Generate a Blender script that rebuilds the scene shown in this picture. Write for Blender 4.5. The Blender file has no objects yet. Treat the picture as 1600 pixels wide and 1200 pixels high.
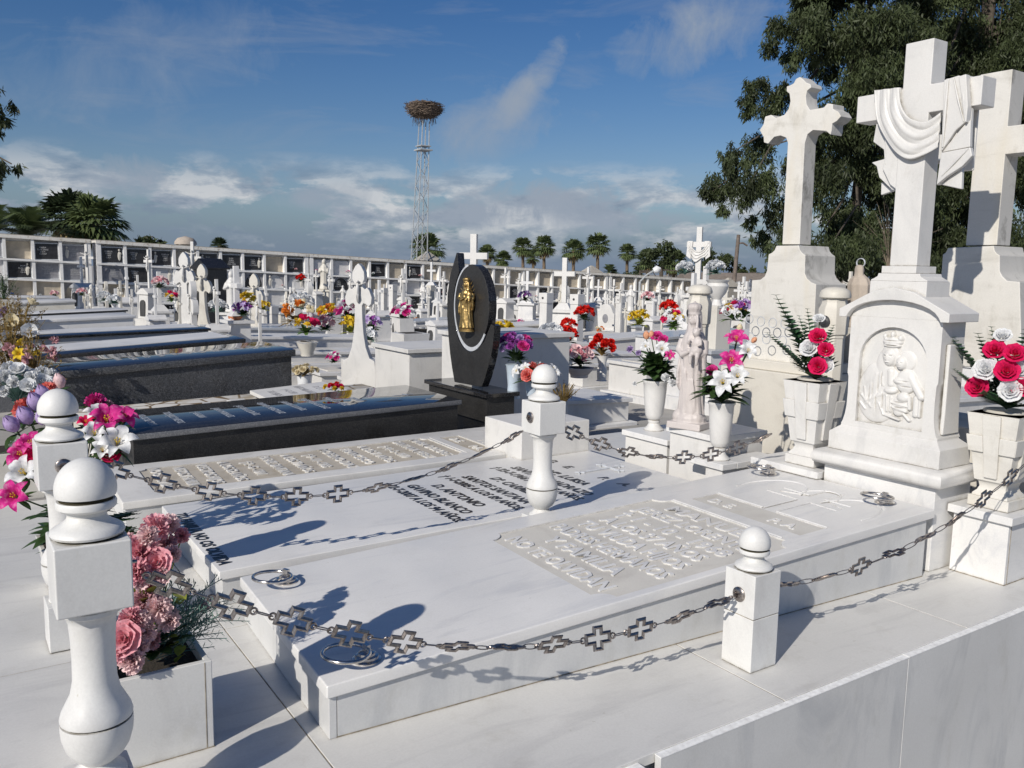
import bpy, bmesh, math, random
import numpy as np
from mathutils import Matrix, Vector, noise as mnoise
C = bpy.context.scene.collection
PI = math.pi
rnd = random.Random(11)

# ------------------------------------------------------------------ camera
FPX = 1340.0
_pt, _rl, _yw = math.radians(7.55), math.radians(1.0), math.radians(56.2)
CZ = 1.7
_cy, _sy, _cp, _sp = math.cos(_yw), math.sin(_yw), math.cos(_pt), math.sin(_pt)
VF = Vector((_cy*_cp, _sy*_cp, -_sp))
_R0 = Vector((_sy, -_cy, 0)); _U0 = _R0.cross(VF)
VR = math.cos(_rl)*_R0 + math.sin(_rl)*_U0
VU = -math.sin(_rl)*_R0 + math.cos(_rl)*_U0
def ray(x, y): return VF*FPX + VR*(x-800) - VU*(y-600)
def PZ(x, y, z):
    d = ray(x, y); t = (z-CZ)/d.z; return Vector((d.x*t, d.y*t, z))
def PX(x, y, X):
    d = ray(x, y); t = X/d.x; return Vector((X, d.y*t, CZ+d.z*t))
def PY(x, y, Y):
    d = ray(x, y); t = Y/d.y; return Vector((d.x*t, Y, CZ+d.z*t))
def PD(x, y, D):
    return Vector((0, 0, CZ)) + ray(x, y)*(D/FPX)

cam = bpy.data.cameras.new('camera'); camo = bpy.data.objects.new('camera', cam); C.objects.link(camo)
cam.sensor_width = 36; cam.lens = FPX/1600*36; cam.clip_end = 3000; cam.clip_start = 0.05
mw = Matrix.Identity(4)
for i in range(3):
    mw[i][0] = VR[i]; mw[i][1] = VU[i]; mw[i][2] = -VF[i]
mw[2][3] = CZ
camo.matrix_world = mw
bpy.context.scene.camera = camo

# ------------------------------------------------------------------ tagging
def tag(o, label=None, cat=None, group=None, kind=None):
    if label: o['label'] = label
    if cat: o['category'] = cat
    if group: o['group'] = group
    if kind: o['kind'] = kind
    return o
def thing(name, label, cat, loc=(0, 0, 0), rz=0, group=None, s=1.0):
    o = bpy.data.objects.new(name, None); C.objects.link(o)
    o.location = loc; o.rotation_euler = (0, 0, rz); o.scale = (s, s, s)
    o.empty_display_size = 0.1
    return tag(o, label, cat, group)
def dup(root, loc=None, rz=None, label=None, group=None, s=None):
    r = root.copy(); C.objects.link(r)
    if loc is not None: r.location = loc
    if rz is not None: r.rotation_euler = (0, 0, rz)
    if s is not None: r.scale = (s, s, s) if not hasattr(s, '__len__') else s
    if label: r['label'] = label
    if group: r['group'] = group
    for ch in list(root.children):
        c = ch.copy(); C.objects.link(c); c.parent = r
        for g in list(ch.children):
            d = g.copy(); C.objects.link(d); d.parent = c
    return r

# ------------------------------------------------------------------ materials
MATS = {}
def nmat(name):
    m = bpy.data.materials.new(name); m.use_nodes = True
    nt = m.node_tree; b = nt.nodes['Principled BSDF']; MATS[name] = m
    return m, nt, b
def N(nt, t, **kw):
    n = nt.nodes.new(t)
    for k, v in kw.items(): setattr(n, k, v)
    return n
def coords(nt, kind='Object', scale=(1, 1, 1), rot=(0, 0, 0)):
    tc = N(nt, 'ShaderNodeTexCoord'); mp = N(nt, 'ShaderNodeMapping')
    mp.inputs['Scale'].default_value = scale; mp.inputs['Rotation'].default_value = rot
    nt.links.new(tc.outputs[kind], mp.inputs['Vector']); return mp.outputs['Vector']
def noise(nt, vec, scale, detail=4, rough=.55, dist=0):
    n = N(nt, 'ShaderNodeTexNoise'); n.inputs['Scale'].default_value = scale
    n.inputs['Detail'].default_value = detail; n.inputs['Roughness'].default_value = rough
    n.inputs['Distortion'].default_value = dist
    nt.links.new(vec, n.inputs['Vector']); return n.outputs['Fac']
def ramp(nt, fac, stops):
    r = N(nt, 'ShaderNodeValToRGB'); e = r.color_ramp.elements
    while len(e) < len(stops): e.new(.5)
    for i, (p, c) in enumerate(stops):
        e[i].position = p; e[i].color = (c[0], c[1], c[2], 1) if hasattr(c, '__len__') else (c, c, c, 1)
    nt.links.new(fac, r.inputs[0]); return r.outputs[0]
def mix(nt, fac, a, b, mode='MIX'):
    m = N(nt, 'ShaderNodeMix', data_type='RGBA', blend_type=mode)
    for k, v in ((0, fac), (6, a), (7, b)):
        if isinstance(v, (int, float)): m.inputs[k].default_value = v if k == 0 else (v, v, v, 1)
        elif hasattr(v, '__len__'): m.inputs[k].default_value = (*v[:3], 1)
        else: nt.links.new(v, m.inputs[k])
    return m.outputs[2]
def bump(nt, b, h, strength, dist=.002):
    n = N(nt, 'ShaderNodeBump'); n.inputs['Strength'].default_value = strength
    n.inputs['Distance'].default_value = dist; nt.links.new(h, n.inputs['Height'])
    nt.links.new(n.outputs[0], b.inputs['Normal'])
def marble(name, base, vein, rough=.35, vs=(1.2, 7, 5), dirt=0, dirtcol=(.25, .22, .15), spot=0, spec=.5, yellow=0, ao=0):
    m, nt, b = nmat(name)
    v = coords(nt, 'Object', vs)
    n1 = noise(nt, v, 1.3, 7, .62, .9)
    col = ramp(nt, n1, [(.30, vein), (.47, base), (.60, base), (.78, [c*.93 for c in vein])])
    v2 = coords(nt, 'Object', (1, 1, 1))
    n2 = noise(nt, v2, 2.4, 4)
    col = mix(nt, 1, col, ramp(nt, n2, [(.3, .90), (.7, 1.0)]), 'MULTIPLY')
    n3 = noise(nt, v2, 170, 3)
    col = mix(nt, 1, col, ramp(nt, n3, [(.3, .93), (.7, 1.0)]), 'MULTIPLY')
    if yellow:
        vy = coords(nt, 'Object', (3, 3, .8)); ny = noise(nt, vy, 2.1, 5)
        col = mix(nt, ramp(nt, ny, [(.5, 0), (.75, yellow)]), col, (.62, .52, .32))
    if dirt:
        vd = coords(nt, 'Object', (1, 1, .55)); nd = noise(nt, vd, 9, 9, .7)
        geo = N(nt, 'ShaderNodeNewGeometry'); sx = N(nt, 'ShaderNodeSeparateXYZ'); nt.links.new(geo.outputs['Normal'], sx.inputs[0])
        col = mix(nt, ramp(nt, nd, [(.55, 0), (.72, dirt)]), col, dirtcol)
    if spot:
        ns = noise(nt, v2, 38, 2); col = mix(nt, ramp(nt, ns, [(.74, 0), (.78, spot)]), col, dirtcol)
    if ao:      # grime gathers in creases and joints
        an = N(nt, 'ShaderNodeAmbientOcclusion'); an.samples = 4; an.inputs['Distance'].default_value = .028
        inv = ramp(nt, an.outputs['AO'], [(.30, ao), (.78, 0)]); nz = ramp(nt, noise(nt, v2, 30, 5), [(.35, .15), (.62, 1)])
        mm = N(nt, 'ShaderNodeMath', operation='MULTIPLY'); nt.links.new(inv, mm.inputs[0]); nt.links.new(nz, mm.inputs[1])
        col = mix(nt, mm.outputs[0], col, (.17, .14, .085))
    nt.links.new(col, b.inputs['Base Color'])
    rr = ramp(nt, n2, [(.3, rough*.8), (.7, min(1, rough*1.35))]); nt.links.new(rr, b.inputs['Roughness'])
    b.inputs['Specular IOR Level'].default_value = spec
    bump(nt, b, noise(nt, v2, 90, 5), .22, .001)
    return m
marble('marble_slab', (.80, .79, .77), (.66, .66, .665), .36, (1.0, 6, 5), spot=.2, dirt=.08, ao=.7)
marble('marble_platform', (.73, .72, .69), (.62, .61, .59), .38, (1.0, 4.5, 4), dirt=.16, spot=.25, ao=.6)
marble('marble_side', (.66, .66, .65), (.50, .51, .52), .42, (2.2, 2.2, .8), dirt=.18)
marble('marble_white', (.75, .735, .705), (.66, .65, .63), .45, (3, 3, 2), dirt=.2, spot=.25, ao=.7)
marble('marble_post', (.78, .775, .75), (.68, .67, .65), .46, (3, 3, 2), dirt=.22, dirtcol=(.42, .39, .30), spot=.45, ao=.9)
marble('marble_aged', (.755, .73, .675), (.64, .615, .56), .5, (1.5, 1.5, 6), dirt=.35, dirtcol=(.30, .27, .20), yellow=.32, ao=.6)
marble('marble_lichen', (.60, .585, .55), (.40, .39, .36), .7, (4, 4, 2.5), dirt=.9, dirtcol=(.13, .12, .10), spot=.5)
marble('marble_cream', (.70, .665, .59), (.60, .56, .49), .5, (2, 2, 2), dirt=.25, dirtcol=(.45, .40, .3))
marble('marble_pink', (.62, .565, .54), (.55, .50, .475), .5, (5, 5, 5), dirt=.2, dirtcol=(.45, .38, .35))
marble('marble_panel_dirty', (.54, .49, .41), (.45, .40, .32), .7, (4, 4, 4), dirt=.6, dirtcol=(.33, .26, .15))
marble('marble_panel', (.69, .665, .61), (.60, .57, .52), .6, (3, 3, 3), dirt=.35, dirtcol=(.5, .44, .33))
marble('marble_far', (.76, .75, .735), (.60, .61, .63), .45, (2, 4, 3), dirt=.15)
marble('marble_grey', (.48, .50, .53), (.36, .38, .41), .25, (1, 5, 4), dirt=.2)
marble('whitewash', (.90, .89, .87), (.80, .79, .77), .75, (1.3, 1.3, 2), dirt=.35, dirtcol=(.48, .45, .40), spec=.2)
marble('coping_dirty', (.80, .78, .73), (.66, .62, .56), .8, (.6, 2, 2), dirt=1.0, dirtcol=(.33, .27, .20), spec=.2)
marble('stone_old', (.46, .43, .38), (.33, .31, .27), .85, (2, 2, 2), dirt=.5, dirtcol=(.2, .18, .14), spec=.2)
marble('sandstone', (.52, .45, .38), (.43, .37, .31), .8, (3, 3, 3), dirt=.4, dirtcol=(.25, .2, .17), spec=.2)
def granite(name, base, fleck, rough, sc=260, amt=.5, coat=0):
    m, nt, b = nmat(name); v = coords(nt)
    vo = N(nt, 'ShaderNodeTexVoronoi'); vo.inputs['Scale'].default_value = sc; nt.links.new(v, vo.inputs['Vector'])
    sp = N(nt, 'ShaderNodeSeparateColor'); nt.links.new(vo.outputs['Color'], sp.inputs[0])
    col = ramp(nt, sp.outputs[0], [(0, base), (1-amt, base), (1, fleck)])
    n = noise(nt, v, 3, 3); col = mix(nt, 1, col, ramp(nt, n, [(.3, .8), (.7, 1)]), 'MULTIPLY')
    nt.links.new(col, b.inputs['Base Color']); b.inputs['Roughness'].default_value = rough
    b.inputs['Specular IOR Level'].default_value = .6
    rr = ramp(nt, noise(nt, v, 5, 4), [(.35, rough*.7), (.7, rough*1.5)]); nt.links.new(rr, b.inputs['Roughness'])
    return m
granite('granite_black', (.012, .012, .013), (.07, .07, .075), .05, 300, .4)
granite('granite_black_side', (.016, .015, .015), (.09, .085, .08), .35, 260, .5)
granite('granite_dark', (.014, .0135, .0135), (.055, .053, .05), .45, 300, .6)
granite('granite_grey', (.04, .042, .046), (.17, .175, .19), .3, 260, .5)
granite('granite_edge', (.13, .135, .145), (.22, .22, .23), .3, 200, .5)
def flat(name, col, rough=.6, metal=0, var=.15, sc=30, spec=.5, trans=0, bmp=0):
    m, nt, b = nmat(name); v = coords(nt)
    n = noise(nt, v, sc, 4)
    c = ramp(nt, n, [(.3, [x*(1-var) for x in col]), (.7, [min(1, x*(1+var)) for x in col])])
    nt.links.new(c, b.inputs['Base Color']); b.inputs['Roughness'].default_value = rough
    b.inputs['Metallic'].default_value = metal; b.inputs['Specular IOR Level'].default_value = spec
    if bmp: bump(nt, b, noise(nt, v, sc*2, 5), bmp, .01)
    if trans:
        tr = N(nt, 'ShaderNodeBsdfTranslucent'); nt.links.new(c, tr.inputs[0])
        mx = N(nt, 'ShaderNodeMixShader'); mx.inputs[0].default_value = trans
        out = [x for x in nt.nodes if x.type == 'OUTPUT_MATERIAL'][0]
        nt.links.new(b.outputs[0], mx.inputs[1]); nt.links.new(tr.outputs[0], mx.inputs[2]); nt.links.new(mx.outputs[0], out.inputs[0])
    return m
flat('groove', (.045, .04, .025), .95, sc=60, spec=.1)
flat('grout', (.30, .26, .20), .95, sc=25, var=.5, spec=.1)
flat('rim_cut', (.88, .87, .85), .8, sc=60)
flat('steel', (.60, .57, .54), .22, 1, sc=90, var=.3)
flat('chain_steel', (.34, .305, .285), .30, 1, sc=120, var=.45)
flat('gold', (.50, .345, .14), .42, 1, sc=40, var=.25)
flat('letter_black', (.012, .012, .016), .35, sc=50)
flat('letter_silver', (.42, .45, .50), .4, sc=50)
flat('letter_white', (.5, .5, .5), .5, sc=50)
flat('lead_silver', (.52, .54, .57), .35, sc=30)
flat('soil', (.035, .028, .02), 1, sc=60, bmp=.6)
flat('ground', (.36, .345, .32), .95, sc=1.5, var=.2, bmp=.3)
flat('path', (.30, .30, .30), .9, sc=3, var=.2, bmp=.2)
flat('nest_sticks', (.17, .13, .10), .95, sc=12, var=.5)
flat('tower_paint', (.42, .44, .45), .6, sc=8, var=.15)
flat('bark_dark', (.085, .07, .055), .95, sc=6, var=.4, bmp=.6)
flat('bark', (.20, .16, .12), .95, sc=6, var=.4, bmp=.6)
flat('palm_bark', (.17, .125, .085), .95, sc=5, var=.35, bmp=.6)
flat('dead_frond', (.27, .20, .10), .9, sc=4, var=.3)
flat('roof_tile', (.24, .20, .165), .9, sc=5, var=.25, bmp=.4)
flat('pole_wood', (.16, .13, .11), .9, sc=5, var=.3)
flat('terracotta', (.45, .16, .07), .8, sc=20)
flat('plastic_white', (.78, .79, .80), .35, sc=20, var=.04)
flat('plastic_blue', (.50, .58, .66), .35, sc=20, var=.06)
flat('pot_dark', (.04, .04, .045), .5, sc=20)
def leafmat(name, col, var=.35, sc=3, trans=.25, rough=.55, spec=.3):
    m = flat(name, col, rough, 0, var, sc, spec, trans); return m
leafmat('leaf_euc', (.056, .073, .030), .6, .8, .18)  # broad tone noise paints lit clumps and dark gaps into the leaves
leafmat('leaf_palm', (.115, .15, .06), .4, 1.2, .2)
leafmat('leaf_palm_dark', (.045, .065, .03), .4, 1.2, .2)
leafmat('leaf_dark', (.045, .085, .028), .4, 25, .15, .4)
leafmat('leaf_fern', (.05, .12, .055), .4, 25, .15, .45)
leafmat('leaf_mid', (.11, .20, .05), .4, 25, .2, .45)
leafmat('leaf_yellow', (.30, .33, .06), .4, 25, .2, .5)
leafmat('leaf_sage', (.15, .26, .215), .3, 25, .15, .6)
leafmat('leaf_dry', (.22, .15, .05), .45, 20, .15, .8)
for nm, c in dict(pink=(.76, .36, .41), palepink=(.84, .60, .60), magenta=(.62, .03, .25), crimson=(.72, .015, .12), red=(.70, .02, .012),
                  white=(.82, .84, .85), cream=(.75, .66, .45), lilac=(.52, .40, .66), purple=(.38, .10, .42), orange=(.75, .25, .04),
                  yellow=(.78, .55, .04), peach=(.80, .42, .25), salmon=(.70, .16, .13), dustpink=(.55, .30, .33), blue=(.05, .12, .45)).items():
    flat('petal_'+nm, c, .7, 0, .25, 3.0, .2, .25)
for nm in ('pink', 'palepink', 'dustpink', 'magenta', 'salmon'):
    m_ = MATS['petal_'+nm]; nt_ = m_.node_tree; rp = [n for n in nt_.nodes if n.type == 'VALTORGB'][0]; c = rp.color_ramp.elements[1].color
    rp.color_ramp.elements.new(.62); e = rp.color_ramp.elements; e[2].position = .66; e[1].position = .52
    e[2].color = (min(1, c[0]*.5+.45), c[1]*.5+.38, c[2]*.5+.40, 1) if nm != 'magenta' else (.72, .22, .42, 1)
flat('plaque_black', (.03, .03, .033), .12, sc=9, var=.3)
flat('plaque_grey', (.25, .25, .27), .3, sc=9, var=.2)
flat('plaque_white', (.66, .65, .64), .35, sc=4, var=.1)
flat('plaque_beige', (.50, .44, .35), .85, sc=4, var=.2, spec=.2)
flat('recess_shade', (.06, .06, .06), .9, sc=4)  # near-black colour standing for the shade inside a recess

# ------------------------------------------------------------------ mesh builder
class MB:
    def __init__(s): s.v = []; s.f = []; s.m = []; s.M = Matrix.Identity(4)
    def add(s, vs, fs, mat=0):
        b = len(s.v)
        for p in vs: s.v.append(tuple(s.M @ Vector(p)))
        for f in fs: s.f.append(tuple(i+b for i in f)); s.m.append(mat)
        return s
    def box(s, x0, y0, z0, x1, y1, z1, mat=0):
        vs = [(x, y, z) for z in (z0, z1) for x, y in ((x0, y0), (x1, y0), (x1, y1), (x0, y1))]
        return s.add(vs, [(3, 2, 1, 0), (4, 5, 6, 7), (0, 1, 5, 4), (1, 2, 6, 5), (2, 3, 7, 6), (3, 0, 4, 7)], mat)
    def frust(s, cx, cy, z0, z1, a0, b0, a1, b1, mat=0):      # half sizes bottom (a0,b0) top (a1,b1)
        vs = [(cx+sx*a, cy+sy*b, z) for z, a, b in ((z0, a0, b0), (z1, a1, b1)) for sx, sy in ((-1, -1), (1, -1), (1, 1), (-1, 1))]
        return s.add(vs, [(3, 2, 1, 0), (4, 5, 6, 7), (0, 1, 5, 4), (1, 2, 6, 5), (2, 3, 7, 6), (3, 0, 4, 7)], mat)
    def prism(s, poly, a, b, axis='X', mat=0, matside=None):
        n = len(poly)
        def P(p, t):
            if axis == 'X': return (t, p[0], p[1])
            if axis == 'Y': return (p[0], t, p[1])
            return (p[0], p[1], t)
        s.add([P(p, a) for p in poly]+[P(p, b) for p in poly], [], mat)
        base = len(s.v)-2*n
        s.f.append(tuple(base+i for i in range(n))[::-1]); s.m.append(mat)
        s.f.append(tuple(base+n+i for i in range(n))); s.m.append(mat)
        for i in range(n):
            j = (i+1) % n; s.f.append((base+i, base+j, base+n+j, base+n+i)); s.m.append(mat if matside is None else matside)
        return s
    def lathe(s, prof, n=24, c=(0, 0, 0), mat=0, sx=1, sy=1, fn=None, sq=None):
        vs = []; fs = []
        for k, (r, z) in enumerate(prof):
            for i in range(n):
                a = 2*PI*i/n; rr = r*(fn(a, k/(len(prof)-1)) if fn else 1)
                vs.append((c[0]+rr*math.cos(a)*sx, c[1]+rr*math.sin(a)*sy, c[2]+z))
        for k in range(len(prof)-1):
            mm = mat
            for i in range(n):
                j = (i+1) % n; fs.append((k*n+i, k*n+j, (k+1)*n+j, (k+1)*n+i))
        fs.append(tuple(range(n))[::-1]); fs.append(tuple((len(prof)-1)*n+i for i in range(n)))
        return s.add(vs, fs, mat)
    def tube(s, pts, r, n=6, mat=0, closed=False):
        pts = [Vector(p) for p in pts]; L = len(pts)
        rs = r if hasattr(r, '__len__') else [r]*L
        up = None; vs = []; fs = []
        for k, p in enumerate(pts):
            if closed: t = pts[(k+1) % L]-pts[k-1]
            else: t = pts[min(k+1, L-1)]-pts[max(k-1, 0)]
            if t.length < 1e-9: t = Vector((0, 0, 1))
            t.normalize()
            if up is None: up = t.orthogonal().normalized()
            up = (up - t*up.dot(t)); up = up.normalized() if up.length > 1e-6 else t.orthogonal().normalized()
            w = t.cross(up)
            for i in range(n):
                a = 2*PI*i/n; vs.append(p+(up*math.cos(a)+w*math.sin(a))*rs[k])
        for k in range(L if closed else L-1):
            k2 = (k+1) % L
            for i in range(n):
                j = (i+1) % n; fs.append((k*n+i, k*n+j, k2*n+j, k2*n+i))
        if not closed: fs.append(tuple(range(n))[::-1]); fs.append(tuple((L-1)*n+i for i in range(n)))
        return s.add(vs, fs, mat)
    def ell(s, c, r, n=14, m=9, mat=0, rot=None):
        if not hasattr(r, '__len__'): r = (r, r, r)
        R = rot or Matrix.Identity(3)
        vs = []; fs = []
        for k in range(1, m):
            t = PI*k/m
            for i in range(n):
                a = 2*PI*i/n; vs.append(Vector(c)+R@Vector((r[0]*math.sin(t)*math.cos(a), r[1]*math.sin(t)*math.sin(a), r[2]*math.cos(t))))
        vs.append(Vector(c)+R@Vector((0, 0, r[2]))); vs.append(Vector(c)+R@Vector((0, 0, -r[2])))
        T = len(vs)-2
        for k in range(m-2):
            for i in range(n):
                j = (i+1) % n; fs.append((k*n+j, k*n+i, (k+1)*n+i, (k+1)*n+j))
        for i in range(n):
            j = (i+1) % n; fs.append((T, i, j)); fs.append((T+1, (m-2)*n+j, (m-2)*n+i))
        return s.add(vs, fs, mat)
    def mesh(s, name, mats):
        me = bpy.data.meshes.new(name); me.from_pydata(s.v, [], s.f)
        for m in mats: me.materials.append(MATS[m])
        me.polygons.foreach_set('material_index', [min(i, len(mats)-1) for i in s.m]); me.update()
        return me
    def build(s, name, mats, parent=None, bevel=0, smooth=30, seg=2, remesh=0, sm=0, fix=True):
        if isinstance(mats, str): mats = [mats]
        me = s.mesh(name, mats)
        if fix:
            bm = bmesh.new(); bm.from_mesh(me); bmesh.ops.recalc_face_normals(bm, faces=bm.faces); bm.to_mesh(me); bm.free()
        if remesh:
            o = bpy.data.objects.new('tmp', me); C.objects.link(o)
            md = o.modifiers.new('r', 'REMESH'); md.mode = 'VOXEL'; md.voxel_size = remesh; md.use_smooth_shade = True
            if sm: m2 = o.modifiers.new('s', 'SMOOTH'); m2.iterations = sm; m2.factor = .5
            dg = bpy.context.evaluated_depsgraph_get(); me2 = bpy.data.meshes.new_from_object(o.evaluated_get(dg))
            bpy.data.objects.remove(o); me = me2; me.name = name
            me.materials.clear()
            for m in mats: me.materials.append(MATS[m])
        if smooth:
            me.polygons.foreach_set('use_smooth', [True]*len(me.polygons))
            if not remesh: me.set_sharp_from_angle(angle=math.radians(smooth))
        o = bpy.data.objects.new(name, me); C.objects.link(o)
        if parent is not None: o.parent = parent
        if bevel:
            md = o.modifiers.new('b', 'BEVEL'); md.width = bevel; md.segments = seg; md.limit_method = 'ANGLE'; md.angle_limit = math.radians(35); md.harden_normals = True
        return o
def RZ(a): return Matrix.Rotation(a, 4, 'Z')
def T(x, y, z): return Matrix.Translation((x, y, z))

def textmb(mb, body, size, M, depth=.004, mat=0, align='CENTER', shear=0, bev=0, sx=1.0, space=1.0, bold=0, fit=None):
    cu = bpy.data.curves.new('t', 'FONT'); cu.body = body; cu.size = size; cu.extrude = depth/2; cu.align_x = align
    cu.shear = shear; cu.bevel_depth = bev; cu.bevel_resolution = 0; cu.resolution_u = 2; cu.space_character = space; cu.offset = bold
    o = bpy.data.objects.new('t', cu); C.objects.link(o)
    dg = bpy.context.evaluated_depsgraph_get(); me = bpy.data.meshes.new_from_object(o.evaluated_get(dg))
    if fit: xs_f = [v.co.x for v in me.vertices]; sx = fit/max(1e-6, max(xs_f)-min(xs_f))
    S = Matrix.Diagonal((sx, 1, 1, 1))
    vs = [M @ S @ Vector((v.co.x, v.co.y, v.co.z+depth/2)) for v in me.vertices]
    mb.add(vs, [tuple(p.vertices) for p in me.polygons], mat)
    bpy.data.objects.remove(o); bpy.data.curves.remove(cu); bpy.data.meshes.remove(me)
def boolean_cut(me, cutter_mb):
    o = bpy.data.objects.new('a', me); C.objects.link(o)
    cm = cutter_mb.mesh('c', ['grout'])
    bm = bmesh.new(); bm.from_mesh(cm); bmesh.ops.recalc_face_normals(bm, faces=bm.faces); bm.to_mesh(cm); bm.free()
    c = bpy.data.objects.new('c', cm); C.objects.link(c)
    md = o.modifiers.new('b', 'BOOLEAN'); md.object = c; md.operation = 'DIFFERENCE'; md.solver = 'EXACT'
    dg = bpy.context.evaluated_depsgraph_get(); me2 = bpy.data.meshes.new_from_object(o.evaluated_get(dg))
    bpy.data.objects.remove(o); bpy.data.objects.remove(c)
    return me2
# ------------------------------------------------------------------ light and sky
sc = bpy.context.scene
sc.view_settings.view_transform = 'Standard'; sc.view_settings.look = 'None'; sc.view_settings.exposure = 0
SUN_AZ, SUN_EL = math.radians(22.5), math.radians(32)
sd = Vector((math.cos(SUN_AZ)*math.cos(SUN_EL), math.sin(SUN_AZ)*math.cos(SUN_EL), -math.sin(SUN_EL)))
sl = bpy.data.lights.new('sun', 'SUN'); sl.energy = 4.0; sl.angle = math.radians(.5); sl.color = (1, .94, .85)
slo = bpy.data.objects.new('sun', sl); C.objects.link(slo); slo.rotation_euler = sd.to_track_quat('-Z', 'Y').to_euler()
w = bpy.data.worlds.new('World'); sc.world = w; w.use_nodes = True
nt = w.node_tree; bg = nt.nodes['Background']
sky = N(nt, 'ShaderNodeTexSky', sky_type='NISHITA'); sky.sun_disc = False
sky.sun_elevation = SUN_EL; sky.sun_rotation = math.atan2(-sd.x, -sd.y); sky.air_density = 1.0; sky.dust_density = .6; sky.ozone_density = 2.2
tc = N(nt, 'ShaderNodeTexCoord'); dirv = tc.outputs['Generated']
sep = N(nt, 'ShaderNodeSeparateXYZ'); nt.links.new(dirv, sep.inputs[0])
def mth(op, a, b=None, clamp=False):
    n = N(nt, 'ShaderNodeMath', operation=op); n.use_clamp = clamp
    for i, v in enumerate((a, b)):
        if v is None: continue
        if isinstance(v, (int, float)): n.inputs[i].default_value = v
        else: nt.links.new(v, n.inputs[i])
    return n.outputs[0]
def vmap(scale, rot=(0, 0, 0), loc=(0, 0, 0)):
    mp = N(nt, 'ShaderNodeMapping'); mp.inputs['Scale'].default_value = scale; mp.inputs['Rotation'].default_value = rot; mp.inputs['Location'].default_value = loc
    nt.links.new(dirv, mp.inputs['Vector']); return mp.outputs['Vector']
z = sep.outputs['Z']
hs = N(nt, 'ShaderNodeHueSaturation'); hs.inputs['Saturation'].default_value = 1.2; hs.inputs['Value'].default_value = .77
nt.links.new(sky.outputs[0], hs.inputs['Color']); skyc = hs.outputs[0]
skyc = mix(nt, 1, skyc, ramp(nt, z, [(0, (.85, 1.0, 1.15)), (.10, (.88, .90, 1.04)), (.2, (.74, .86, 1.06)), (.34, (.52, .76, 1.06)), (1, (.5, .62, .8))]), 'MULTIPLY')
# blue-grey haze near the horizon with lit cumulus puffs in it
haze = ramp(nt, z, [(0, .92), (.035, .72), (.07, .26), (.11, 0)])
skyc = mix(nt, haze, skyc, (1.85, 2.5, 3.75))
n_a = noise(nt, vmap((4.2, 4.2, 11), loc=(.35, .1, .2)), 2.1, 10, .58, .2)
pz = ramp(nt, z, [(.0, .15), (.03, .5), (.06, 1), (.085, .85), (.125, 0)])
lowmask = mth('MULTIPLY', ramp(nt, n_a, [(.47, 0), (.55, 1)]), pz)
n_b = noise(nt, vmap((4.2, 4.2, 13), loc=(.35, .1, .28)), 2.8, 9, .62, .2)
tops = ramp(nt, mth('ADD', n_b, mth('MULTIPLY', z, .9)), [(.42, (2.3, 2.95, 4.0)), (.54, (4.2, 4.7, 5.5)), (.64, (7.4, 7.5, 7.7))])
skyc = mix(nt, mth('MULTIPLY', lowmask, .9), skyc, tops)
# thin high streaks
n_c = noise(nt, vmap((1.6, 2.6, 9), rot=(.25, .1, .4)), 2.6, 8, .62, .6)
cir = ramp(nt, n_c, [(.52, 0), (.80, .34)])
cirz = ramp(nt, z, [(.06, 0), (.16, 1)])
skyc = mix(nt, mth('MULTIPLY', cir, cirz), skyc, (4.0, 4.3, 4.9))
def wisp(px, py, L, W, ang, amt, seed):
    """an elongated cloud around one direction of the sky"""
    d = ray(px, py).normalized(); t = (VR*math.cos(ang)+VU*math.sin(ang)); t = (t-d*t.dot(d)).normalized(); u = d.cross(t)
    def dot(v):
        n = N(nt, 'ShaderNodeVectorMath', operation='DOT_PRODUCT'); n.inputs[1].default_value = v; nt.links.new(dirv, n.inputs[0]); return n.outputs['Value']
    a = mth('DIVIDE', dot(t), L); b = mth('DIVIDE', dot(u), W)
    r2 = mth('ADD', mth('MULTIPLY', a, a), mth('MULTIPLY', b, b))
    nn = noise(nt, vmap((1, 1, 1), loc=(seed, 0, 0)), 13, 9, .65, .6)
    k = mth('SUBTRACT', mth('ADD', 1.0, mth('MULTIPLY', mth('SUBTRACT', nn, .5), 4.2)), r2)
    front = mth('GREATER_THAN', dot(d), 0)
    return mth('MULTIPLY', mth('MULTIPLY', mth('MULTIPLY', k, amt, True), 1.0, True), front)
for a in ((840, 122, .060, .019, .85, .55, 1.0), (800, 160, .035, .02, .6, .4, 11.), (770, 195, .075, .038, .3, .45, 8.0), (1110, 40, .10, .045, .35, .5, 4.0), (185, 280, .055, .025, .1, .65, 3.0), (510, 310, .06, .022, 0, .6, 2.), (820, 320, .11, .026, .1, 1.0, 5.), (940, 345, .09, .022, 0, .9, 7.), (490, 305, .035, .016, .1, .8, 9.), (230, 90, .16, .05, .2, .22, 6.)):
    skyc = mix(nt, wisp(*a), skyc, (3.6, 4.2, 5.1))
nt.links.new(skyc, bg.inputs['Color']); bg.inputs['Strength'].default_value = .085

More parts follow.
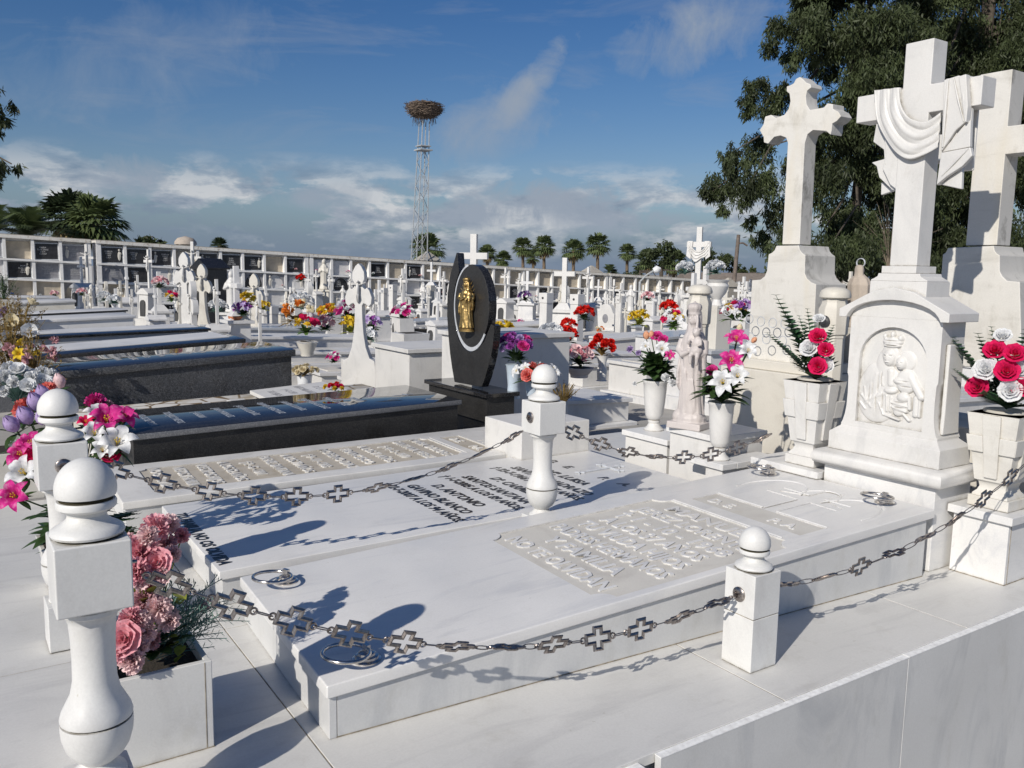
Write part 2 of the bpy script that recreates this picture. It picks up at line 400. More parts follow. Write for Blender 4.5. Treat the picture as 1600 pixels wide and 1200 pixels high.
# ------------------------------------------------------------------ grave platform of the enclosure
ZP = .45
plat = thing('grave_platform', 'raised white marble platform that carries the chained family tombs in the foreground', 'platform', (0, 1.54, 0))
def local(o): m = MB(); m.M = T(*(-Vector(o.location))); return m
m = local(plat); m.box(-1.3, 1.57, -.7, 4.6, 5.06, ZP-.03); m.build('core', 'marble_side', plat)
xs = [-1.3, -.25, .76, 2.02, 3.02, 4.6]
for i in range(5):
    m = local(plat); x0, x1 = xs[i]+.0015, xs[i+1]-.0015
    m.box(x0, 1.535, ZP-.03, x1, 2.9, ZP)
    m.build('top_slab', 'marble_platform', plat, bevel=.0025)
for x0, x1 in ((-1.3, -.25), (-.247, .76), (.763, 2.3), (2.303, 4.6)):
    m = local(plat); m.box(x0, 2.903, ZP-.03, x1, 5.06, ZP-.001); m.build('top_slab', 'marble_platform', plat, bevel=.002)
# cladding of the long side with its bright cut edge standing a little proud
for x0, x1, dy in ((-1.3, .4, .010), (.403, 1.44, .010), (1.50, 2.62, .0), (2.623, 4.6, .0)):
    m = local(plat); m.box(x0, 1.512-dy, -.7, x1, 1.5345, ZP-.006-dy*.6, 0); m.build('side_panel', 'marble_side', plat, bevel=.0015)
    m = local(plat); m.box(x0, 1.5108-dy, ZP-.0062-dy*.6, x1, 1.5347, ZP-.0035-dy*.6, 0); m.build('cut_edge', 'rim_cut', plat)
m = local(plat)
for x in xs[1:-1]: m.box(x-.0015, 1.54, ZP-.02, x+.0015, 2.9, ZP-.0016)
m.box(-1.3, 2.9, ZP-.02, 4.6, 2.903, ZP-.0016)
m.build('joint', 'grout', plat)

def shear_x(k): 
    M = Matrix.Identity(4); M[2][0] = k; return M
TXT = Matrix(((0, 1, 0, 0), (-1, 0, 0, 0), (0, 0, 1, 0), (0, 0, 0, 1)))
def rounded_box_mesh(x0, y0, z0, x1, y1, z1, bev, mat, seg=3):
    mb = MB(); mb.box(x0, y0, z0, x1, y1, z1); me = mb.mesh('slab', [mat])
    bm = bmesh.new(); bm.from_mesh(me); bmesh.ops.recalc_face_normals(bm, faces=bm.faces)
    bmesh.ops.bevel(bm, geom=list(bm.edges), offset=bev, segments=seg, affect='EDGES', profile=.6); bm.to_mesh(me); bm.free(); return me
def link_mesh(me, name, parent, M=None, smooth=30):
    if M is not None: me.transform(M)
    me.name = name
    if smooth:
        me.polygons.foreach_set('use_smooth', [True]*len(me.polygons)); me.set_sharp_from_angle(angle=math.radians(smooth))
    o = bpy.data.objects.new(name, me); C.objects.link(o); o.parent = parent; return o
def notched(x0, y0, x1, y1, r, n=6):
    pts = []
    for cx, cy, a0 in ((x0, y0, PI/2), (x1, y0, PI), (x1, y1, 1.5*PI), (x0, y1, 0)):
        for i in range(n+1):
            a = a0 - PI/2*i/n
            pts.append((cx+r*math.cos(a), cy+r*math.sin(a)))
    return pts
def ring_handle(parent, x, y, k, side=1, rz=0.0, lean=.28):
    """bell base, lug and lying ring, parented to a slab (thing > ring_handle > ring)"""
    m = MB(); m.lathe([(.0, 0), (.040, 0), (.041, .005), (.033, .008), (.033, .014), (.024, .016), (.023, .022), (.013, .026), (.0, .027)], 24)
    m.box(-.006, -.012, .018, .006, .012, .046)
    m.M = Matrix.Identity(4)
    h = m.build('ring_handle', 'steel', parent, bevel=0); h.location = (x, y, k); h.rotation_euler = (0, 0, rz)
    m = MB(); R = .064; pts = []
    for i in range(36):
        a = 2*PI*i/36; px = -R+R*math.cos(a); py = R*math.sin(a)
        pts.append((px*math.cos(lean), py, .034+px*math.sin(lean)))
    m.tube(pts, .0058, 10, closed=True); r = m.build('ring', 'steel', h, smooth=60)
    return h

def inscription(parent, tx, size, M, depth, mat, **kw):
    mb = MB(); textmb(mb, tx, size, M, depth, **kw)
    return mb.build('inscription', mat, parent, smooth=35 if depth > .002 else 0, fix=False)
# --- tomb 1
t1 = thing('tomb', 'white marble tomb nearest the camera with four metal rings and raised letters', 'tomb', (.79, 2.03, ZP), -math.radians(2.6))
K = .05
m = MB()
def slopebox(m, x0, y0, x1, y1, zb, zt, k, mat=0):
    vs = [(x, y, z) for x, y, z in ((x0, y0, zb), (x1, y0, zb), (x1, y1, zb), (x0, y1, zb), (x0, y0, zt+k*x0), (x1, y0, zt+k*x1), (x1, y1, zt+k*x1), (x0, y1, zt+k*x0))]
    m.add(vs, [(3, 2, 1, 0), (4, 5, 6, 7), (0, 1, 5, 4), (1, 2, 6, 5), (2, 3, 7, 6), (3, 0, 4, 7)], mat)
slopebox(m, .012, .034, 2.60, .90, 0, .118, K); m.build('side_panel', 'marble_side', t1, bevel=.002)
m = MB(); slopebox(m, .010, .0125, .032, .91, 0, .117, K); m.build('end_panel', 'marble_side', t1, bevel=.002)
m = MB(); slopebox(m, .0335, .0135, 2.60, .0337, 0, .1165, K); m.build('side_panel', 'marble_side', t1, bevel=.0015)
m = MB(); m.box(.0318, .0148, .003, .0338, .03, .117); m.box(.03, .0118, 0, 2.6, .016, .003); m.build('joint', 'grout', t1)
me = rounded_box_mesh(0, 0, .120, 2.635, .925, .158, .007, 'marble_slab')
cut = MB(); cut.prism(notched(.925, .035, 1.84, .80, .06), .151, .2, 'Z')
me = boolean_cut(me, cut)
cut = MB(); cut.prism([(1.925, .10), (2.075, .10), (2.075, .355), (2.30, .355), (2.30, .30), (2.335, .22), (2.36, .30), (2.39, .355), (2.50, .355), (2.50, .435), (2.39, .435), (2.36, .50), (2.335, .57), (2.30, .49), (2.30, .435), (2.075, .435), (2.075, .70), (1.925, .70)], .154, .2, 'Z')
me = boolean_cut(me, cut)
link_mesh(me, 'slab', t1, shear_x(K))
m = MB(); m.M = shear_x(K); m.prism(notched(.926, .036, 1.839, .799, .06), .1500, .1514, 'Z')
m.prism([(1.926, .101), (2.074, .101), (2.074, .699), (1.926, .699)], .150, .1544, 'Z')
m.build('carved_panel', 'marble_panel', t1)
SH = shear_x(K)
lines = [('MANUEL', .50, 1.735), ('JEREZ LORENTE', .64, 1.628), ('\u2020 1 - 10 - 1968', .62, 1.524), ('A LOS 37 A\u00d1OS', .58, 1.420), ('TU VIUDA HIJOS', .62, 1.314), ('PADRES HERMANOS', .68, 1.204), ('Y FAMILIA', .46, 1.094), ('NO TE OLVIDAN', .62, .975)]
for tx, wd_, x in lines:
    inscription(t1, tx, .098, SH @ T(x, .418, .1512) @ TXT, .0046, 'marble_slab', bev=.0006, bold=.0022, fit=wd_)
inscription(t1, 'D. E.', .075, SH @ T(1.965, .575, .1542) @ TXT, .0036, 'marble_slab', bev=.001, bold=.001)
inscription(t1, 'P. A.', .075, SH @ T(1.965, .235, .1542) @ TXT, .0036, 'marble_slab', bev=.001, bold=.001)
# the cross with palm leaves, drawn as thin raised ridges
m = MB(); m.M = SH
def ridge(pts, r=.0035): m.tube([(a, b, .158) for a, b in pts], r, 6)
def arc(cx, cy, rx, ry, a0, a1, n=14): return [(cx+rx*math.cos(math.radians(a0+(a1-a0)*i/n)), cy+ry*math.sin(math.radians(a0+(a1-a0)*i/n))) for i in range(n+1)]
ridge([(2.085, .36), (2.29, .36), (2.29, .22)]); ridge([(2.085, .43), (2.29, .43), (2.29, .60)])
ridge([(2.38, .22), (2.38, .35), (2.50, .35)]); ridge([(2.38, .58), (2.38, .44), (2.50, .44)])
ridge(arc(2.30, .21, .20, .13, -100, 80)); ridge(arc(2.30, .60, .20, .14, -75, 110)); ridge(arc(2.34, .40, .16, .10, -70, 70))
ridge([(2.085, .10), (2.085, .355)]); ridge([(2.085, .435), (2.085, .70)]); ridge([(1.85, .12), (1.85, .74)])
m.build('palm_cross', 'marble_slab', t1, smooth=60)
for x, y, rz, ln in ((.125, .785, .5, .22), (.145, .085, .15, .20), (2.515, .80, .2, .3), (2.55, .18, .1, .3)):
    ring_handle(t1, x, y, .157+K*x, rz=rz, lean=-ln*.3)

# --- tomb 2 (black letters)
t2 = thing('tomb', 'low white marble tomb with black inscriptions behind the ringed tomb', 'tomb', (.80, 3.105, ZP), -math.radians(.6))
K2 = .014
m = MB(); slopebox(m, .015, .012, 2.42, 1.0, 0, .098, K2); m.build('side_panel', 'marble_side', t2)
link_mesh(rounded_box_mesh(0, 0, .10, 2.44, 1.02, .135, .006, 'marble_slab'), 'slab', t2, shear_x(K2))
SH = shear_x(K2)
L2 = [('TU FAMILIA NO OS OLVIDA', .066, .02, .78), ('\u2020 22-7-2007 A LOS 94 A\u00d1OS.', .072, 1.035, .78), ('GAVINO BLANCO', .078, 1.125, .59), ('D. ANTONIO', .078, 1.235, .46),
      ('\u2020 1-7-2005 A LOS 89 A\u00d1OS.', .072, 1.365, .74), ('SANTOS SANTANA', .078, 1.455, .61), ('D\u00aa. CARMEN', .078, 1.565, .40),
      ('\u2020 23-7-1966 A LOS 37 A\u00d1OS.', .072, 1.70, .78), ('SANTANA MADRAZO', .078, 1.79, .69), ('M\u00aa. LUISA', .078, 1.90, .36)]
for tx, s, x, wd_ in L2:
    inscription(t2, tx, s*1.04, SH @ T(x, .46, .1352) @ TXT, .0012, 'letter_black', shear=.2, bold=.0026, fit=wd_)
for tx, x, y in (('D.', 2.06, .80), ('E.', 2.05, .64), ('P.', 2.06, .34), ('A.', 2.07, .18)):
    inscription(t2, tx, .075, SH @ T(x, y, .1352) @ TXT, .0012, 'letter_black', shear=.25, bold=.0022)
m = MB(); m.M = SH
m.tube([(2.04, .49, .139), (2.32, .49, .139)], .006, 6); m.tube([(2.25, .41, .139), (2.25, .57, .139)], .006, 6)
for a, b in ((2.04, .49), (2.32, .49), (2.25, .41), (2.25, .57)):
    for dx, dy in ((.012, .012), (.012, -.012), (-.012, .012), (-.012, -.012)): m.tube([(a, b, .139), (a+dx*1.6, b+dy*1.6, .139)], .005, 6)
m.build('inlaid_cross', 'lead_silver', t2)

# --- tomb 3 (carved beige panel)
t3 = thing('tomb', 'low white marble tomb with long beige carved panel beside the black tomb', 'tomb', (.66, 4.235, ZP), -math.radians(2.2))
K3 = .014
m = MB(); slopebox(m, .015, .012, 2.60, .76, 0, .105, K3); m.build('side_panel', 'marble_side', t3)
me = rounded_box_mesh(0, 0, .107, 2.64, .80, .145, .008, 'marble_white')
cut = MB(); cut.prism(notched(.16, .12, 1.88, .66, .04), .137, .2, 'Z'); me = boolean_cut(me, cut)
cut = MB(); cut.prism([(1.96, .12), (2.10, .12), (2.10, .62), (1.96, .62)], .137, .2, 'Z'); me = boolean_cut(me, cut)
link_mesh(me, 'slab', t3, shear_x(K3))
m = MB(); m.M = shear_x(K3); m.prism(notched(.161, .121, 1.879, .659, .04), .1360, .1374, 'Z'); m.box(1.961, .121, .136, 2.099, .619, .1374); m.build('carved_panel', 'marble_panel_dirty', t3)
SH = shear_x(K3)
tl = ['MARIA DOLORES', 'SANTANA PEREZ', '\u2020 14 - 3 - 1979', 'A LOS 71 A\u00d1OS', 'FRANCISCO', 'MORENO DIAZ', '\u2020 9 - 11 - 1983', 'A LOS 79 A\u00d1OS', 'RAFAEL SANTANA', '\u2020 2 - 5 - 1991', 'A LOS 52 A\u00d1OS', 'VUESTROS HIJOS', 'NIETOS Y FAMILIA', 'NO OS OLVIDAN']
for i, tx in enumerate(tl):
    inscription(t3, tx, .080, SH @ T(1.76-i*.119, .39, .1372) @ TXT, .0070, 'marble_white', bev=.0006, bold=.0004, sx=min(1, 11/len(tx)))
inscription(t3, 'D.E.', .08, SH @ T(2.0, .50, .1372) @ TXT, .007, 'marble_white', bev=.001); inscription(t3, 'P.A.', .08, SH @ T(2.0, .24, .1372) @ TXT, .007, 'marble_white', bev=.001)
m = MB(); m.M = SH
def ridge(pts, r=.0035): m.tube([(a, b, .145) for a, b in pts], r, 6)
ridge([(2.12, .34), (2.33, .34), (2.33, .20)]); ridge([(2.12, .40), (2.33, .40), (2.33, .56)])
ridge(arc(2.34, .19, .17, .12, -100, 80)); ridge(arc(2.34, .56, .17, .12, -75, 110)); ridge([(1.90, .14), (1.90, .64)])
m.build('palm_cross', 'marble_white', t3, smooth=60)

# ------------------------------------------------------------------ chain posts
def post(x, y, label, tall=True, s=1.0, zb=ZP, rz=0.0, bosses=()):
    t = thing('chain_post', label, 'post', (x, y, zb), rz, 'turned marble posts that carry the chain')
    H = .85 if tall else .455
    def L(prof, name, mats='marble_post', n=40, mat=0):
        mb = MB(); mb.lathe([(r*s, H+z*s) for r, z in prof], n); return mb.build(name, mats, t, smooth=40)
    # finial: dome, dark groove, collar, neck, ring
    dome = [(0.0001, 0)]+[(.0600*math.sin(a), -.066+.066*math.cos(a)) for a in [PI/2*i/14 for i in range(1, 15)]]+[(.0595, -.073), (.058, -.0785), (.051, -.0805)]
    L(dome, 'finial_dome')
    L([(.051, -.079), (.0515, -.089)], 'groove', 'groove')
    L([(.050, -.0875), (.056, -.0875), (.0588, -.092), (.058, -.102), (.052, -.107), (.041, -.111), (.0375, -.119), (.040, -.127), (.050, -.136), (.061, -.142), (.070, -.148), (.0725, -.155), (.070, -.160), (.063, -.162)], 'finial_neck')
    L([(.0635, -.160), (.0638, -.1675)], 'groove', 'groove')
    if tall:
        c = .0725*s; mb = MB(); mb.box(-c, -c, H-.3125*s, c, c, H-.1655*s); mb.build('cube', 'marble_post', t, bevel=.004, seg=3)
        L([(.060, -.313), (.063, -.318), (.061, -.328), (.052, -.334), (.047, -.350), (.0445, -.385), (.043, -.43), (.044, -.48), (.050, -.51), (.060, -.53), (.069, -.548), (.0728, -.562), (.0722, -.5665), (.066, -.5675)], 'baluster')
        L([(.0668, -.567), (.0668, -.5715)], 'groove', 'groove')
        L([(.066, -.571), (.0722, -.572), (.0728, -.585), (.071, -.605), (.064, -.630), (.052, -.650), (.038, -.662), (.033, -.668), (.036, -.674), (.046, -.684), (.055, -.690), (.057, -.697), (.052, -.70)], 'baluster')
        c = .066*s; mb = MB(); mb.box(-c, -c, .001, c, c, H-.698*s); mb.build('base_block', 'marble_post', t, bevel=.003)
    else:
        c = .061; mb = MB(); mb.box(-c, -c, .176, c, c, .455-.1655*s); mb.build('cube', 'marble_post', t, bevel=.003)
        mb = MB(); mb.box(-c, -c, .001, c, c, .1745); mb.build('base_block', 'marble_post', t, bevel=.003)
        mb = MB(); mb.box(-c+.002, -c+.002, .17, c-.002, c-.002, .18); mb.build('joint', 'grout', t)
    hz = H-.238*s if tall else .243
    for dx, dy in bosses:
        c = .0725*s if tall else .061
        mb = MB(); mb.lathe([(.024, 0), (.024, .004), (.019, .008), (.012, .009), (.010, .004)], 20)
        mb.tube([(0, 0, .004), (0, 0, .02)], .004, 8)
        b = mb.build('chain_eye', 'chain_steel', t, smooth=40); b.location = (dx*c, dy*c, hz)
        b.rotation_euler = Vector((dx, dy, 0)).to_track_quat('Z', 'Y').to_euler()
    return t
post(.233, 1.935, 'large turned marble post in the near left corner, beside the planter of pink roses', bosses=((1, 0),))
post(.30, 3.06, 'turned marble post in front of the purple tulips and lilies, behind the nearest left post', bosses=((1, 0), (0, -1)))
post(2.17, 2.99, 'turned marble post standing in the gap between the ringed tomb and the black-lettered tomb', bosses=((-1, 0), (1, 0)), s=.96)
post(2.125, 1.765, 'short square marble post with a round finial on the front edge of the platform', tall=False, s=.83, bosses=((-1, 0), (1, 0)))

# ------------------------------------------------------------------ chains
def link_protos():
    # Greek cross outline, length along X in plane XZ, plus two lugs
    a, b, hv = .043, .0165, .034; q = .0098
    out = [(-a, -b), (-b, -b), (-b, -hv), (b, -hv), (b, -b), (a, -b), (a, b), (b, b), (b, hv), (-b, hv), (-b, b), (-a, b)]
    bi = b-q; ai = a-q
    inn = [(-ai, -bi), (-bi, -bi), (-bi, -hv+q), (bi, -hv+q), (bi, -bi), (ai, -bi), (ai, bi), (bi, bi), (bi, hv-q), (-bi, hv-q), (-bi, bi), (-ai, bi)]
    mid = [((p[0]+r[0])/2, (p[1]+r[1])/2) for p, r in zip(out, inn)]
    m = MB(); vs = []; fs = []; n = 12
    for loop, t in ((out, .0018), (mid, .0046), (inn, .0015), (inn, -.0015), (mid, -.0046), (out, -.0018)):
        vs += [(p[0], t, p[1]) for p in loop]
    for k in range(6):
        for i in range(n):
            j = (i+1) % n; k2 = (k+1) % 6
            fs.append((k*n+i, k*n+j, k2*n+j, k2*n+i))
    m.add(vs, fs)
    for sx in (-1, 1):
        m.tube([(sx*(a+.0065)+.0075*math.cos(t), 0, .0075*math.sin(t)) for t in [2*PI*i/12 for i in range(12)]], .0026, 6, closed=True)
    me = m.mesh('link', ['chain_steel'])
    r = MB(); r.tube([(.015*math.cos(t), 0, .0075*math.sin(t)) for t in [2*PI*i/14 for i in range(14)]], .0017, 6, closed=True)
    mr = r.mesh('ring', ['chain_steel'])
    for q_ in (me, mr):
        bm = bmesh.new(); bm.from_mesh(q_); bmesh.ops.recalc_face_normals(bm, faces=bm.faces); bm.to_mesh(q_); bm.free()
    mr.polygons.foreach_set('use_smooth', [True]*len(mr.polygons))
    return me, mr
LINK, RING = link_protos()
def chain(label, A, B, sag, twists, n):
    A, B = Vector(A), Vector(B); t = thing('chain', label, 'chain', A, group='decorative cross-link chains')
    def P(u): return A.lerp(B, u)-Vector((0, 0, 4*sag*u*(1-u)))
    S = 400; pts = [P(i/S) for i in range(S+1)]; cum = [0]
    for i in range(S): cum.append(cum[-1]+(pts[i+1]-pts[i]).length)
    L = cum[-1]
    def at(s):
        s = min(max(s, 0), L); i = max(j for j in range(S+1) if cum[j] <= s+1e-9); i = min(i, S-1)
        return pts[i].lerp(pts[i+1], (s-cum[i])/max(1e-9, cum[i+1]-cum[i]))
    pitch = L/n; sc_ = min(1.05, pitch/.134); rg = ((pitch-.112*sc_)/2+.0065)/.015
    for i in range(n):
        c = (i+.5)*pitch; p0, p1 = at(c-pitch*.4), at(c+pitch*.4); X = (p1-p0).normalized()
        Z = Vector((0, 0, 1)); Z = (Z-X*Z.dot(X)).normalized(); Y = Z.cross(X)
        M = Matrix((X, Y, Z)).transposed().to_4x4()
        o = bpy.data.objects.new('link', LINK); C.objects.link(o); o.parent = t
        tw = twists[i % len(twists)]
        o.matrix_local = T(*((p0+p1)/2-A)) @ M @ Matrix.Rotation(math.radians(tw), 4, 'X') @ Matrix.Scale(sc_, 4)
        for cc, add in (((i+1)*pitch, 90),) if i < n-1 else ():
            q0, q1 = at(cc-.01), at(cc+.01); X = (q1-q0).normalized(); Z = Vector((0, 0, 1)); Z = (Z-X*Z.dot(X)).normalized(); Y = Z.cross(X)
            o = bpy.data.objects.new('ring', RING); C.objects.link(o); o.parent = t
            o.matrix_local = T(*(at(cc)-A)) @ Matrix((X, Y, Z)).transposed().to_4x4() @ Matrix.Rotation(math.radians(tw+55), 4, 'X') @ Matrix.Diagonal((rg, 1, 1, 1))
    return t
chain('nearest openwork cross chain, hanging between the near left post and the short square post', (.322, 1.925, 1.042), (2.055, 1.768, .692), .175, [25, 5, 0, 10, 20, 50, 78, 28, -12, 5, 40, 75], 12)
chain('openwork cross chain rising from the short square post to the right picture edge', (2.195, 1.762, .692), (3.95, 1.66, 1.12), .155, [75, 55, 12, 80, 62, 35, 10, 8, 20, 45, 60, 30], 10)
chain('chain of openwork crosses hanging over the black-lettered tomb between two turned posts', (.385, 3.06, 1.045), (2.085, 2.995, 1.022), .195, [10, 8, 12, 5, 0, 8, 48, 76, 55, 62, 50], 11)
chain('openwork cross chain in front of the pink statue and its vases', (2.255, 2.985, 1.022), (3.40, 2.742, .928), .135, [15, 25, 40, 65, 15, 5, 10, 50], 8)
# ------------------------------------------------------------------ flowers (shared meshes, one per kind and colour)
def rot_to(d, spin=0):
    d = Vector(d).normalized(); return d.to_track_quat('Z', 'Y').to_matrix().to_4x4() @ Matrix.Rotation(spin, 4, 'Z')
def grid(mb, fn, nu, nv, mat=0):
    vs = [fn(i/nu, j/nv) for j in range(nv+1) for i in range(nu+1)]
    fs = [(j*(nu+1)+i, j*(nu+1)+i+1, (j+1)*(nu+1)+i+1, (j+1)*(nu+1)+i) for j in range(nv) for i in range(nu)]
    mb.add(vs, fs, mat)
def rose_mb(R, seed, lo=False):
    mb = MB(); r = random.Random(seed)
    for k, (n, rk, hk) in enumerate([(3, .22, .95), (4, .42, .98), (5, .66, .88), (6, .95, .68)] if not lo else [(3, .3, .9), (5, .8, .75)]):
        for i in range(n):
            a0 = 2*PI*i/n+k*1.1+r.uniform(-.2, .2); sp = 1.0*PI/n*1.5; h = hk*r.uniform(.9, 1.1); out = r.uniform(.05, .25)+.13*k; ph = r.uniform(0, 6)
            def f(u, v):
                s = u*2-1; wv = math.sin(v*PI*.5)**.7
                a = a0+s*sp*wv; rr = rk*(.15+.85*math.sin(min(1, v*1.15)*PI*.5))+out*max(0, v-.65)*2*.5+.055*math.sin(6*s+ph)*v
                zz = h*v-.28*max(0, v-.7)**1.0*(.5+k*.28)-.14*s*s*v+.05*math.sin(7*s+ph)*v
                return Vector((rr*math.cos(a), rr*math.sin(a), zz))*R
            grid(mb, f, 4 if lo else 6, 3 if lo else 5)
    return mb
def lily_mb(R, seed, lo=False):
    mb = MB(); r = random.Random(seed)
    for k in range(6):
        a0 = PI/3*k+r.uniform(-.1, .1); W = R*(.30 if k % 2 else .22)*1.15; op = r.uniform(.85, 1.1)
        def f(u, v):
            s = u*2-1; wd = W*math.sin(PI*min(1, v*.93+.07))**.75
            rad = R*(.10+.95*op*v**1.2); zz = R*(.15+.75*math.sin(v*PI*.62)-.45*max(0, v-.62)*1.6)-abs(s)*.0+(s*s)*.10*R*math.sin(PI*v)
            x, y = rad, s*wd
            return Vector((x*math.cos(a0)-y*math.sin(a0), x*math.sin(a0)+y*math.cos(a0), zz))
        grid(mb, f, 4, 3 if lo else 7)
    if not lo:
        for k in range(5):
            a = 2*PI*k/5; mb.tube([(0, 0, .1*R), (.12*R*math.cos(a), .12*R*math.sin(a), .7*R)], .014*R, 4, 1); mb.ell((.13*R*math.cos(a), .13*R*math.sin(a), .72*R), .045*R, 5, 4, 1)
    return mb
def tulip_mb(R, seed, lo=False):
    mb = MB(); r = random.Random(seed)
    for ring in range(2):
        for k in range(3):
            a0 = 2*PI*k/3+ring*1.05; rk = (1 if ring else .86)
            def f(u, v):
                s = u*2-1; a = a0+s*.85*math.sin(PI*min(1, v*.82+.16)); rr = R*rk*(.62*math.sin(PI*min(1, v*.80+.14))+.02)
                return Vector((rr*math.cos(a), rr*math.sin(a), R*1.65*v*(1 if ring else 1.04)))
            grid(mb, f, 5, 6)
    return mb
def carnation_mb(R, seed, lo=False):
    mb = MB(); r = random.Random(seed)
    for k in range(16 if lo else 46):
        th = math.acos(1-r.random()*.92); a0 = r.uniform(0, 2*PI); M = rot_to((math.sin(th)*math.cos(a0), math.sin(th)*math.sin(a0), math.cos(th)), r.uniform(0, 6)); L = R*r.uniform(.75, 1.05); W = R*.34; ph = r.uniform(0, 6)
        def f(u, v):
            s = u*2-1; return (M @ Vector((s*W*v, R*.10*math.sin(s*6+ph)*v, L*v-.10*R*abs(math.sin(s*5))*v)))
        grid(mb, f, 4 if lo else 6, 2)
    return mb
def ball_mb(R, seed, lo=False):
    mb = MB(); r = random.Random(seed)
    for k in range(9): mb.ell((r.uniform(-.6, .6)*R, r.uniform(-.6, .6)*R, r.uniform(0, .7)*R), R*.4, 6, 4)
    return mb
FL = {'rose': rose_mb, 'lily': lily_mb, 'tulip': tulip_mb, 'carnation': carnation_mb, 'berry': ball_mb}
FCACHE = {}
def flower_mesh(kind, col, var=0, lo=False):
    key = (kind, col, var, lo)
    if key not in FCACHE:
        mb = FL[kind](1.0, hash((kind, var)) % 1000 if False else len(kind)*31+var*7, lo)
        me = mb.mesh(kind+'_petals', ['petal_'+col, 'petal_yellow']); me.polygons.foreach_set('use_smooth', [True]*len(me.polygons)); FCACHE[key] = me
    return FCACHE[key]
def flower(parent, kind, col, pos, d, R, var=0, lo=False, spin=None, base=Vector((0, 0, 0))):
    o = bpy.data.objects.new({'berry': 'bud_cluster'}.get(kind, kind), flower_mesh(kind, col, var % 3, lo)); C.objects.link(o); o.parent = parent
    o.matrix_local = T(*(Vector(pos)-base)) @ rot_to(d, rnd.uniform(0, 6) if spin is None else spin) @ Matrix.Scale(R, 4); return o
def leaf(mb, p, d, L, W, droop=.25, mat=0, n=5, fold=.25):
    p = Vector(p); d = Vector(d).normalized(); side = d.cross(Vector((0, 0, 1)));
    if side.length < .05: side = Vector((1, 0, 0))
    side.normalize(); up = side.cross(d)
    def f(u, v):
        s = u*2-1; w = W*.5*math.sin(PI*min(1, v*.96+.03))**.8
        return p+d*(L*v)+Vector((0, 0, -droop*L*v*v))+side*(s*w)+up*(abs(s)*w*fold)
    grid(mb, f, 2, n, mat)
def frond(mb, p, d, L, W, droop=.2, n=14, mat=0):
    p = Vector(p); d = Vector(d).normalized(); side = d.cross(Vector((0, 0, 1))); side = side.normalized() if side.length > .05 else Vector((1, 0, 0))
    prev = None; pts = []
    for i in range(n+1):
        t = i/n; q = p+d*(L*t)+Vector((0, 0, -droop*L*t*t)); pts.append(q)
    mb.tube(pts, [L*.008*(1-.7*i/n) for i in range(n+1)], 4, mat)
    for i in range(1, n+1):
        t = i/n; ax = (pts[i]-pts[i-1]).normalized(); w = W*math.sin(PI*min(.97, .2+.8*t))**.8*(1.15-t*.55)
        for s in (-1, 1): leaf(mb, pts[i], side*s+ax*.55, w, L/n*1.9, .12, mat, 3, .15)
def needle_sprig(mb, p, d, L, mat=0, dens=26, nl=.02, seed=0):
    r = random.Random(seed); p = Vector(p); d = Vector(d).normalized(); o = d.orthogonal().normalized(); w = d.cross(o)
    pts = [p+d*(L*t)+Vector((0, 0, -.12*L*t*t)) for t in [i/6 for i in range(7)]]
    mb.tube(pts, .0012, 4, mat)
    for i in range(dens):
        t = (i+2)/(dens+2); q = p+d*(L*t)+Vector((0, 0, -.12*L*t*t)); a = i*2.4
        leaf(mb, q, (o*math.cos(a)+w*math.sin(a))*.9+d*.7, nl*r.uniform(.7, 1.2), nl*.16, 0, mat, 2, .1)

def world_build(mb, name, mats, th, **kw):
    """mb holds world coordinates; store them relative to the thing's own place"""
    L = Vector(th.location); mb.v = [tuple(Vector(v)-L) for v in mb.v]; return mb.build(name, mats, th, **kw)

def bunch(name, label, cat, loc, spec, leaves, spread, height, R, lo=False, seed=0, leafmat='leaf_dark', group=None, leafL=None, front=(-.6, -.5, .5), stem=True):
    """a random bunch: spec = [(kind, colour, count)], domed above loc"""
    r = random.Random(seed); t = thing(name, label, cat, loc, group=group)
    tot = sum(c for _, _, c in spec); i = 0; mb = MB()
    seq = [(k, c) for k, c, n in spec for _ in range(n)]; r.shuffle(seq)
    for k, c in seq:
        i += 1; a = i*2.399; q = math.sqrt((i-.5)/tot); th = q*1.35
        p = Vector((spread*math.sin(th)*math.cos(a), spread*math.sin(th)*math.sin(a), height*(.35+.65*math.cos(th))))*r.uniform(.85, 1.08)
        d = Vector((p.x, p.y, p.z*.5+.02))*1.0+Vector(front)*spread*.5
        flower(t, k, c, p, d, R*r.uniform(.8, 1.15), r.randrange(3), lo)
        if stem: mb.tube([(0, 0, 0), p*.5+Vector((0, 0, .02)), p], R*.06, 3)
    for j in range(leaves):
        a = r.uniform(0, 2*PI); th = r.uniform(.3, 1.5); d = Vector((math.sin(th)*math.cos(a), math.sin(th)*math.sin(a), math.cos(th)*.9+.1))
        leaf(mb, d*spread*.25, d, (leafL or spread*.95)*r.uniform(.7, 1.1), (leafL or spread)*.3, .3, 0, 4)
    if mb.v: mb.build('foliage', leafmat, t, smooth=0, fix=False)
    return t

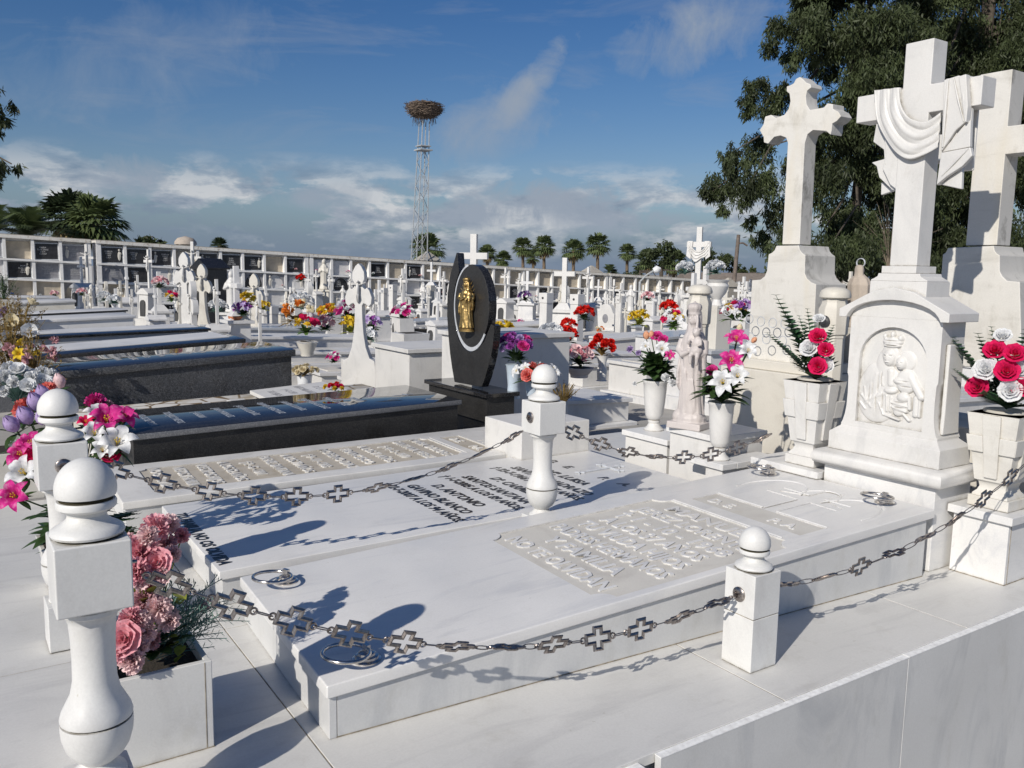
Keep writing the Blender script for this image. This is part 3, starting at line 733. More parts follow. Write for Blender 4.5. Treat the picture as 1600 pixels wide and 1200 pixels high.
# ------------------------------------------------------------------ planter of pink roses (near left)
t = thing('flower_planter', 'square white marble planter box in the near left corner', 'planter', (.29, 2.17, ZP))
m = MB(); wt = .017; S_ = .245; Hh = .238
m.box(0, 0, 0, S_, wt, Hh); m.build('wall_panel', 'marble_post', t, bevel=.0025)
m = MB(); m.box(0, S_-wt, 0, S_, S_, Hh); m.build('wall_panel', 'marble_post', t, bevel=.0025)
m = MB(); m.box(S_-wt, wt+.001, 0, S_-.0015, S_-wt-.001, Hh-.001); m.build('wall_panel', 'marble_post', t, bevel=.0025)
m = MB(); m.box(0, wt+.001, 0, wt, S_-wt-.001, Hh-.001); m.build('wall_panel', 'marble_post', t, bevel=.0025)
m = MB(); m.box(wt, wt, .02, S_-wt, S_-wt, Hh-.028); m.build('soil', 'soil', t)
m = MB(); m.box(S_-.0195, -.0006, .001, S_-.0170, .004, Hh-.002); m.box(.0170, -.0006, .001, .0185, .004, Hh-.002); m.box(-.001, -.0012, 0, S_+.001, 0, .0025); m.box(S_, -.001, 0, S_+.0012, S_, .0025); m.build('joint', 'grout', t)
b = thing('rose_bouquet', 'pink and pale pink artificial roses with grey-green sprigs in the near square planter', 'flowers', (.41, 2.29, ZP+.22))
mb = MB(); mb2 = MB(); r = random.Random(3)
for px, py, Y, k, c, R in ((243, 828, 2.33, 'carnation', 'pink', .044), (264, 822, 2.38, 'carnation', 'palepink', .036), (222, 862, 2.27, 'carnation', 'pink', .046), (247, 880, 2.24, 'rose', 'pink', .034), (212, 892, 2.22, 'carnation', 'pink', .040),
                           (248, 952, 2.22, 'carnation', 'palepink', .042), (226, 938, 2.25, 'carnation', 'dustpink', .036), (264, 970, 2.22, 'carnation', 'palepink', .034), (215, 972, 2.2, 'carnation', 'palepink', .038), (196, 998, 2.18, 'rose', 'pink', .040), (207, 1032, 2.17, 'carnation', 'palepink', .036), (186, 1016, 2.18, 'carnation', 'pink', .036),
                           (318, 948, 2.30, 'carnation', 'palepink', .019), (232, 838, 2.26, 'carnation', 'palepink', .032), (252, 900, 2.22, 'carnation', 'palepink', .030), (228, 985, 2.2, 'carnation', 'palepink', .034), (240, 1000, 2.21, 'carnation', 'dustpink', .026), (218, 1010, 2.19, 'carnation', 'palepink', .032), (205, 968, 2.2, 'carnation', 'pink', .036), (222, 905, 2.22, 'carnation', 'palepink', .032), (270, 865, 2.3, 'carnation', 'palepink', .026), (284, 838, 2.36, 'carnation', 'pink', .026), (205, 928, 2.3, 'carnation', 'palepink', .035), (234, 910, 2.28, 'carnation', 'pink', .034), (204, 850, 2.35, 'carnation', 'palepink', .034), (260, 850, 2.35, 'carnation', 'dustpink', .030)):
    p = PY(px, py, Y); d = Vector((p.x-.40, p.y-2.32, .06))+Vector((-.25, -.45, .25))
    flower(b, k, c, p, d, R, r.randrange(3), base=Vector(b.location)); mb.tube([Vector(b.location), p.lerp(Vector(b.location), .5)+Vector((0, 0, .03)), p], .0022, 4)
for px, py, L in ((236, 930, .06), (222, 945, .05), (268, 925, .06), (262, 1012, .05), (285, 1008, .05), (255, 1000, .05), (275, 1035, .05), (210, 925, .05), (280, 945, .055)):
    p = PY(px, py, 2.25); leaf(mb, p, (r.uniform(-.6, .6), -.5, r.uniform(.0, .8)), L, L*.6, .2, 0, 5)
mb.M = Matrix.Identity(4); world_build(mb, 'leaves', 'leaf_yellow', b, smooth=0, fix=False)
mb = MB()
for i in range(75):
    a = r.uniform(-.35, 1.7); p0 = Vector((.42+r.uniform(-.04, .08), 2.30+r.uniform(-.06, .06), ZP+.23+r.uniform(0, .10)))
    needle_sprig(mb, p0, (math.cos(a)*.9, -.15+r.uniform(-.3, .3), .25+math.sin(a)*.9), r.uniform(.10, .19), 0, 26, .018, i)
world_build(mb, 'needle_sprigs', 'leaf_sage', b, smooth=0, fix=False)
mb = MB()
for i in range(26):
    a = r.uniform(0, 2*PI); leaf(mb, (.41, 2.29, ZP+.24), (math.cos(a)*.6, math.sin(a)*.6, r.uniform(.3, 1.3)), r.uniform(.08, .16), .045, .2)
world_build(mb, 'leaves', 'leaf_dark', b, smooth=0, fix=False)

# ------------------------------------------------------------------ wreath-like bouquet at the left
def pot(name, label, cat, loc, prof, mat, n=24, group=None, part=('body',)):
    t = thing(name, label, cat, loc, group=group); m = MB(); m.lathe(prof, n); m.build('body', mat, t, smooth=40)
    m = MB(); z1 = prof[-1][1]; m.lathe([(.0, z1-.012), (prof[-1][0]*.9, z1-.012), (prof[-1][0]*.9, z1-.010), (0, z1-.010)], n); m.build('soil', 'soil', t); return t
Yw = 3.62
p0 = PY(118, 742, Yw); p0.z = ZP
t = thing('flower_planter', 'low white marble planter hidden under the purple and magenta bouquet', 'planter', p0)
m = MB(); m.frust(0, 0, 0, .19, .11, .09, .14, .11); m.build('body', 'marble_white', t, bevel=.004)
m = MB(); m.box(-.125, -.095, .19, .125, .095, .194); m.build('soil', 'soil', t)
b = thing('lily_bouquet', 'large bouquet of purple tulips, magenta and white lilies behind the second left post', 'flowers', p0+Vector((0, 0, .2)))
cen = Vector(b.location); mb = MB(); r = random.Random(5)
for px, py, Y, k, c, R in ((26, 672, 3.55, 'tulip', 'lilac', .052), (47, 660, 3.55, 'tulip', 'lilac', .056), (62, 640, 3.6, 'tulip', 'lilac', .056), (72, 626, 3.65, 'tulip', 'lilac', .05), (72, 662, 3.5, 'tulip', 'lilac', .048), (92, 640, 3.6, 'tulip', 'lilac', .05),
                           (40, 640, 3.7, 'carnation', 'salmon', .06), (74, 612, 3.75, 'carnation', 'salmon', .05), (60, 622, 3.8, 'carnation', 'salmon', .05), (96, 606, 3.8, 'tulip', 'palepink', .045),
                           (166, 664, 3.5, 'lily', 'magenta', .10), (192, 660, 3.55, 'lily', 'magenta', .085), (152, 652, 3.6, 'lily', 'white', .07), (182, 697, 3.4, 'lily', 'white', .10), (148, 682, 3.45, 'lily', 'white', .07), (160, 707, 3.4, 'lily', 'white', .06), (150, 630, 3.7, 'carnation', 'magenta', .055), (166, 636, 3.7, 'carnation', 'dustpink', .04), (135, 664, 3.6, 'lily', 'crimson', .05),
                           (52, 697, 3.5, 'lily', 'magenta', .07), (38, 715, 3.5, 'lily', 'magenta', .08), (60, 712, 3.45, 'rose', 'crimson', .045), (42, 742, 3.45, 'lily', 'white', .09), (28, 777, 3.4, 'lily', 'magenta', .085), (30, 700, 3.55, 'carnation', 'white', .045), (72, 740, 3.45, 'lily', 'white', .06), (172, 712, 3.45, 'rose', 'crimson', .04)):
    p = PY(px, py, Y); d = (p-cen)*1.2+Vector((-.15, -.45, .12))
    flower(b, k, c, p, d if k != 'tulip' else (p-cen)+Vector((-.12, -.12, .05)), R*(.68 if k == 'lily' else .82), r.randrange(3), base=cen); mb.tube([cen, p.lerp(cen, .5)+Vector((0, 0, .03)), p], .003, 4)
    for q_ in range(5): leaf(mb, p-Vector((0, -.03, .02)), (r.uniform(-1, 1), r.uniform(-.6, .6), r.uniform(-.6, .7)), r.uniform(.05, .09), .035, .2)
world_build(mb, 'stems', 'leaf_dark', b, smooth=0, fix=False)
mb = MB()
for i in range(150):
    a = r.uniform(0, 2*PI); leaf(mb, cen+Vector((r.uniform(-.06, .06), r.uniform(-.06, .02), 0))+Vector((0, 0, r.uniform(-.05, .1))), (math.cos(a), math.sin(a)-.3, r.uniform(0, 1.0)), r.uniform(.09, .19), .05, .3)
world_build(mb, 'leaves', 'leaf_dark', b, smooth=0, fix=False)
mb = MB()
for i in range(20):
    a = r.uniform(-.6, .5); frond(mb, cen+Vector((.02, -.03, .02)), (math.cos(a), -.2+r.uniform(-.3, .2), .25+math.sin(a)*.7), r.uniform(.14, .24), .04, .25, 10)
world_build(mb, 'fern_fronds', 'leaf_mid', b, smooth=0, fix=False)

# white roses and dried plants further left
Y4 = 5.2
p = PY(26, 690, Y4); p.z = ZP
t = thing('flower_planter', 'square stone planter at the left picture edge under the white roses', 'planter', p)
m = MB(); m.frust(0, 0, 0, .26, .11, .11, .13, .13); m.build('body', 'marble_cream', t, bevel=.004)
m = MB(); m.box(-.11, -.11, .26, .11, .11, .263); m.build('soil', 'soil', t)
b = bunch('rose_bouquet', 'bunch of white artificial roses at the left picture edge', 'flowers', PY(28, 628, Y4), [('carnation', 'white', 18), ('rose', 'white', 12)], 26, .20, .17, .038, seed=2, leafmat='leaf_sage')
def dry_plant(label, loc, H, W, seed, mat='leaf_dry', n=60, name='dried_plant', cat='plant', spec=()):
    t = thing(name, label, cat, loc); mb = MB(); r = random.Random(seed)
    for i in range(n):
        a = r.uniform(0, 2*PI); th = abs(r.gauss(0, .6)); L = H*r.uniform(.5, 1.1)
        e = Vector((W*math.sin(th)*math.cos(a), W*math.sin(th)*math.sin(a), L*math.cos(th*.7))); mid = e*.5+Vector((0, 0, .05*H))
        mb.tube([(0, 0, 0), mid, e], .002, 3)
        for k in range(9):
            q = Vector((0, 0, 0)).lerp(e, r.uniform(.4, 1.05)); leaf(mb, q, (r.uniform(-1, 1), r.uniform(-1, 1), r.uniform(-.4, 1)), H*.10, H*.035, .3, 0, 2)
    mb.build('stems_and_leaves', mat, t, smooth=0, fix=False)
    for k, c, nn, R in spec:
        for i in range(nn):
            a = r.uniform(0, 2*PI); q = r.uniform(.3, 1); flower(t, k, c, (W*q*math.cos(a), W*q*math.sin(a), H*r.uniform(.55, .95)), (math.cos(a)-.5, math.sin(a)-.6, .5), R, i, True)
    return t
dry_plant('withered brown plant with pink blooms in a dark pot left of the grey granite tomb', PY(52, 615, 7.2), .42, .26, 4, spec=(('carnation', 'dustpink', 9, .05), ('lily', 'yellow', 4, .05)))
dry_plant('tall withered brown plant at the left picture edge behind the white roses', PY(18, 586, 8.2), .5, .42, 6, n=80, spec=(('rose', 'white', 2, .07),))
dry_plant('withered olive plant with lilac and pale blooms at the left picture edge', PY(14, 545, 10.5), .5, .34, 8, 'leaf_dry', 60, spec=(('rose', 'lilac', 3, .08), ('rose', 'cream', 4, .08)))
dry_plant('brown bush spilling over tomb ends beyond the dried plants at left', PY(34, 527, 12.0), .5, .36, 9, 'leaf_dry', 60)
dry_plant('dark green potted plant at the far left end of the tomb row', PY(6, 472, 16.0), .42, .3, 10, 'leaf_dark', 60)
for px, py, Y, w_, h_, lb in ((20, 640, 7.6, .30, .30, 'dark grey planter box under the tall withered plant at the left edge'), (3, 500, 13.5, .3, .28, 'beige stone planter box at the far left picture edge')):
    p = PY(px, py, Y); t = thing('flower_planter', lb, 'planter', p); m = MB(); m.frust(0, 0, 0, h_, w_*.42, w_*.42, w_*.5, w_*.5); m.build('body', 'granite_edge' if Y < 8 else 'marble_cream', t, bevel=.006); m = MB(); m.box(-w_*.42, -w_*.42, h_, w_*.42, w_*.42, h_+.003); m.build('soil', 'soil', t)
# glass jar
p = PY(66, 640, 6.0); t = thing('glass_vase', 'clear tumbler-shaped vase behind the white roses at left', 'vase', p); m = MB(); m.lathe([(.05, 0), (.055, .02), (.06, .16), (.062, .165), (.057, .165), (.052, .03), (0, .02)], 20); m.build('body', 'plaque_grey', t)

# ------------------------------------------------------------------ headstone with the relief and the draped cross
def prism_px(mb, pts, X, th, zoom=None, mat=0):
    if zoom: ox, oy, k = zoom; pts = [(ox+a/k, oy+b_/k) for a, b_ in pts]
    P = [PX(a, b_, X) for a, b_ in pts]; mb.prism([(p.y, p.z) for p in P], X, X+th, 'X', mat)
Z6 = (1160, 360, 3.0); Z7 = (1160, 30, 3.0)
hs = thing('headstone', 'white marble headstone with a mother and child relief at the head of the ringed tomb', 'headstone', (3.62, 2.215, ZP))
H = lambda: MB()
YC = 2.215
m = H(); m.box(3.462, YC-.275, ZP, 3.74, YC+.275, .818); world_build(m, 'pedestal', 'marble_slab', hs, bevel=.004)
prof = [(-.01, .817), (-.038, .826), (-.046, .845), (-.046, .862), (-.036, .884), (-.012, .893)]
m = H()
vs = []; ring_ = [(3.462, YC-.275), (3.74, YC-.275), (3.74, YC+.275), (3.462, YC+.275)]
for off, z_ in prof: vs += [(x+(off if x < 3.6 else -off), y+(off if y < YC else -off), z_) for x, y in ring_]
fs = [(k*4+i, k*4+(i+1) % 4, (k+1)*4+(i+1) % 4, (k+1)*4+i) for k in range(5) for i in range(4)]+[(3, 2, 1, 0), (20, 21, 22, 23)]
m.add(vs, fs); world_build(m, 'moulding', 'marble_white', hs, smooth=50)
m = H()
vs = []
for off, z_ in ((0, .8935), (0, .975), (.036, 1.006), (.036, 1.02)): vs += [(x+(off if x < 3.6 else -off), y+(off if y < YC else -off), z_) for x, y in ((3.475, YC-.272), (3.72, YC-.272), (3.72, YC+.272), (3.475, YC+.272))]
m.add(vs, [(k*4+i, k*4+(i+1) % 4, (k+1)*4+(i+1) % 4, (k+1)*4+i) for k in range(3) for i in range(4)]+[(3, 2, 1, 0), (12, 13, 14, 15)]); world_build(m, 'plinth', 'marble_white', hs, bevel=.003)
poly = []
for s in (-1, 1):
    side = [(YC+s*.236, 1.012), (YC+s*.228, 1.03), (YC+s*.219, 1.06), (YC+s*.213, 1.10), (YC+s*.211, 1.16), (YC+s*.213, 1.24), (YC+s*.219, 1.255), (YC+s*.219, 1.52)]
    poly += side if s == -1 else side[::-1]
arch = [(YC-.163, 1.035), (YC-.163, 1.33)]+[(YC-.163*math.cos(a), 1.33+.15*math.sin(a)) for a in [PI*i/16 for i in range(1, 16)]]+[(YC+.163, 1.33), (YC+.163, 1.035)]
m = H(); m.prism(poly, 3.512, 3.69); me = m.mesh('b', ['marble_white']); bm = bmesh.new(); bm.from_mesh(me); bmesh.ops.recalc_face_normals(bm, faces=bm.faces); bm.to_mesh(me); bm.free()
cut = MB(); cut.prism(arch, 3.4, 3.534); me = boolean_cut(me, cut); me.transform(T(*(-Vector(hs.location)))); bo = link_mesh(me, 'body', hs)
# relief as a modelled height field inside the arch
elems = [('e', 340, 800, 200, 290, .5), ('e', 300, 700, 110, 210, .55), ('e', 420, 640, 120, 150, .55), ('e', 440, 420, 58, 88, 1.0), ('e', 440, 400, 85, 120, .62), ('e', 380, 520, 70, 170, .5), ('e', 450, 262, 92, 46, .8), ('e', 385, 215, 20, 34, .7), ('e', 455, 195, 20, 40, .75), ('e', 525, 225, 22, 34, .7), ('e', 450, 300, 80, 26, .9),
         ('e', 592, 440, 80, 96, .38), ('e', 550, 465, 50, 66, .98), ('e', 600, 640, 95, 120, .70), ('c', 640, 600, 745, 770, 40, .72), ('e', 545, 640, 60, 36, .92), ('c', 460, 560, 470, 680, 42, .75), ('e', 590, 795, 62, 50, .92), ('e', 560, 880, 85, 90, .66), ('e', 550, 950, 50, 40, .6),
         ('e', 470, 745, 62, 36, .95), ('c', 250, 870, 430, 770, 34, .66), ('c', 200, 820, 300, 930, 22, .62), ('c', 225, 740, 250, 900, 18, .6), ('c', 300, 930, 370, 800, 20, .62), ('c', 190, 900, 240, 960, 18, .55), ('c', 370, 880, 420, 990, 16, .62), ('c', 420, 990, 560, 1020, 16, .6), ('c', 440, 800, 450, 950, 14, .66), ('c', 480, 810, 480, 950, 12, .62),
         ('c', 640, 790, 650, 900, 18, .6), ('c', 700, 790, 700, 950, 30, .5), ('c', 735, 790, 735, 960, 16, .45), ('c', 600, 960, 650, 1010, 20, .5), ('c', 390, 620, 400, 700, 16, .68), ('c', 330, 600, 300, 740, 18, .6), ('c', 500, 900, 620, 930, 18, .74), ('c', 495, 860, 630, 880, 12, .78),
         ('c', 432, 395, 428, 438, 10, 1.30), ('c', 400, 392, 418, 390, 7, 1.08), ('c', 452, 388, 472, 388, 7, 1.08), ('c', 415, 465, 450, 465, 7, 1.1), ('c', 545, 455, 543, 480, 8, 1.22), ('c', 525, 455, 535, 455, 5, 1.05), ('c', 560, 452, 572, 452, 5, 1.05), ('c', 532, 500, 556, 500, 5, 1.06)]
def relief(x, y):
    h = 0.0
    for e in elems:
        if e[0] == 'e':
            q = ((x-e[1])/e[3])**2+((y-e[2])/e[4])**2
            v = e[5]*max(0, 1-q)**.34 if q < 1 else 0
            if v > 0 and e[5] > .9: v = max(v, 0)
        else:
            ax, ay, bx, by = e[1:5]; dx, dy = bx-ax, by-ay; t_ = max(0, min(1, ((x-ax)*dx+(y-ay)*dy)/(dx*dx+dy*dy)))
            d = math.hypot(x-ax-t_*dx, y-ay-t_*dy)/e[5]; v = e[6]*(1-d*d)**.5*1.0 if d < 1 else 0
            if e[5] < 12: v = v
        h = h+v*.0 if v <= 0 else max(h, v*.75+.25*max(h, v)) if v > h else h+.06*v
    for sx_, sy_, rx_, ry_, dp in ((410, 405, 12, 7, .10), (462, 402, 12, 7, .10), (530, 462, 8, 5, .08), (566, 460, 8, 5, .08), (432, 476, 18, 4, .10), (545, 508, 12, 4, .08), (380, 640, 6, 90, .12), (350, 700, 6, 120, .12), (300, 760, 7, 110, .12), (270, 820, 7, 110, .12), (400, 850, 6, 110, .14), (340, 880, 6, 100, .12), (590, 640, 60, 6, .10), (610, 690, 60, 6, .10), (560, 850, 60, 6, .12), (560, 900, 60, 6, .12), (450, 300, 80, 5, .2), (450, 255, 86, 5, .12)):
        q = ((x-sx_)/rx_)**2+((y-sy_)/ry_)**2
        if q < 1: h -= dp*2.4*(1-q)
    return max(0, min(h, 1.35))
nu, nv = 150, 210
us = [165+620*i/nu for i in range(nu+1)]; vv = [120+980*j/nv for j in range(nv+1)]
hm = np.array([[relief(x, y) for x in us] for y in vv])
for _ in range(1):
    hm[1:-1, 1:-1] = (hm[1:-1, 1:-1]*2+hm[:-2, 1:-1]+hm[2:, 1:-1]+hm[1:-1, :-2]+hm[1:-1, 2:])/6
m = H(); vs = []
for j in range(nv+1):
    for i in range(nu+1): vs.append((3.535-.030*hm[j, i]-.0005, YC+.163-.326*i/nu, 1.48-.445*j/nv))
fs = []
for j in range(nv):
    for i in range(nu):
        y_ = YC+.163-.326*(i+.5)/nu; z_ = 1.48-.445*(j+.5)/nv
        if z_ > 1.33 and ((y_-YC)/.1615)**2+((z_-1.33)/.1485)**2 > 1: continue
        fs.append((j*(nu+1)+i, j*(nu+1)+i+1, (j+1)*(nu+1)+i+1, (j+1)*(nu+1)+i))
m.add(vs, fs); world_build(m, 'relief', 'marble_white', hs, smooth=60, fix=False)
# arched pediment
ap = [(YC-.262, 1.515), (YC-.262, 1.552), (YC-.10, 1.635), (YC, 1.655), (YC+.10, 1.635), (YC+.262, 1.552), (YC+.262, 1.515), (YC+.225, 1.515)]
ap += [(YC+.225*math.cos(a)*.98, 1.515+.085*math.sin(a)) for a in [PI*i/14 for i in range(1, 14)]]+[(YC-.225, 1.515)]
m = H(); m.prism(ap, 3.478, 3.712); world_build(m, 'pediment', 'marble_white', hs, bevel=.003)
tym = [(YC-.219, 1.5203)]+[(YC-.222*math.cos(a)*.98, 1.5203+.081*math.sin(a)) for a in [PI*i/14 for i in range(0, 15)]]+[(YC+.219, 1.5203)]
m = H(); m.prism(tym[1:-1], 3.514, 3.69); world_build(m, 'body', 'marble_white', hs)
for s in (-1, 1):
    m = H(); y0, y1 = sorted((YC+s*.2195, YC+s*.238)); m.prism([(3.545, 1.03), (3.675, 1.03), (3.665, 1.12), (3.665, 1.42), (3.55, 1.42), (3.55, 1.12)], y0, y1, 'Y'); world_build(m, 'side_panel', 'marble_white', hs, bevel=.006)
m = H(); m.box(3.51, YC-.135, 1.60, 3.69, YC+.135, 1.682); world_build(m, 'cap_block', 'marble_white', hs, bevel=.003)
pc = [(YC-.135, 1.682), (YC-.132, 1.688), (YC-.118, 1.694), (YC-.102, 1.703), (YC-.098, 1.716), (YC+.098, 1.716), (YC+.102, 1.703), (YC+.118, 1.694), (YC+.132, 1.688), (YC+.135, 1.682)]
m = H(); m.prism(pc, 3.512, 3.68); world_build(m, 'cap_moulding', 'marble_white', hs, bevel=.002)

CY = 2.222; CX = 3.55
cr = thing('cross', 'tall white marble cross draped with a carved cloth on top of the relief headstone', 'cross', (CX+.06, CY, 1.716))
m = H(); m.box(CX-.03, CY-.082, 1.7165, CX+.125, CY+.082, 1.748); world_build(m, 'foot', 'marble_white', cr, bevel=.002)
a_, b_, t_ = .064, .285, .062
o_ = [(CY-a_, 1.748), (CY+a_, 1.748), (CY+a_, 2.395), (CY+b_, 2.395), (CY+b_, 2.512), (CY+a_, 2.512), (CY+a_, 2.70), (CY-a_, 2.70), (CY-a_, 2.512), (CY-b_, 2.512), (CY-b_, 2.395), (CY-a_, 2.395)]
m = H(); m.prism(o_, CX, CX+.105); world_build(m, 'cross_body', 'marble_white', cr, bevel=.004)
# cloth: swag between the arms
def interp(P, t):
    n = len(P)-1; f_ = t*n; i = min(int(f_), n-1); f_ -= i
    p0, p1, p2, p3 = P[max(i-1, 0)], P[i], P[i+1], P[min(i+2, n)]
    return tuple(.5*((2*p1[k])+(-p0[k]+p2[k])*f_+(2*p0[k]-5*p1[k]+4*p2[k]-p3[k])*f_*f_+(-p0[k]+3*p1[k]-3*p2[k]+p3[k])*f_**3) for k in (0, 1))
lowc = [(622, 335), (634, 470), (690, 580), (745, 640), (800, 657), (870, 632), (918, 600)]
uppc = [(735, 322), (745, 400), (780, 455), (825, 478), (868, 484), (905, 465), (932, 440)]
m = H()
def cl(u, v):
    a = interp(lowc, u); c = interp(uppc, u); x = a[0]+(c[0]-a[0])*v; y = a[1]+(c[1]-a[1])*v
    fold = .5+.5*math.cos(2*PI*(v*(2.2+1.2*u)+.35*math.sin(u*4))); f2 = .5+.5*math.cos(2*PI*(v*7.3+u))
    amp = .40+.6*math.sin(PI*(.15+.7*u))
    X = CX-.006-amp*(.009*fold+.002*f2)-.012*math.sin(PI*u)
    p = PX(1160+x/3, 30+y/3, CX-.01); return Vector((X, p.y, p.z))
grid(m, cl, 60, 34)
o = world_build(m, 'cloth_swag', 'marble_white', cr, smooth=60, fix=False); md = o.modifiers.new('s', 'SOLIDIFY'); md.thickness = .012; md.offset = 0
def cloth(pts, X, th, bev=.004, name='cloth_fold'):
    m = H(); prism_px(m, pts, X, th, Z7); return world_build(m, name, 'marble_white', cr, bevel=bev)
cloth([(628, 480), (612, 575), (662, 612), (664, 655), (604, 672), (628, 690), (640, 742), (700, 800), (726, 806), (742, 650), (690, 560)], CX+.02, .03)
cloth([(660, 520), (672, 640), (655, 700), (690, 775), (722, 800), (740, 640), (700, 560)], CX+.004, .025)
cloth([(650, 762), (648, 825), (722, 800), (690, 790)], CX+.045, .02)
cloth([(944, 285), (1016, 262), (1046, 480), (1000, 520), (930, 622)], CX-.024, .022)
cloth([(1012, 268), (1048, 256), (1056, 405), (1048, 485), (1040, 480)], CX-.032, .032)
cloth([(1046, 486), (1070, 470), (1066, 600), (930, 626)], CX-.012, .022)
cloth([(1056, 400), (1075, 415), (1066, 602), (1044, 606)], CX+.004, .02)
cloth([(930, 626), (1068, 600), (1076, 640), (1030, 690), (960, 735), (908, 778)], CX-.026, .024)
cloth([(1030, 690), (1026, 797), (925, 775), (908, 778), (960, 735)], CX+.0, .02)
def drape_rib(p, q, r=.006, X=CX-.026):
    m = H(); A = PX(1160+p[0]/3, 30+p[1]/3, X); B = PX(1160+q[0]/3, 30+q[1]/3, X); m.tube([A, A.lerp(B, .5)+Vector((-.003, 0, 0)), B], [r*.6, r, r*.5], 8); return m
mm_ = H()
for p, q, r_ in (((965, 280), (938, 600), .006), ((990, 275), (1036, 480), .004), ((1030, 265), (1046, 470), .0045), ((1060, 605), (935, 735), .005)):
    k = drape_rib(p, q, r_); mm_.add(k.v, k.f)
world_build(mm_, 'cloth_ribs', 'marble_white', cr, smooth=60)
for u0, u1 in (((620, 742)), ((942, 1056))):
    pa = PX(1160+u0/3, 150, CX); pb = PX(1160+u1/3, 150, CX)
    m = H(); m.box(CX-.010, min(pa.y, pb.y), 2.47, CX+.117, max(pa.y, pb.y), 2.522); world_build(m, 'cloth_over_arm', 'marble_white', cr, bevel=.012, seg=3)
    m = H(); m.box(CX+.106, min(pa.y, pb.y)+.01, 2.15, CX+.119, max(pa.y, pb.y)-.01, 2.50); world_build(m, 'cloth_back', 'marble_white', cr, bevel=.005)

# ------------------------------------------------------------------ side pedestals and square vases
def pedestal(label, x0, y0, x1, y1, zt):
    t = thing('vase_pedestal', label, 'pedestal', ((x0+x1)/2, (y0+y1)/2, ZP)); 
    m = H(); m.box(x0+.02, y0+.02, ZP, x1-.02, y1-.02, zt-.036); world_build(m, 'body', 'marble_slab', t, bevel=.002)
    m = H(); m.box(x0, y0, zt-.035, x1, y1, zt); world_build(m, 'top_slab', 'marble_slab', t, bevel=.004)
    m = H(); m.box(x0+.0385, y0+.0185, ZP+.002, x0+.041, y0+.022, zt-.037); m.box(x0+.018, y0+.018, ZP, x1-.018, y0+.0195, ZP+.003); m.box(x0+.018, y0+.018, ZP, x0+.0195, y1-.02, ZP+.003); world_build(m, 'joint', 'grout', t); return t
pedestal('white marble pedestal under the right square vase, chain shadows on its front', 3.555, 1.665, 4.05, 1.935, .742)
pedestal('white marble pedestal under the left square vase, beside the relief headstone', 3.42, 2.495, 3.9, 2.90, .775)
def square_vase(label, x, y, z0, h=.415, s=1.0, yellow=False):
    t = thing('square_vase', label, 'vase', (x, y, z0)); mt = 'marble_aged' if yellow else 'marble_white'
    m = MB(); m.box(-.085, -.085, 0, .085, .085, .045); m.build('base', mt, t, bevel=.003)
    m = MB(); vs = []
    for a, z_ in ((.074, .0455), (.072, .055), (.060, .068), (.054, .085), (.058, .104), (.066, .112)): vs += [(sx*a, sy*a, z_) for sx, sy in ((-1, -1), (1, -1), (1, 1), (-1, 1))]
    m.add(vs, [(k*4+i, k*4+(i+1) % 4, (k+1)*4+(i+1) % 4, (k+1)*4+i) for k in range(5) for i in range(4)]+[(3, 2, 1, 0), (20, 21, 22, 23)]); m.build('neck', mt, t, smooth=40)
    m = MB(); m.frust(0, 0, .1125, h, .071, .071, .106, .106); m.frust(0, 0, h-.002, h, .106, .106, .108, .108); m.build('body', mt, t, bevel=.003)
    # raised cross on each face
    for k in range(4):
        m = MB(); m.M = RZ(PI/2*k)
        def band(u0, u1, za, zb, th=.011):
            def q(u, z_): 
                a = .071+(.106-.071)*(z_-.1125)/(h-.1125); return a, u*a/.106
            vs = []
            for off in (-.004, th):
                for u, z_ in ((u0, za), (u1, za), (u1, zb), (u0, zb)):
                    a, uu = q(u, z_); vs.append((-a-off, uu, z_))
            m.add(vs, [(0, 1, 2, 3), (7, 6, 5, 4), (0, 4, 5, 1), (1, 5, 6, 2), (2, 6, 7, 3), (3, 7, 4, 0)])
        band(-.038, .038, .128, h-.004); band(-.116, -.0385, .235, h-.095); band(.0385, .116, .235, h-.095)
        m.build('raised_cross', mt, t, bevel=.003)
    m = MB(); m.lathe([(.0, h), (.075, h), (.085, h+.004), (.085, h+.012), (.078, h+.014), (.070, h+.008), (0, h+.006)], 28); m.build('rim', 'marble_cream', t, smooth=40)
    return t
square_vase('square flared vase with raised crosses and rust-yellow streaks, right of the relief headstone', 3.70, 1.80, .743, .40, yellow=True)
square_vase('square flared vase with raised crosses, left of the relief headstone', 3.56, 2.645, .776, .415)
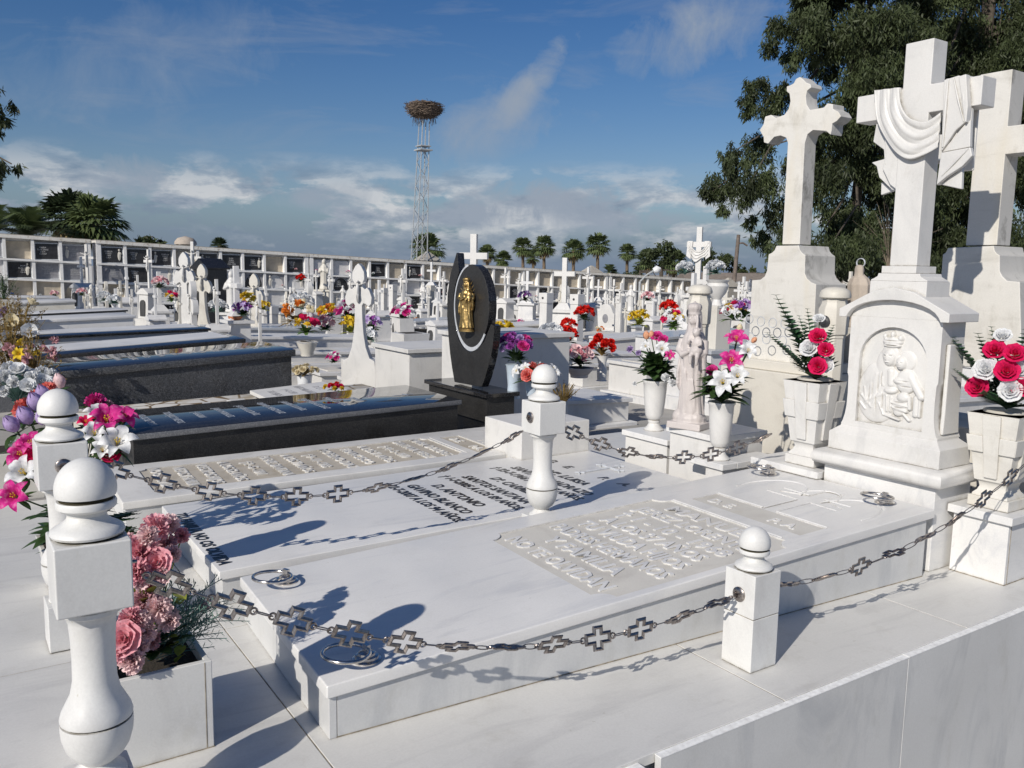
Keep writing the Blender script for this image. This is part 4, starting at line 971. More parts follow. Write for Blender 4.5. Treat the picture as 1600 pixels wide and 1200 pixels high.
def fern_roses(label, base, spec, fr, seed):
    b = thing('rose_bouquet', label, 'flowers', base); cen = Vector(base); mb = MB(); r = random.Random(seed)
    for px, py, X, c, R in spec:
        p = PX(px, py, X); flower(b, 'rose', c, p, (p-cen)*.8+Vector((-.22, -.12, .05)), R, r.randrange(3), base=cen); mb.tube([cen, p.lerp(cen, .5)+Vector((.01, 0, .02)), p], .0028, 4)
    world_build(mb, 'stems', 'leaf_dark', b, smooth=0, fix=False); mb = MB()
    for (px, py, X, L) in fr:
        e = PX(px, py, X); d = e-cen-Vector((0, 0, -.03)); frond(mb, cen+d*.12, d, d.length*.95, .082, .05, 15)
    world_build(mb, 'fern_fronds', 'leaf_fern', b, smooth=0, fix=False); mb = MB()
    for i in range(34):
        a = r.uniform(0, 2*PI); leaf(mb, cen, (math.cos(a)*.8, math.sin(a)*.8, r.uniform(.3, 1.6)), r.uniform(.10, .19), .05, .2)
    world_build(mb, 'leaves', 'leaf_dark', b, smooth=0, fix=False); mb = MB()
    for i in range(40):
        a = r.uniform(0, 2*PI); q = cen+Vector((math.cos(a)*.09*r.random()-.06, math.sin(a)*.1*r.random()-.02, r.uniform(.04, .2))); mb.ell(q, .0035, 5, 4)
    world_build(mb, 'filler_buds', 'petal_white', b, smooth=0)
    return b
fern_roses('crimson and white roses with fern in the left square vase', (3.56, 2.645, 1.195), [(1278, 528, 3.52, 'crimson', .038), (1265, 546, 3.5, 'white', .040), (1290, 548, 3.5, 'crimson', .034), (1278, 573, 3.48, 'crimson', .038), (1291, 572, 3.52, 'white', .032), (1280, 500, 3.55, 'white', .026), (1253, 538, 3.6, 'white', .02)],
           [(1216, 473, 3.5, 0), (1203, 530, 3.45, 0), (1262, 495, 3.6, 0), (1240, 560, 3.4, 0), (1232, 500, 3.55, 0), (1250, 505, 3.62, 0), (1300, 520, 3.65, 0)], 1)
fern_roses('crimson and white roses with fern in the right yellow-streaked vase', (3.70, 1.80, 1.16), [(1555, 550, 3.62, 'crimson', .040), (1585, 555, 3.6, 'crimson', .038), (1541, 580, 3.58, 'white', .044), (1573, 582, 3.58, 'crimson', .042), (1590, 580, 3.62, 'white', .038), (1528, 606, 3.58, 'crimson', .040), (1567, 527, 3.66, 'white', .032), (1578, 612, 3.57, 'white', .040), (1594, 606, 3.6, 'crimson', .036)],
           [(1492, 540, 3.6, 0), (1495, 588, 3.55, 0), (1530, 535, 3.66, 0), (1550, 525, 3.75, 0), (1600, 530, 3.75, 0), (1540, 620, 3.5, 0)], 2)

# ------------------------------------------------------------------ pink statue group at the head of the black-lettered tomb
t = thing('statue_pedestal', 'stepped white marble pedestal under the pink statue and two round vases', 'pedestal', (3.5, 3.3, ZP))
for (x0, y0, x1, y1, zt) in ((3.40, 3.11, 3.80, 3.50, .842), (3.29, 2.965, 3.70, 3.245, .732), (3.42, 3.505, 3.78, 3.90, .752)):
    mid = zt > .8
    m = H(); m.box(x0+.018, y0+.018, ZP, x1-.018, (3.098 if y0 < 3 else y1-.018), zt-.034); world_build(m, 'step_body', 'marble_white', t, bevel=.002)
    m = H(); m.box(x0, y0, zt-.033, x1 if not (y0 < 3) else 3.396, y1, zt); world_build(m, 'step_slab', 'marble_slab', t, bevel=.004)
m = H(); m.box(3.398, 2.965, .698, 3.72, 3.107, .7315); world_build(m, 'step_slab', 'marble_slab', t, bevel=.003)

def virgin(parent, mat, S=1.0, crown=True, child=True, vox=.006, mirror=1, base='rock', name='figure'):
    """robed figure, .70 high, faces -X; child on the -Y side when mirror = 1"""
    mb = MB()
    if base == 'rock':
        mb.frust(0, 0, 0, .035, .085, .10, .083, .098); mb.ell((0, 0, .05), (.078, .092, .05)); mb.ell((-.03, .05, .06), (.035, .04, .04)); mb.ell((-.02, -.05, .055), (.04, .035, .04))
    def fold(a, k):
        return 1+(.065*(1-k*.6))*math.sin(a*9+2*math.sin(k*5))+.035*math.sin(a*17+k*9)
    mb.lathe([(.072, .05), (.068, .09), (.060, .16), (.055, .24), (.056, .31), (.062, .37), (.064, .42), (.060, .465), (.050, .50), (.034, .525), (.022, .54)], 64, fn=fold, sy=1.08, sx=.9)
    # mantle
    def fold2(a, k): return 1+.05*math.sin(a*6+k*7)+.03*math.sin(a*13)
    mb.lathe([(.060, .12), (.064, .2), (.066, .3), (.070, .38), (.070, .44), (.058, .49), (.044, .53), (.040, .56), (.040, .60), (.034, .632), (.02, .645)], 48, c=(.014, .004, 0), fn=fold2, sx=.82)
    # cloak hem hanging diagonally
    for k in range(3): mb.tube([(-.030, .055-.01*k, .40), (-.050-.002*k, .034-.010*k, .30), (-.050, .020-.012*k, .20), (-.054, .012-.012*k, .09)], [.004, .007, .007, .006], 8)
    for k in range(7): mb.tube([(-.048+.004*abs(k-3), -.045+.015*k, .06), (-.054+.004*abs(k-3), -.040+.014*k, .16), (-.050, -.03+.010*k, .27)], [.009, .008, .003], 8)
    for k in range(4): mb.tube([(-.02+.01*k, .062, .40-.02*k), (-.035, .068, .30-.02*k), (-.01, .066, .20)], [.008, .010, .005], 8)
    # arms
    mb.tube([(0, .062, .475), (-.025, .070, .42), (-.055, .035, .40), (-.062, -.005, .42)], [.024, .022, .018, .012], 12)
    mb.tube([(0, -.062, .475), (-.02, -.075, .41), (-.05, -.055, .40), (-.058, -.03, .41)], [.024, .023, .018, .012], 12)
    mb.ell((-.066, -.008, .425), (.010, .017, .012)); mb.ell((-.062, -.035, .405), (.010, .018, .012))
    for k in range(4): mb.tube([(-.066, -.012, .432-.006*k), (-.073, -.026, .430-.006*k)], [.0042, .0034], 6)
    # sleeve drop
    for k in range(4): mb.tube([(-.03, -.070-.003*k, .40), (-.02+.008*k, -.078, .33), (-.01+.008*k, -.072, .27)], [.012, .012, .005], 8)
    # head, turned towards the child
    R = Matrix.Rotation(-.5, 3, 'Z') @ Matrix.Rotation(.25, 3, 'Y')
    hc = Vector((-.012, -.004, .590))
    def hp(x, y, z_): return hc+R@Vector((x, y, z_))
    mb.tube([(0, 0, .53), hp(.004, 0, -.02)], [.017, .015], 12)
    mb.ell(hc, (.026, .0235, .033), 20, 14, rot=R); mb.ell(hp(-.006, 0, -.014), (.019, .016, .018), rot=R)
    mb.ell(hp(-.0285, 0, -.004), (.006, .0042, .010), rot=R); mb.ell(hp(-.024, 0, -.019), (.005, .007, .0028), rot=R)
    for s in (-1, 1): mb.ell(hp(-.0235, s*.0095, .004), (.004, .0052, .003), rot=R); mb.ell(hp(-.024, s*.0095, .010), (.004, .007, .002), rot=R)
    mb.ell(hc+Vector((.012, 0, .004)), (.030, .031, .040)); 
    for s in (-1, 1): mb.tube([hp(-.004, s*.027, .02), hp(.002, s*.032, -.01), hp(.006, s*.034, -.045), (.0, s*.040, .50)], [.007, .008, .009, .006], 8)
    if crown:
        mb.lathe([(.028, .612), (.030, .618), (.034, .634), (.039, .648), (.038, .662), (.028, .672), (.012, .676), (.006, .68), (.001, .69)], 28, c=(-.004, 0, 0), fn=lambda a, k: 1+.035*math.sin(a*10))
        mb.lathe([(.030, .612), (.034, .614), (.034, .622), (.030, .624)], 28, c=(-.004, 0, 0))
    if child:
        cc = Vector((-.050, -.045, .0))
        mb.ell(cc+Vector((0, 0, .46)), (.028, .030, .042), rot=Matrix.Rotation(.3, 3, 'X')); mb.ell(cc+Vector((-.006, .0, .425)), (.032, .036, .03))
        mb.ell(cc+Vector((-.004, .004, .522)), (.0225, .0215, .025), 16, 12); mb.ell(cc+Vector((-.026, .008, .520)), (.004, .0035, .006)); 
        for k in range(9): a = k*.7; mb.ell(cc+Vector((.004+.018*math.cos(a), .004+.018*math.sin(a), .538)), .008)
        mb.tube([cc+Vector((-.01, .025, .485)), cc+Vector((-.03, .035, .465)), cc+Vector((-.04, .020, .485))], [.010, .009, .006], 8)
        mb.tube([cc+Vector((-.008, -.022, .485)), cc+Vector((-.025, -.034, .46)), cc+Vector((-.04, -.02, .455))], [.010, .009, .006], 8)
        mb.tube([cc+Vector((-.01, .012, .42)), cc+Vector((-.038, .018, .40)), cc+Vector((-.034, .016, .355))], [.015, .012, .008], 8)
        mb.tube([cc+Vector((-.01, -.012, .42)), cc+Vector((-.034, -.02, .395)), cc+Vector((-.030, -.016, .35))], [.015, .012, .008], 8)
    M = Matrix.Diagonal((S, S*mirror, S, 1)); mb.v = [tuple(M@Vector(v)) for v in mb.v]
    return mb.build(name, mat, parent, remesh=vox*S, sm=1)
st = thing('statue', 'pink stone statue of a crowned mother holding a child, between two white vases', 'statue', (3.475, 3.388, .843), math.radians(18), s=1.03)
virgin(st, 'marble_pink', vox=.0042)

def round_vase(label, x, y, z0, h, r, mat='marble_white', group=None):
    t = thing('round_vase', label, 'vase', (x, y, z0), group=group)
    m = MB(); m.lathe([(r*.78, 0), (r*.80, .006), (r*.72, .012), (r*.55, h*.08), (r*.42, h*.14), (r*.50, h*.18), (r*.50, h*.20), (r*.42, h*.215)], 32); m.build('foot', mat, t, smooth=40)
    m = MB(); m.lathe([(r*.42, h*.212), (r*.60, h*.24), (r*.72, h*.32), (r*.82, h*.55), (r*.90, h*.80), (r*.93, h*.94), (r*1.02, h*.97), (r*1.02, h), (r*.88, h), (r*.80, h*.95), (0, h*.9)], 36); m.build('body', mat, t, smooth=40)
    return t
round_vase('white marble vase left of the pink statue', 3.58, 3.79, .7525, .305, .076)
round_vase('white marble vase right of the pink statue on the lowest step', 3.38, 3.075, .7325, .305, .070)
def lily_vase(label, base, spec, seed, n=36):
    b = thing('lily_bouquet', label, 'flowers', base); cen = Vector(base); mb = MB(); r = random.Random(seed)
    for px, py, X, k, c, R, dd in spec:
        p = PX(px, py, X); flower(b, k, c, p, (p-cen)*.6+Vector(dd), R, r.randrange(3), base=cen); mb.tube([cen, p.lerp(cen, .5)+Vector((.01, 0, .02)), p], .0028, 4)
    world_build(mb, 'stems', 'leaf_dark', b, smooth=0, fix=False); mb = MB()
    for i in range(n):
        a = r.uniform(0, 2*PI); leaf(mb, cen+Vector((0, 0, r.uniform(.0, .13))), (math.cos(a)*.9, math.sin(a)*.9, r.uniform(-.1, 1.3)), r.uniform(.10, .19), .07, .28)
    world_build(mb, 'leaves', 'leaf_dark', b, smooth=0, fix=False); mb = MB()
    for i in range(8):
        a = r.uniform(0, 2*PI); frond(mb, cen, (math.cos(a)*.7, math.sin(a)*.7, 1.0), .2, .03, .1, 9)
    world_build(mb, 'fern_fronds', 'leaf_mid', b, smooth=0, fix=False)
F_ = (-.2, -.14, .06); U_ = (0, 0, .4)
lily_vase('lilies, closed orange buds and lilac sprays in the left round vase', (3.58, 3.79, 1.045), [(1010, 530, 3.56, 'tulip', 'peach', .032, U_), (1018, 528, 3.58, 'tulip', 'peach', .028, U_), (1026, 527, 3.6, 'rose', 'magenta', .032, F_), (1036, 532, 3.58, 'rose', 'magenta', .028, F_), (1035, 548, 3.54, 'lily', 'white', .05, F_), (1047, 557, 3.54, 'lily', 'magenta', .034, F_), (1010, 543, 3.5, 'lily', 'white', .035, F_), (985, 546, 3.54, 'carnation', 'lilac', .026, F_), (998, 552, 3.52, 'carnation', 'lilac', .022, F_), (1040, 590, 3.5, 'carnation', 'white', .03, F_), (1050, 598, 3.5, 'carnation', 'white', .026, F_), (992, 600, 3.46, 'carnation', 'white', .016, F_)], 3, 100)
lily_vase('white and magenta lilies in the right round vase beside the pink statue', (3.38, 3.075, 1.03), [(1150, 535, 3.42, 'lily', 'magenta', .060, F_), (1143, 568, 3.34, 'lily', 'magenta', .066, F_), (1113, 580, 3.34, 'rose', 'magenta', .028, F_), (1130, 600, 3.28, 'lily', 'white', .072, F_), (1152, 590, 3.32, 'lily', 'white', .058, F_), (1155, 518, 3.5, 'tulip', 'cream', .026, U_), (1175, 535, 3.5, 'tulip', 'peach', .022, (.1, -.2, .2)), (1168, 552, 3.4, 'lily', 'white', .05, F_), (1110, 610, 3.34, 'carnation', 'cream', .02, F_)], 4, 80)

# ------------------------------------------------------------------ second and third tall crosses
def px_poly(pts, X, zoom): 
    ox, oy, k = zoom; P = [PX(ox+a/k, oy+b/k, X) for a, b in pts]; return [(p.y, p.z) for p in P]
X2 = 4.5
c2 = thing('cross', 'weathered marble cross with trefoil ends on a curved pedestal, left of the draped cross', 'cross', (X2+.15, 3.68, .3))
cp = [(207, 315), (224, 309), (240, 300), (250, 280), (268, 270), (285, 282), (298, 296), (318, 304), (322, 320), (302, 336), (297, 360), (300, 398), (316, 425), (345, 420), (380, 414), (398, 394), (424, 398), (424, 420), (448, 432), (462, 455), (442, 478), (420, 490), (418, 520), (412, 542), (392, 525), (330, 520), (304, 540), (292, 580), (268, 1056), (186, 1056), (212, 580), (204, 556), (178, 546), (148, 552), (120, 584), (100, 578), (98, 552), (80, 520), (98, 492), (106, 456), (134, 448), (156, 462), (196, 448), (216, 420), (224, 384), (220, 350), (206, 338)]
m = H(); m.prism(px_poly(cp, X2, Z7), X2, X2+.11, matside=1); world_build(m, 'cross_body', ['marble_aged', 'marble_lichen'], c2, bevel=.004)
pp = [(158, 72), (264, 70), (268, 90), (278, 104), (294, 116), (292, 200), (302, 225), (322, 243), (345, 252), (330, 560), (326, 650), (24, 646), (26, 560), (44, 234), (84, 230), (104, 214), (114, 188), (122, 112), (138, 104), (150, 92)]
m = H(); m.prism(px_poly(pp, X2-.04, Z6), X2-.04, X2+.26, matside=1); world_build(m, 'pedestal', ['marble_aged', 'marble_lichen'], c2, bevel=.005)
pl = px_poly([(24, 596), (326, 600)], X2-.04, Z6); y1, y0 = pl[0][0], pl[1][0]; zt = pl[0][1]
m = H(); m.box(X2-.10, y0-.05, zt-.06, X2+.30, y1+.08, zt+.001); world_build(m, 'step', 'marble_cream', c2, bevel=.006)
m = H(); m.box(X2-.14, y0-.08, .30, X2+.33, y1+.14, zt-.061); world_build(m, 'step', 'marble_cream', c2, bevel=.006)
X3 = 4.25
c3 = thing('cross', 'plain tall marble cross standing behind the draped cross at the right picture edge', 'cross', (X3+.15, 2.25, .3))
a = PX(1500, 383, X3); b_ = PX(1547, 383, X3); yc = (a.y+b_.y)/2-.03; hw = (a.y-b_.y)/2+.002
o_ = [(yc-hw, 1.86), (yc+hw, 1.86), (yc+hw, 2.285), (yc+.33, 2.285), (yc+.33, 2.415), (yc+hw, 2.415), (yc+hw, 2.675), (yc-hw, 2.675), (yc-hw, 2.415), (yc-.33, 2.415), (yc-.33, 2.285), (yc-hw, 2.285)]
m = H(); m.prism(o_, X3, X3+.125, matside=1); world_build(m, 'cross_body', ['marble_aged', 'marble_lichen'], c3, bevel=.004)
pp = [(962, 82), (1178, 72), (1182, 94), (1192, 108), (1206, 116), (1206, 190), (1218, 214), (1240, 236), (1300, 240), (1310, 640), (900, 640), (898, 240), (930, 225), (938, 112), (952, 104)]
m = H(); m.prism(px_poly(pp, X3-.04, Z6), X3-.04, X3+.24, matside=1); world_build(m, 'pedestal', ['marble_aged', 'marble_lichen'], c3, bevel=.005)
m = H(); m.box(X3-.12, 1.75, .30, X3+.33, 2.85, .98); world_build(m, 'step', 'marble_cream', c3, bevel=.006)
# octagonal bollards with bosses
def bollard(label, px, py, X, h, s=1.0):
    p = PX(px, py, X); t = thing('bollard', label, 'post', (X, p.y, p.z-h)); rr = .088*s
    m = MB(); m.lathe([(rr*.80, 0), (rr*.80, h-.30*s), (rr*.84, h-.295*s), (rr*.84, h-.28*s), (rr*.95, h-.275*s), (rr*1.0, h-.13*s), (rr*.84, h-.10*s), (rr*.78, h-.075*s), (rr*.80, h-.07*s)], 8, c=(0, 0, 0)); m.build('shaft', 'marble_cream', t, bevel=.004)
    m = MB(); m.lathe([(rr*.80, h-.07*s), (rr*1.0, h-.062*s), (rr*1.0, h-.045*s), (rr*.9, h-.022*s), (rr*.6, h-.006*s), (.001, h)], 20); m.build('cap', 'marble_cream', t, smooth=40)
    m = MB(); m.M = T(-rr*.93, 0, h-.20*s) @ Matrix.Rotation(-PI/2, 4, 'Y'); m.lathe([(.035*s, 0), (.035*s, .006), (.022*s, .01), (.018*s, .016), (0.001, .018)], 18); m.build('boss', 'pot_dark', t, smooth=40); return t
bollard('cream octagonal stone bollard just right of the trefoil cross pedestal', 1306, 448, 4.35, 1.2)
bollard('cream octagonal stone bollard with a dark boss behind the pink statue', 1094, 444, 4.45, 1.25, 1.0)
def ring_chain(label, A, B, n, r, sag):
    A, B = Vector(A), Vector(B); t = thing('ring_chain', label, 'chain', A, group='ring chains beside the trefoil cross'); d = (B-A)
    for i in range(n):
        u = (i+.5)/n; c = d*u-Vector((0, 0, 4*sag*u*(1-u))); m = MB(); m.tube([(0, r*math.cos(a), r*math.sin(a)) for a in [2*PI*k/20 for k in range(20)]], .0028, 6, closed=True)
        o = m.build('ring', 'lead_silver', t, smooth=60); o.location = c
    return t
ring_chain('upper chain of thin metal rings in front of the trefoil cross pedestal', PX(1128, 482, 4.3), PX(1236, 505, 4.38), 6, .030, .03)
ring_chain('lower chain of thin metal rings in front of the trefoil cross pedestal', PX(1160, 526, 4.3), PX(1236, 534, 4.38), 3, .030, .0)
# weathered statue with a halo ring seen between the pedestals
p = PX(1340, 482, 4.95)
st = thing('statue', 'small weathered stone statue with a metal halo ring between the trefoil and draped crosses', 'statue', (4.95, p.y, p.z-.12), PI*.9, s=.62)
st.scale = (.7, .88, .62)
virgin(st, 'sandstone', crown=False, child=False, vox=.009, base='rock')
m = MB(); m.tube([(.0, .045*math.cos(a), .665+.045*math.sin(a)) for a in [2*PI*k/24 for k in range(24)]], .006, 6, closed=True); m.build('halo', 'lead_silver', st, smooth=60)
m = MB(); m.box(-.15, -.15, -.8, .15, .15, 0); m.build('pedestal', 'marble_cream', st, bevel=.01)
m = MB(); m.lathe([(.085, .08), (.095, .2), (.10, .36), (.105, .44), (.085, .50), (.045, .54), (.03, .56)], 36, fn=lambda a, k: 1+.05*math.sin(a*9+k*3), sx=.75); m.build('cloak', 'sandstone', st, remesh=.006, sm=1)

# ------------------------------------------------------------------ black granite tomb with the leaf-shaped stone
def slab_tomb(label, x0, x1, y0, y1, zb, zf, zh, mb_, ms, th=.035, ov=.02, edge=None, group=None, panel=None, rz=0, nm='tomb'):
    """box base and an overhanging lid whose top runs from zf (foot, x0) to zh (head, x1)"""
    k = (zh-zf)/(x1-x0); t = thing(nm, label, 'tomb', (x0, y0, zb), rz, group)
    L, W = x1-x0, y1-y0
    m = MB(); slopebox(m, ov, ov, L-ov, W-ov, 0, zf-th-zb-.0008, k); m.build('base', mb_, t, bevel=.003)
    m = MB(); z0 = zf-th-zb; vs = [(0, 0, z0), (L, 0, z0+k*L), (L, W, z0+k*L), (0, W, z0), (0, 0, z0+th), (L, 0, z0+th+k*L), (L, W, z0+th+k*L), (0, W, z0+th)]
    mats = [ms, edge or ms]
    m.add(vs, [(3, 2, 1, 0)], 1); m.add(vs, [(4, 5, 6, 7)], 0); m.add(vs, [(0, 1, 5, 4), (1, 2, 6, 5), (2, 3, 7, 6), (3, 0, 4, 7)], 1)
    bm = None; o = m.build('lid', mats, t)
    me = o.data; bm = bmesh.new(); bm.from_mesh(me); bmesh.ops.remove_doubles(bm, verts=bm.verts, dist=1e-5); bmesh.ops.recalc_face_normals(bm, faces=bm.faces); bm.to_mesh(me); bm.free()
    md = o.modifiers.new('b', 'BEVEL'); md.width = .004; md.segments = 2
    t['k'] = k; return t
t4 = slab_tomb('low black polished granite tomb in front of the leaf-shaped stone', .86, 3.045, 5.18, 6.06, .40, .735, .787, 'granite_dark', 'granite_black', .036, .022, 'granite_edge')
del t4['k']
SH = shear_x((.787-.735)/2.185)
tl = ['FAMILIA', 'MORALES PEREZ', 'JOSE MORALES DIAZ', '\u2020 12-3-1989 A LOS 67 A\u00d1OS', 'CARMEN PEREZ RUIZ', '\u2020 5-11-1994 A LOS 70 A\u00d1OS', 'JUAN MORALES', '\u2020 8-8-2001', 'TUS HIJOS Y NIETOS', 'NO OS OLVIDAN']
for i, tx in enumerate(tl[::-1]): inscription(t4, tx, .062, SH @ T(.16+i*.155, .44, .3352) @ TXT, .0008, 'letter_silver', sx=min(1, 16/len(tx))*.9)
m = MB(); m.M = SH; m.box(1.85, .43, .3352, 2.02, .44, .3358); m.box(1.95, .39, .3353, 1.96, .48, .3359); m.build('engraved_cross', 'letter_silver', t4)
XH = 3.44
hp_ = thing('headstone', 'black granite leaf-shaped headstone with an oval and a golden crowned figure', 'headstone', (3.49, 5.85, .45))
m = H(); m.box(3.37, 5.37, .42, 3.62, 6.28, .752); world_build(m, 'pedestal', 'granite_dark', hp_, bevel=.003)
m = H(); m.box(3.34, 5.34, .7525, 3.65, 6.31, .785); world_build(m, 'pedestal_slab', ['granite_black'], hp_, bevel=.004)
m = H(); m.box(3.04, 5.30, .42, 3.368, 6.0, .56); world_build(m, 'pedestal_foot', 'granite_black', hp_)
Z9 = (700, 380, 5.0)
outl = [(50, 1085), (262, 1124), (290, 1050), (318, 950), (338, 860), (352, 760), (360, 645), (335, 632), (312, 690), (280, 770), (230, 830), (175, 850), (120, 820), (80, 755), (55, 650), (43, 520), (43, 400), (56, 320), (74, 265), (84, 222), (78, 150), (73, 78), (66, 74), (45, 150), (15, 250), (-5, 400), (-8, 560), (2, 720), (15, 860), (30, 970)]
m = H(); m.prism(px_poly(outl, XH, Z9), XH, XH+.062, matside=1); world_build(m, 'leaf_body', ['granite_dark', 'granite_black'], hp_, bevel=.003)
c_ = PX(Z9[0]+185/5, Z9[1]+495/5, XH); e1 = PX(Z9[0]+185/5, Z9[1]+165/5, XH); e2 = PX(Z9[0]+324/5, Z9[1]+495/5, XH); e0 = PX(Z9[0]+55/5, Z9[1]+495/5, XH)
rz_, ry_ = abs(e1.z-c_.z), abs(e0.y-e2.y)/2; yc_ = (e0.y+e2.y)/2
el = [(yc_+ry_*math.cos(a), c_.z+rz_*math.sin(a)) for a in [2*PI*i/56 for i in range(56)]]
m = H(); m.prism(el, XH-.004, XH+.066, matside=1); world_build(m, 'oval', ['granite_dark', 'granite_black'], hp_, bevel=.003)
m = H(); seg = [a for a in [math.radians(100+i*6) for i in range(38)]]
wd = lambda i: .006+.017*math.exp(-((i-27)/7.0)**2)
inn = [(yc_-ry_*.962*math.cos(a), c_.z+rz_*.972*math.sin(a)) for a in seg]; outr = [(yc_-(ry_+wd(i))*math.cos(a), c_.z+(rz_+wd(i))*math.sin(a)) for i, a in enumerate(seg)]
vs = [(XH-.0045, *p) for p in inn]+[(XH+.001, *p) for p in outr]+[(XH-.0072, *p) for p in inn]+[(XH-.0062, *p) for p in outr]; n = len(seg)
vs = vs[2*n:]+vs[:2*n]
fs = [(i, i+1, n+i+1, n+i) for i in range(n-1)]+[(2*n+i, 3*n+i, 3*n+i+1, 2*n+i+1) for i in range(n-1)]+[(n+i, n+i+1, 3*n+i+1, 3*n+i) for i in range(n-1)]+[(i, 2*n+i, 2*n+i+1, i+1) for i in range(n-1)]
m.add(vs, fs); world_build(m, 'inlay_ring', 'lead_silver', hp_)
fg = thing('figurine', 'golden figure of a crowned mother and child on the black leaf-shaped headstone', 'figurine', (XH-.050, yc_-.005, c_.z-rz_*.60), math.radians(28), s=.68)
fg.scale = (.62, .80, .62)
f_ = virgin(fg, 'gold', vox=.0045, base=None)
m = MB(); m.lathe([(.085, .005), (.085, .022), (.075, .030), (.078, .045), (.0, .05)], 28, sx=.7); m.build('base', 'gold', fg, smooth=40)
m = MB()
for k in range(15):
    a = math.radians(-20+k*15.7); d = Vector((0, math.cos(a), math.sin(a))); L = .05+.02*(k % 2); m.tube([Vector((.03, 0, .42))+Vector((0, d.y*.05, d.z*.16)), Vector((.03, 0, .44))+Vector((0, d.y*(.07+L*.35), d.z*(.16+L)))], [.004, .0015], 4)
m.build('rays', 'gold', fg, smooth=0)

# ------------------------------------------------------------------ broken tomb and its loose slab
m_, nt2, b2 = nmat('broken_marble'); v = coords(nt2, 'Object'); vn = noise(nt2, v, 3, 3)
vo = N(nt2, 'ShaderNodeTexVoronoi', feature='DISTANCE_TO_EDGE'); vo.inputs['Scale'].default_value = 5.5; nt2.links.new(v, vo.inputs['Vector'])
cg = ramp(nt2, vo.outputs['Distance'], [(.03, (.17, .11, .05)), (.07, (.66, .64, .60))]); cg = mix(nt2, ramp(nt2, vn, [(.55, 0), (.66, .8)]), cg, (.40, .33, .22)); nt2.links.new(cg, b2.inputs['Base Color']); b2.inputs['Roughness'].default_value = .8
t5 = slab_tomb('cracked white marble tomb between the black and the grey granite tombs', .8, 3.15, 6.16, 7.15, .35, .60, .66, 'marble_cream', 'broken_marble', .03, .0); del t5['k']
for i in range(16):
    r = random.Random(i+40); x, y = 1.0+r.random()*1.5, 6.25+r.random()*.6; n = 5; rr = r.uniform(.05, .13)
    m = MB(); pts = [(rr*r.uniform(.7, 1.2)*math.cos(2*PI*k/n+r.random()*.5), rr*r.uniform(.7, 1.2)*math.sin(2*PI*k/n)) for k in range(n)]
    m.prism(pts, 0, .016, 'Z'); zt = .60+.06*(x-.8)/2.35+.001
    o = tag(m.build('marble_shard', 'marble_white', None, bevel=.002), 'broken flat piece of white marble lying on the cracked tomb', 'marble shard', 'broken marble pieces on the cracked tomb'); o.location = (x, y, zt+.0); o.rotation_euler = (r.uniform(-.01, .01), r.uniform(-.01, .01), r.random()*6)
p = PZ(410, 612, .66)
t = thing('loose_slab', 'tilted white inscribed marble slab lying on the cracked tomb', 'slab', (2.05, 6.32, .655), -.03)
m = MB(); vs = [(0, 0, .01), (.62, 0, .05), (.62, .60, .05), (0, .60, .01), (0, 0, .04), (.62, 0, .08), (.62, .6, .08), (0, .6, .04)]; m.add(vs, [(3, 2, 1, 0), (4, 5, 6, 7), (0, 1, 5, 4), (1, 2, 6, 5), (2, 3, 7, 6), (3, 0, 4, 7)]); m.build('slab', 'marble_white', t, bevel=.003)
for i, tx in enumerate(['D. E. P.', 'ANTONIA RUIZ', '\u2020 4-2-1971', 'TUS HIJOS']):
    inscription(t, tx, .08, shear_x(.0645) @ T(.45-i*.12, .3, .0402) @ TXT, .001, 'plaque_grey', sx=.8)
m = MB(); m.tube([(0, 0, 0), (.38, 0, 0)], .01, 6); m.tube([(.26, -.09, 0), (.26, .09, 0)], .01, 6)
o = tag(m.build('iron_cross', 'nest_sticks'), 'small rusty iron cross lying on the cracked tomb', 'cross'); o.location = (1.55, 6.45, .645); o.rotation_euler = (0, -.02, .2)

# grey granite tomb and the row beyond it
def ytomb(label, px0, py0, px1, py1, Y, W, zb, mb_, ms, x0=None, th=.04, edge=None, **kw):
    a, b = PY(px0, py0, Y), PY(px1, py1, Y); k = (b.z-a.z)/(b.x-a.x)
    x0 = a.x if x0 is None else x0
    t = slab_tomb(label, x0, b.x, Y, Y+W, zb, a.z+k*(x0-a.x), b.z, mb_, ms, th, .03, edge, **kw); return t, k
t6, k6 = ytomb('speckled grey granite tomb with white inlaid letters behind the cracked tomb', 76, 582, 462, 546, 7.42, .95, .3, 'granite_grey', 'granite_black', edge='granite_grey', th=.06)
SH = shear_x(k6); zt = PY(76, 582, 7.42).z-.3
for i in range(16):
    inscription(t6, rnd.choice(['A LOS 62', 'JUAN', 'MARIA', 'LOPEZ', 'TUS HIJOS', 'D.E.P.', '14-6-1998', 'DIAZ']), .07, SH @ T(.55+i*.115, .5, zt+.0005) @ TXT, .001, 'letter_white')
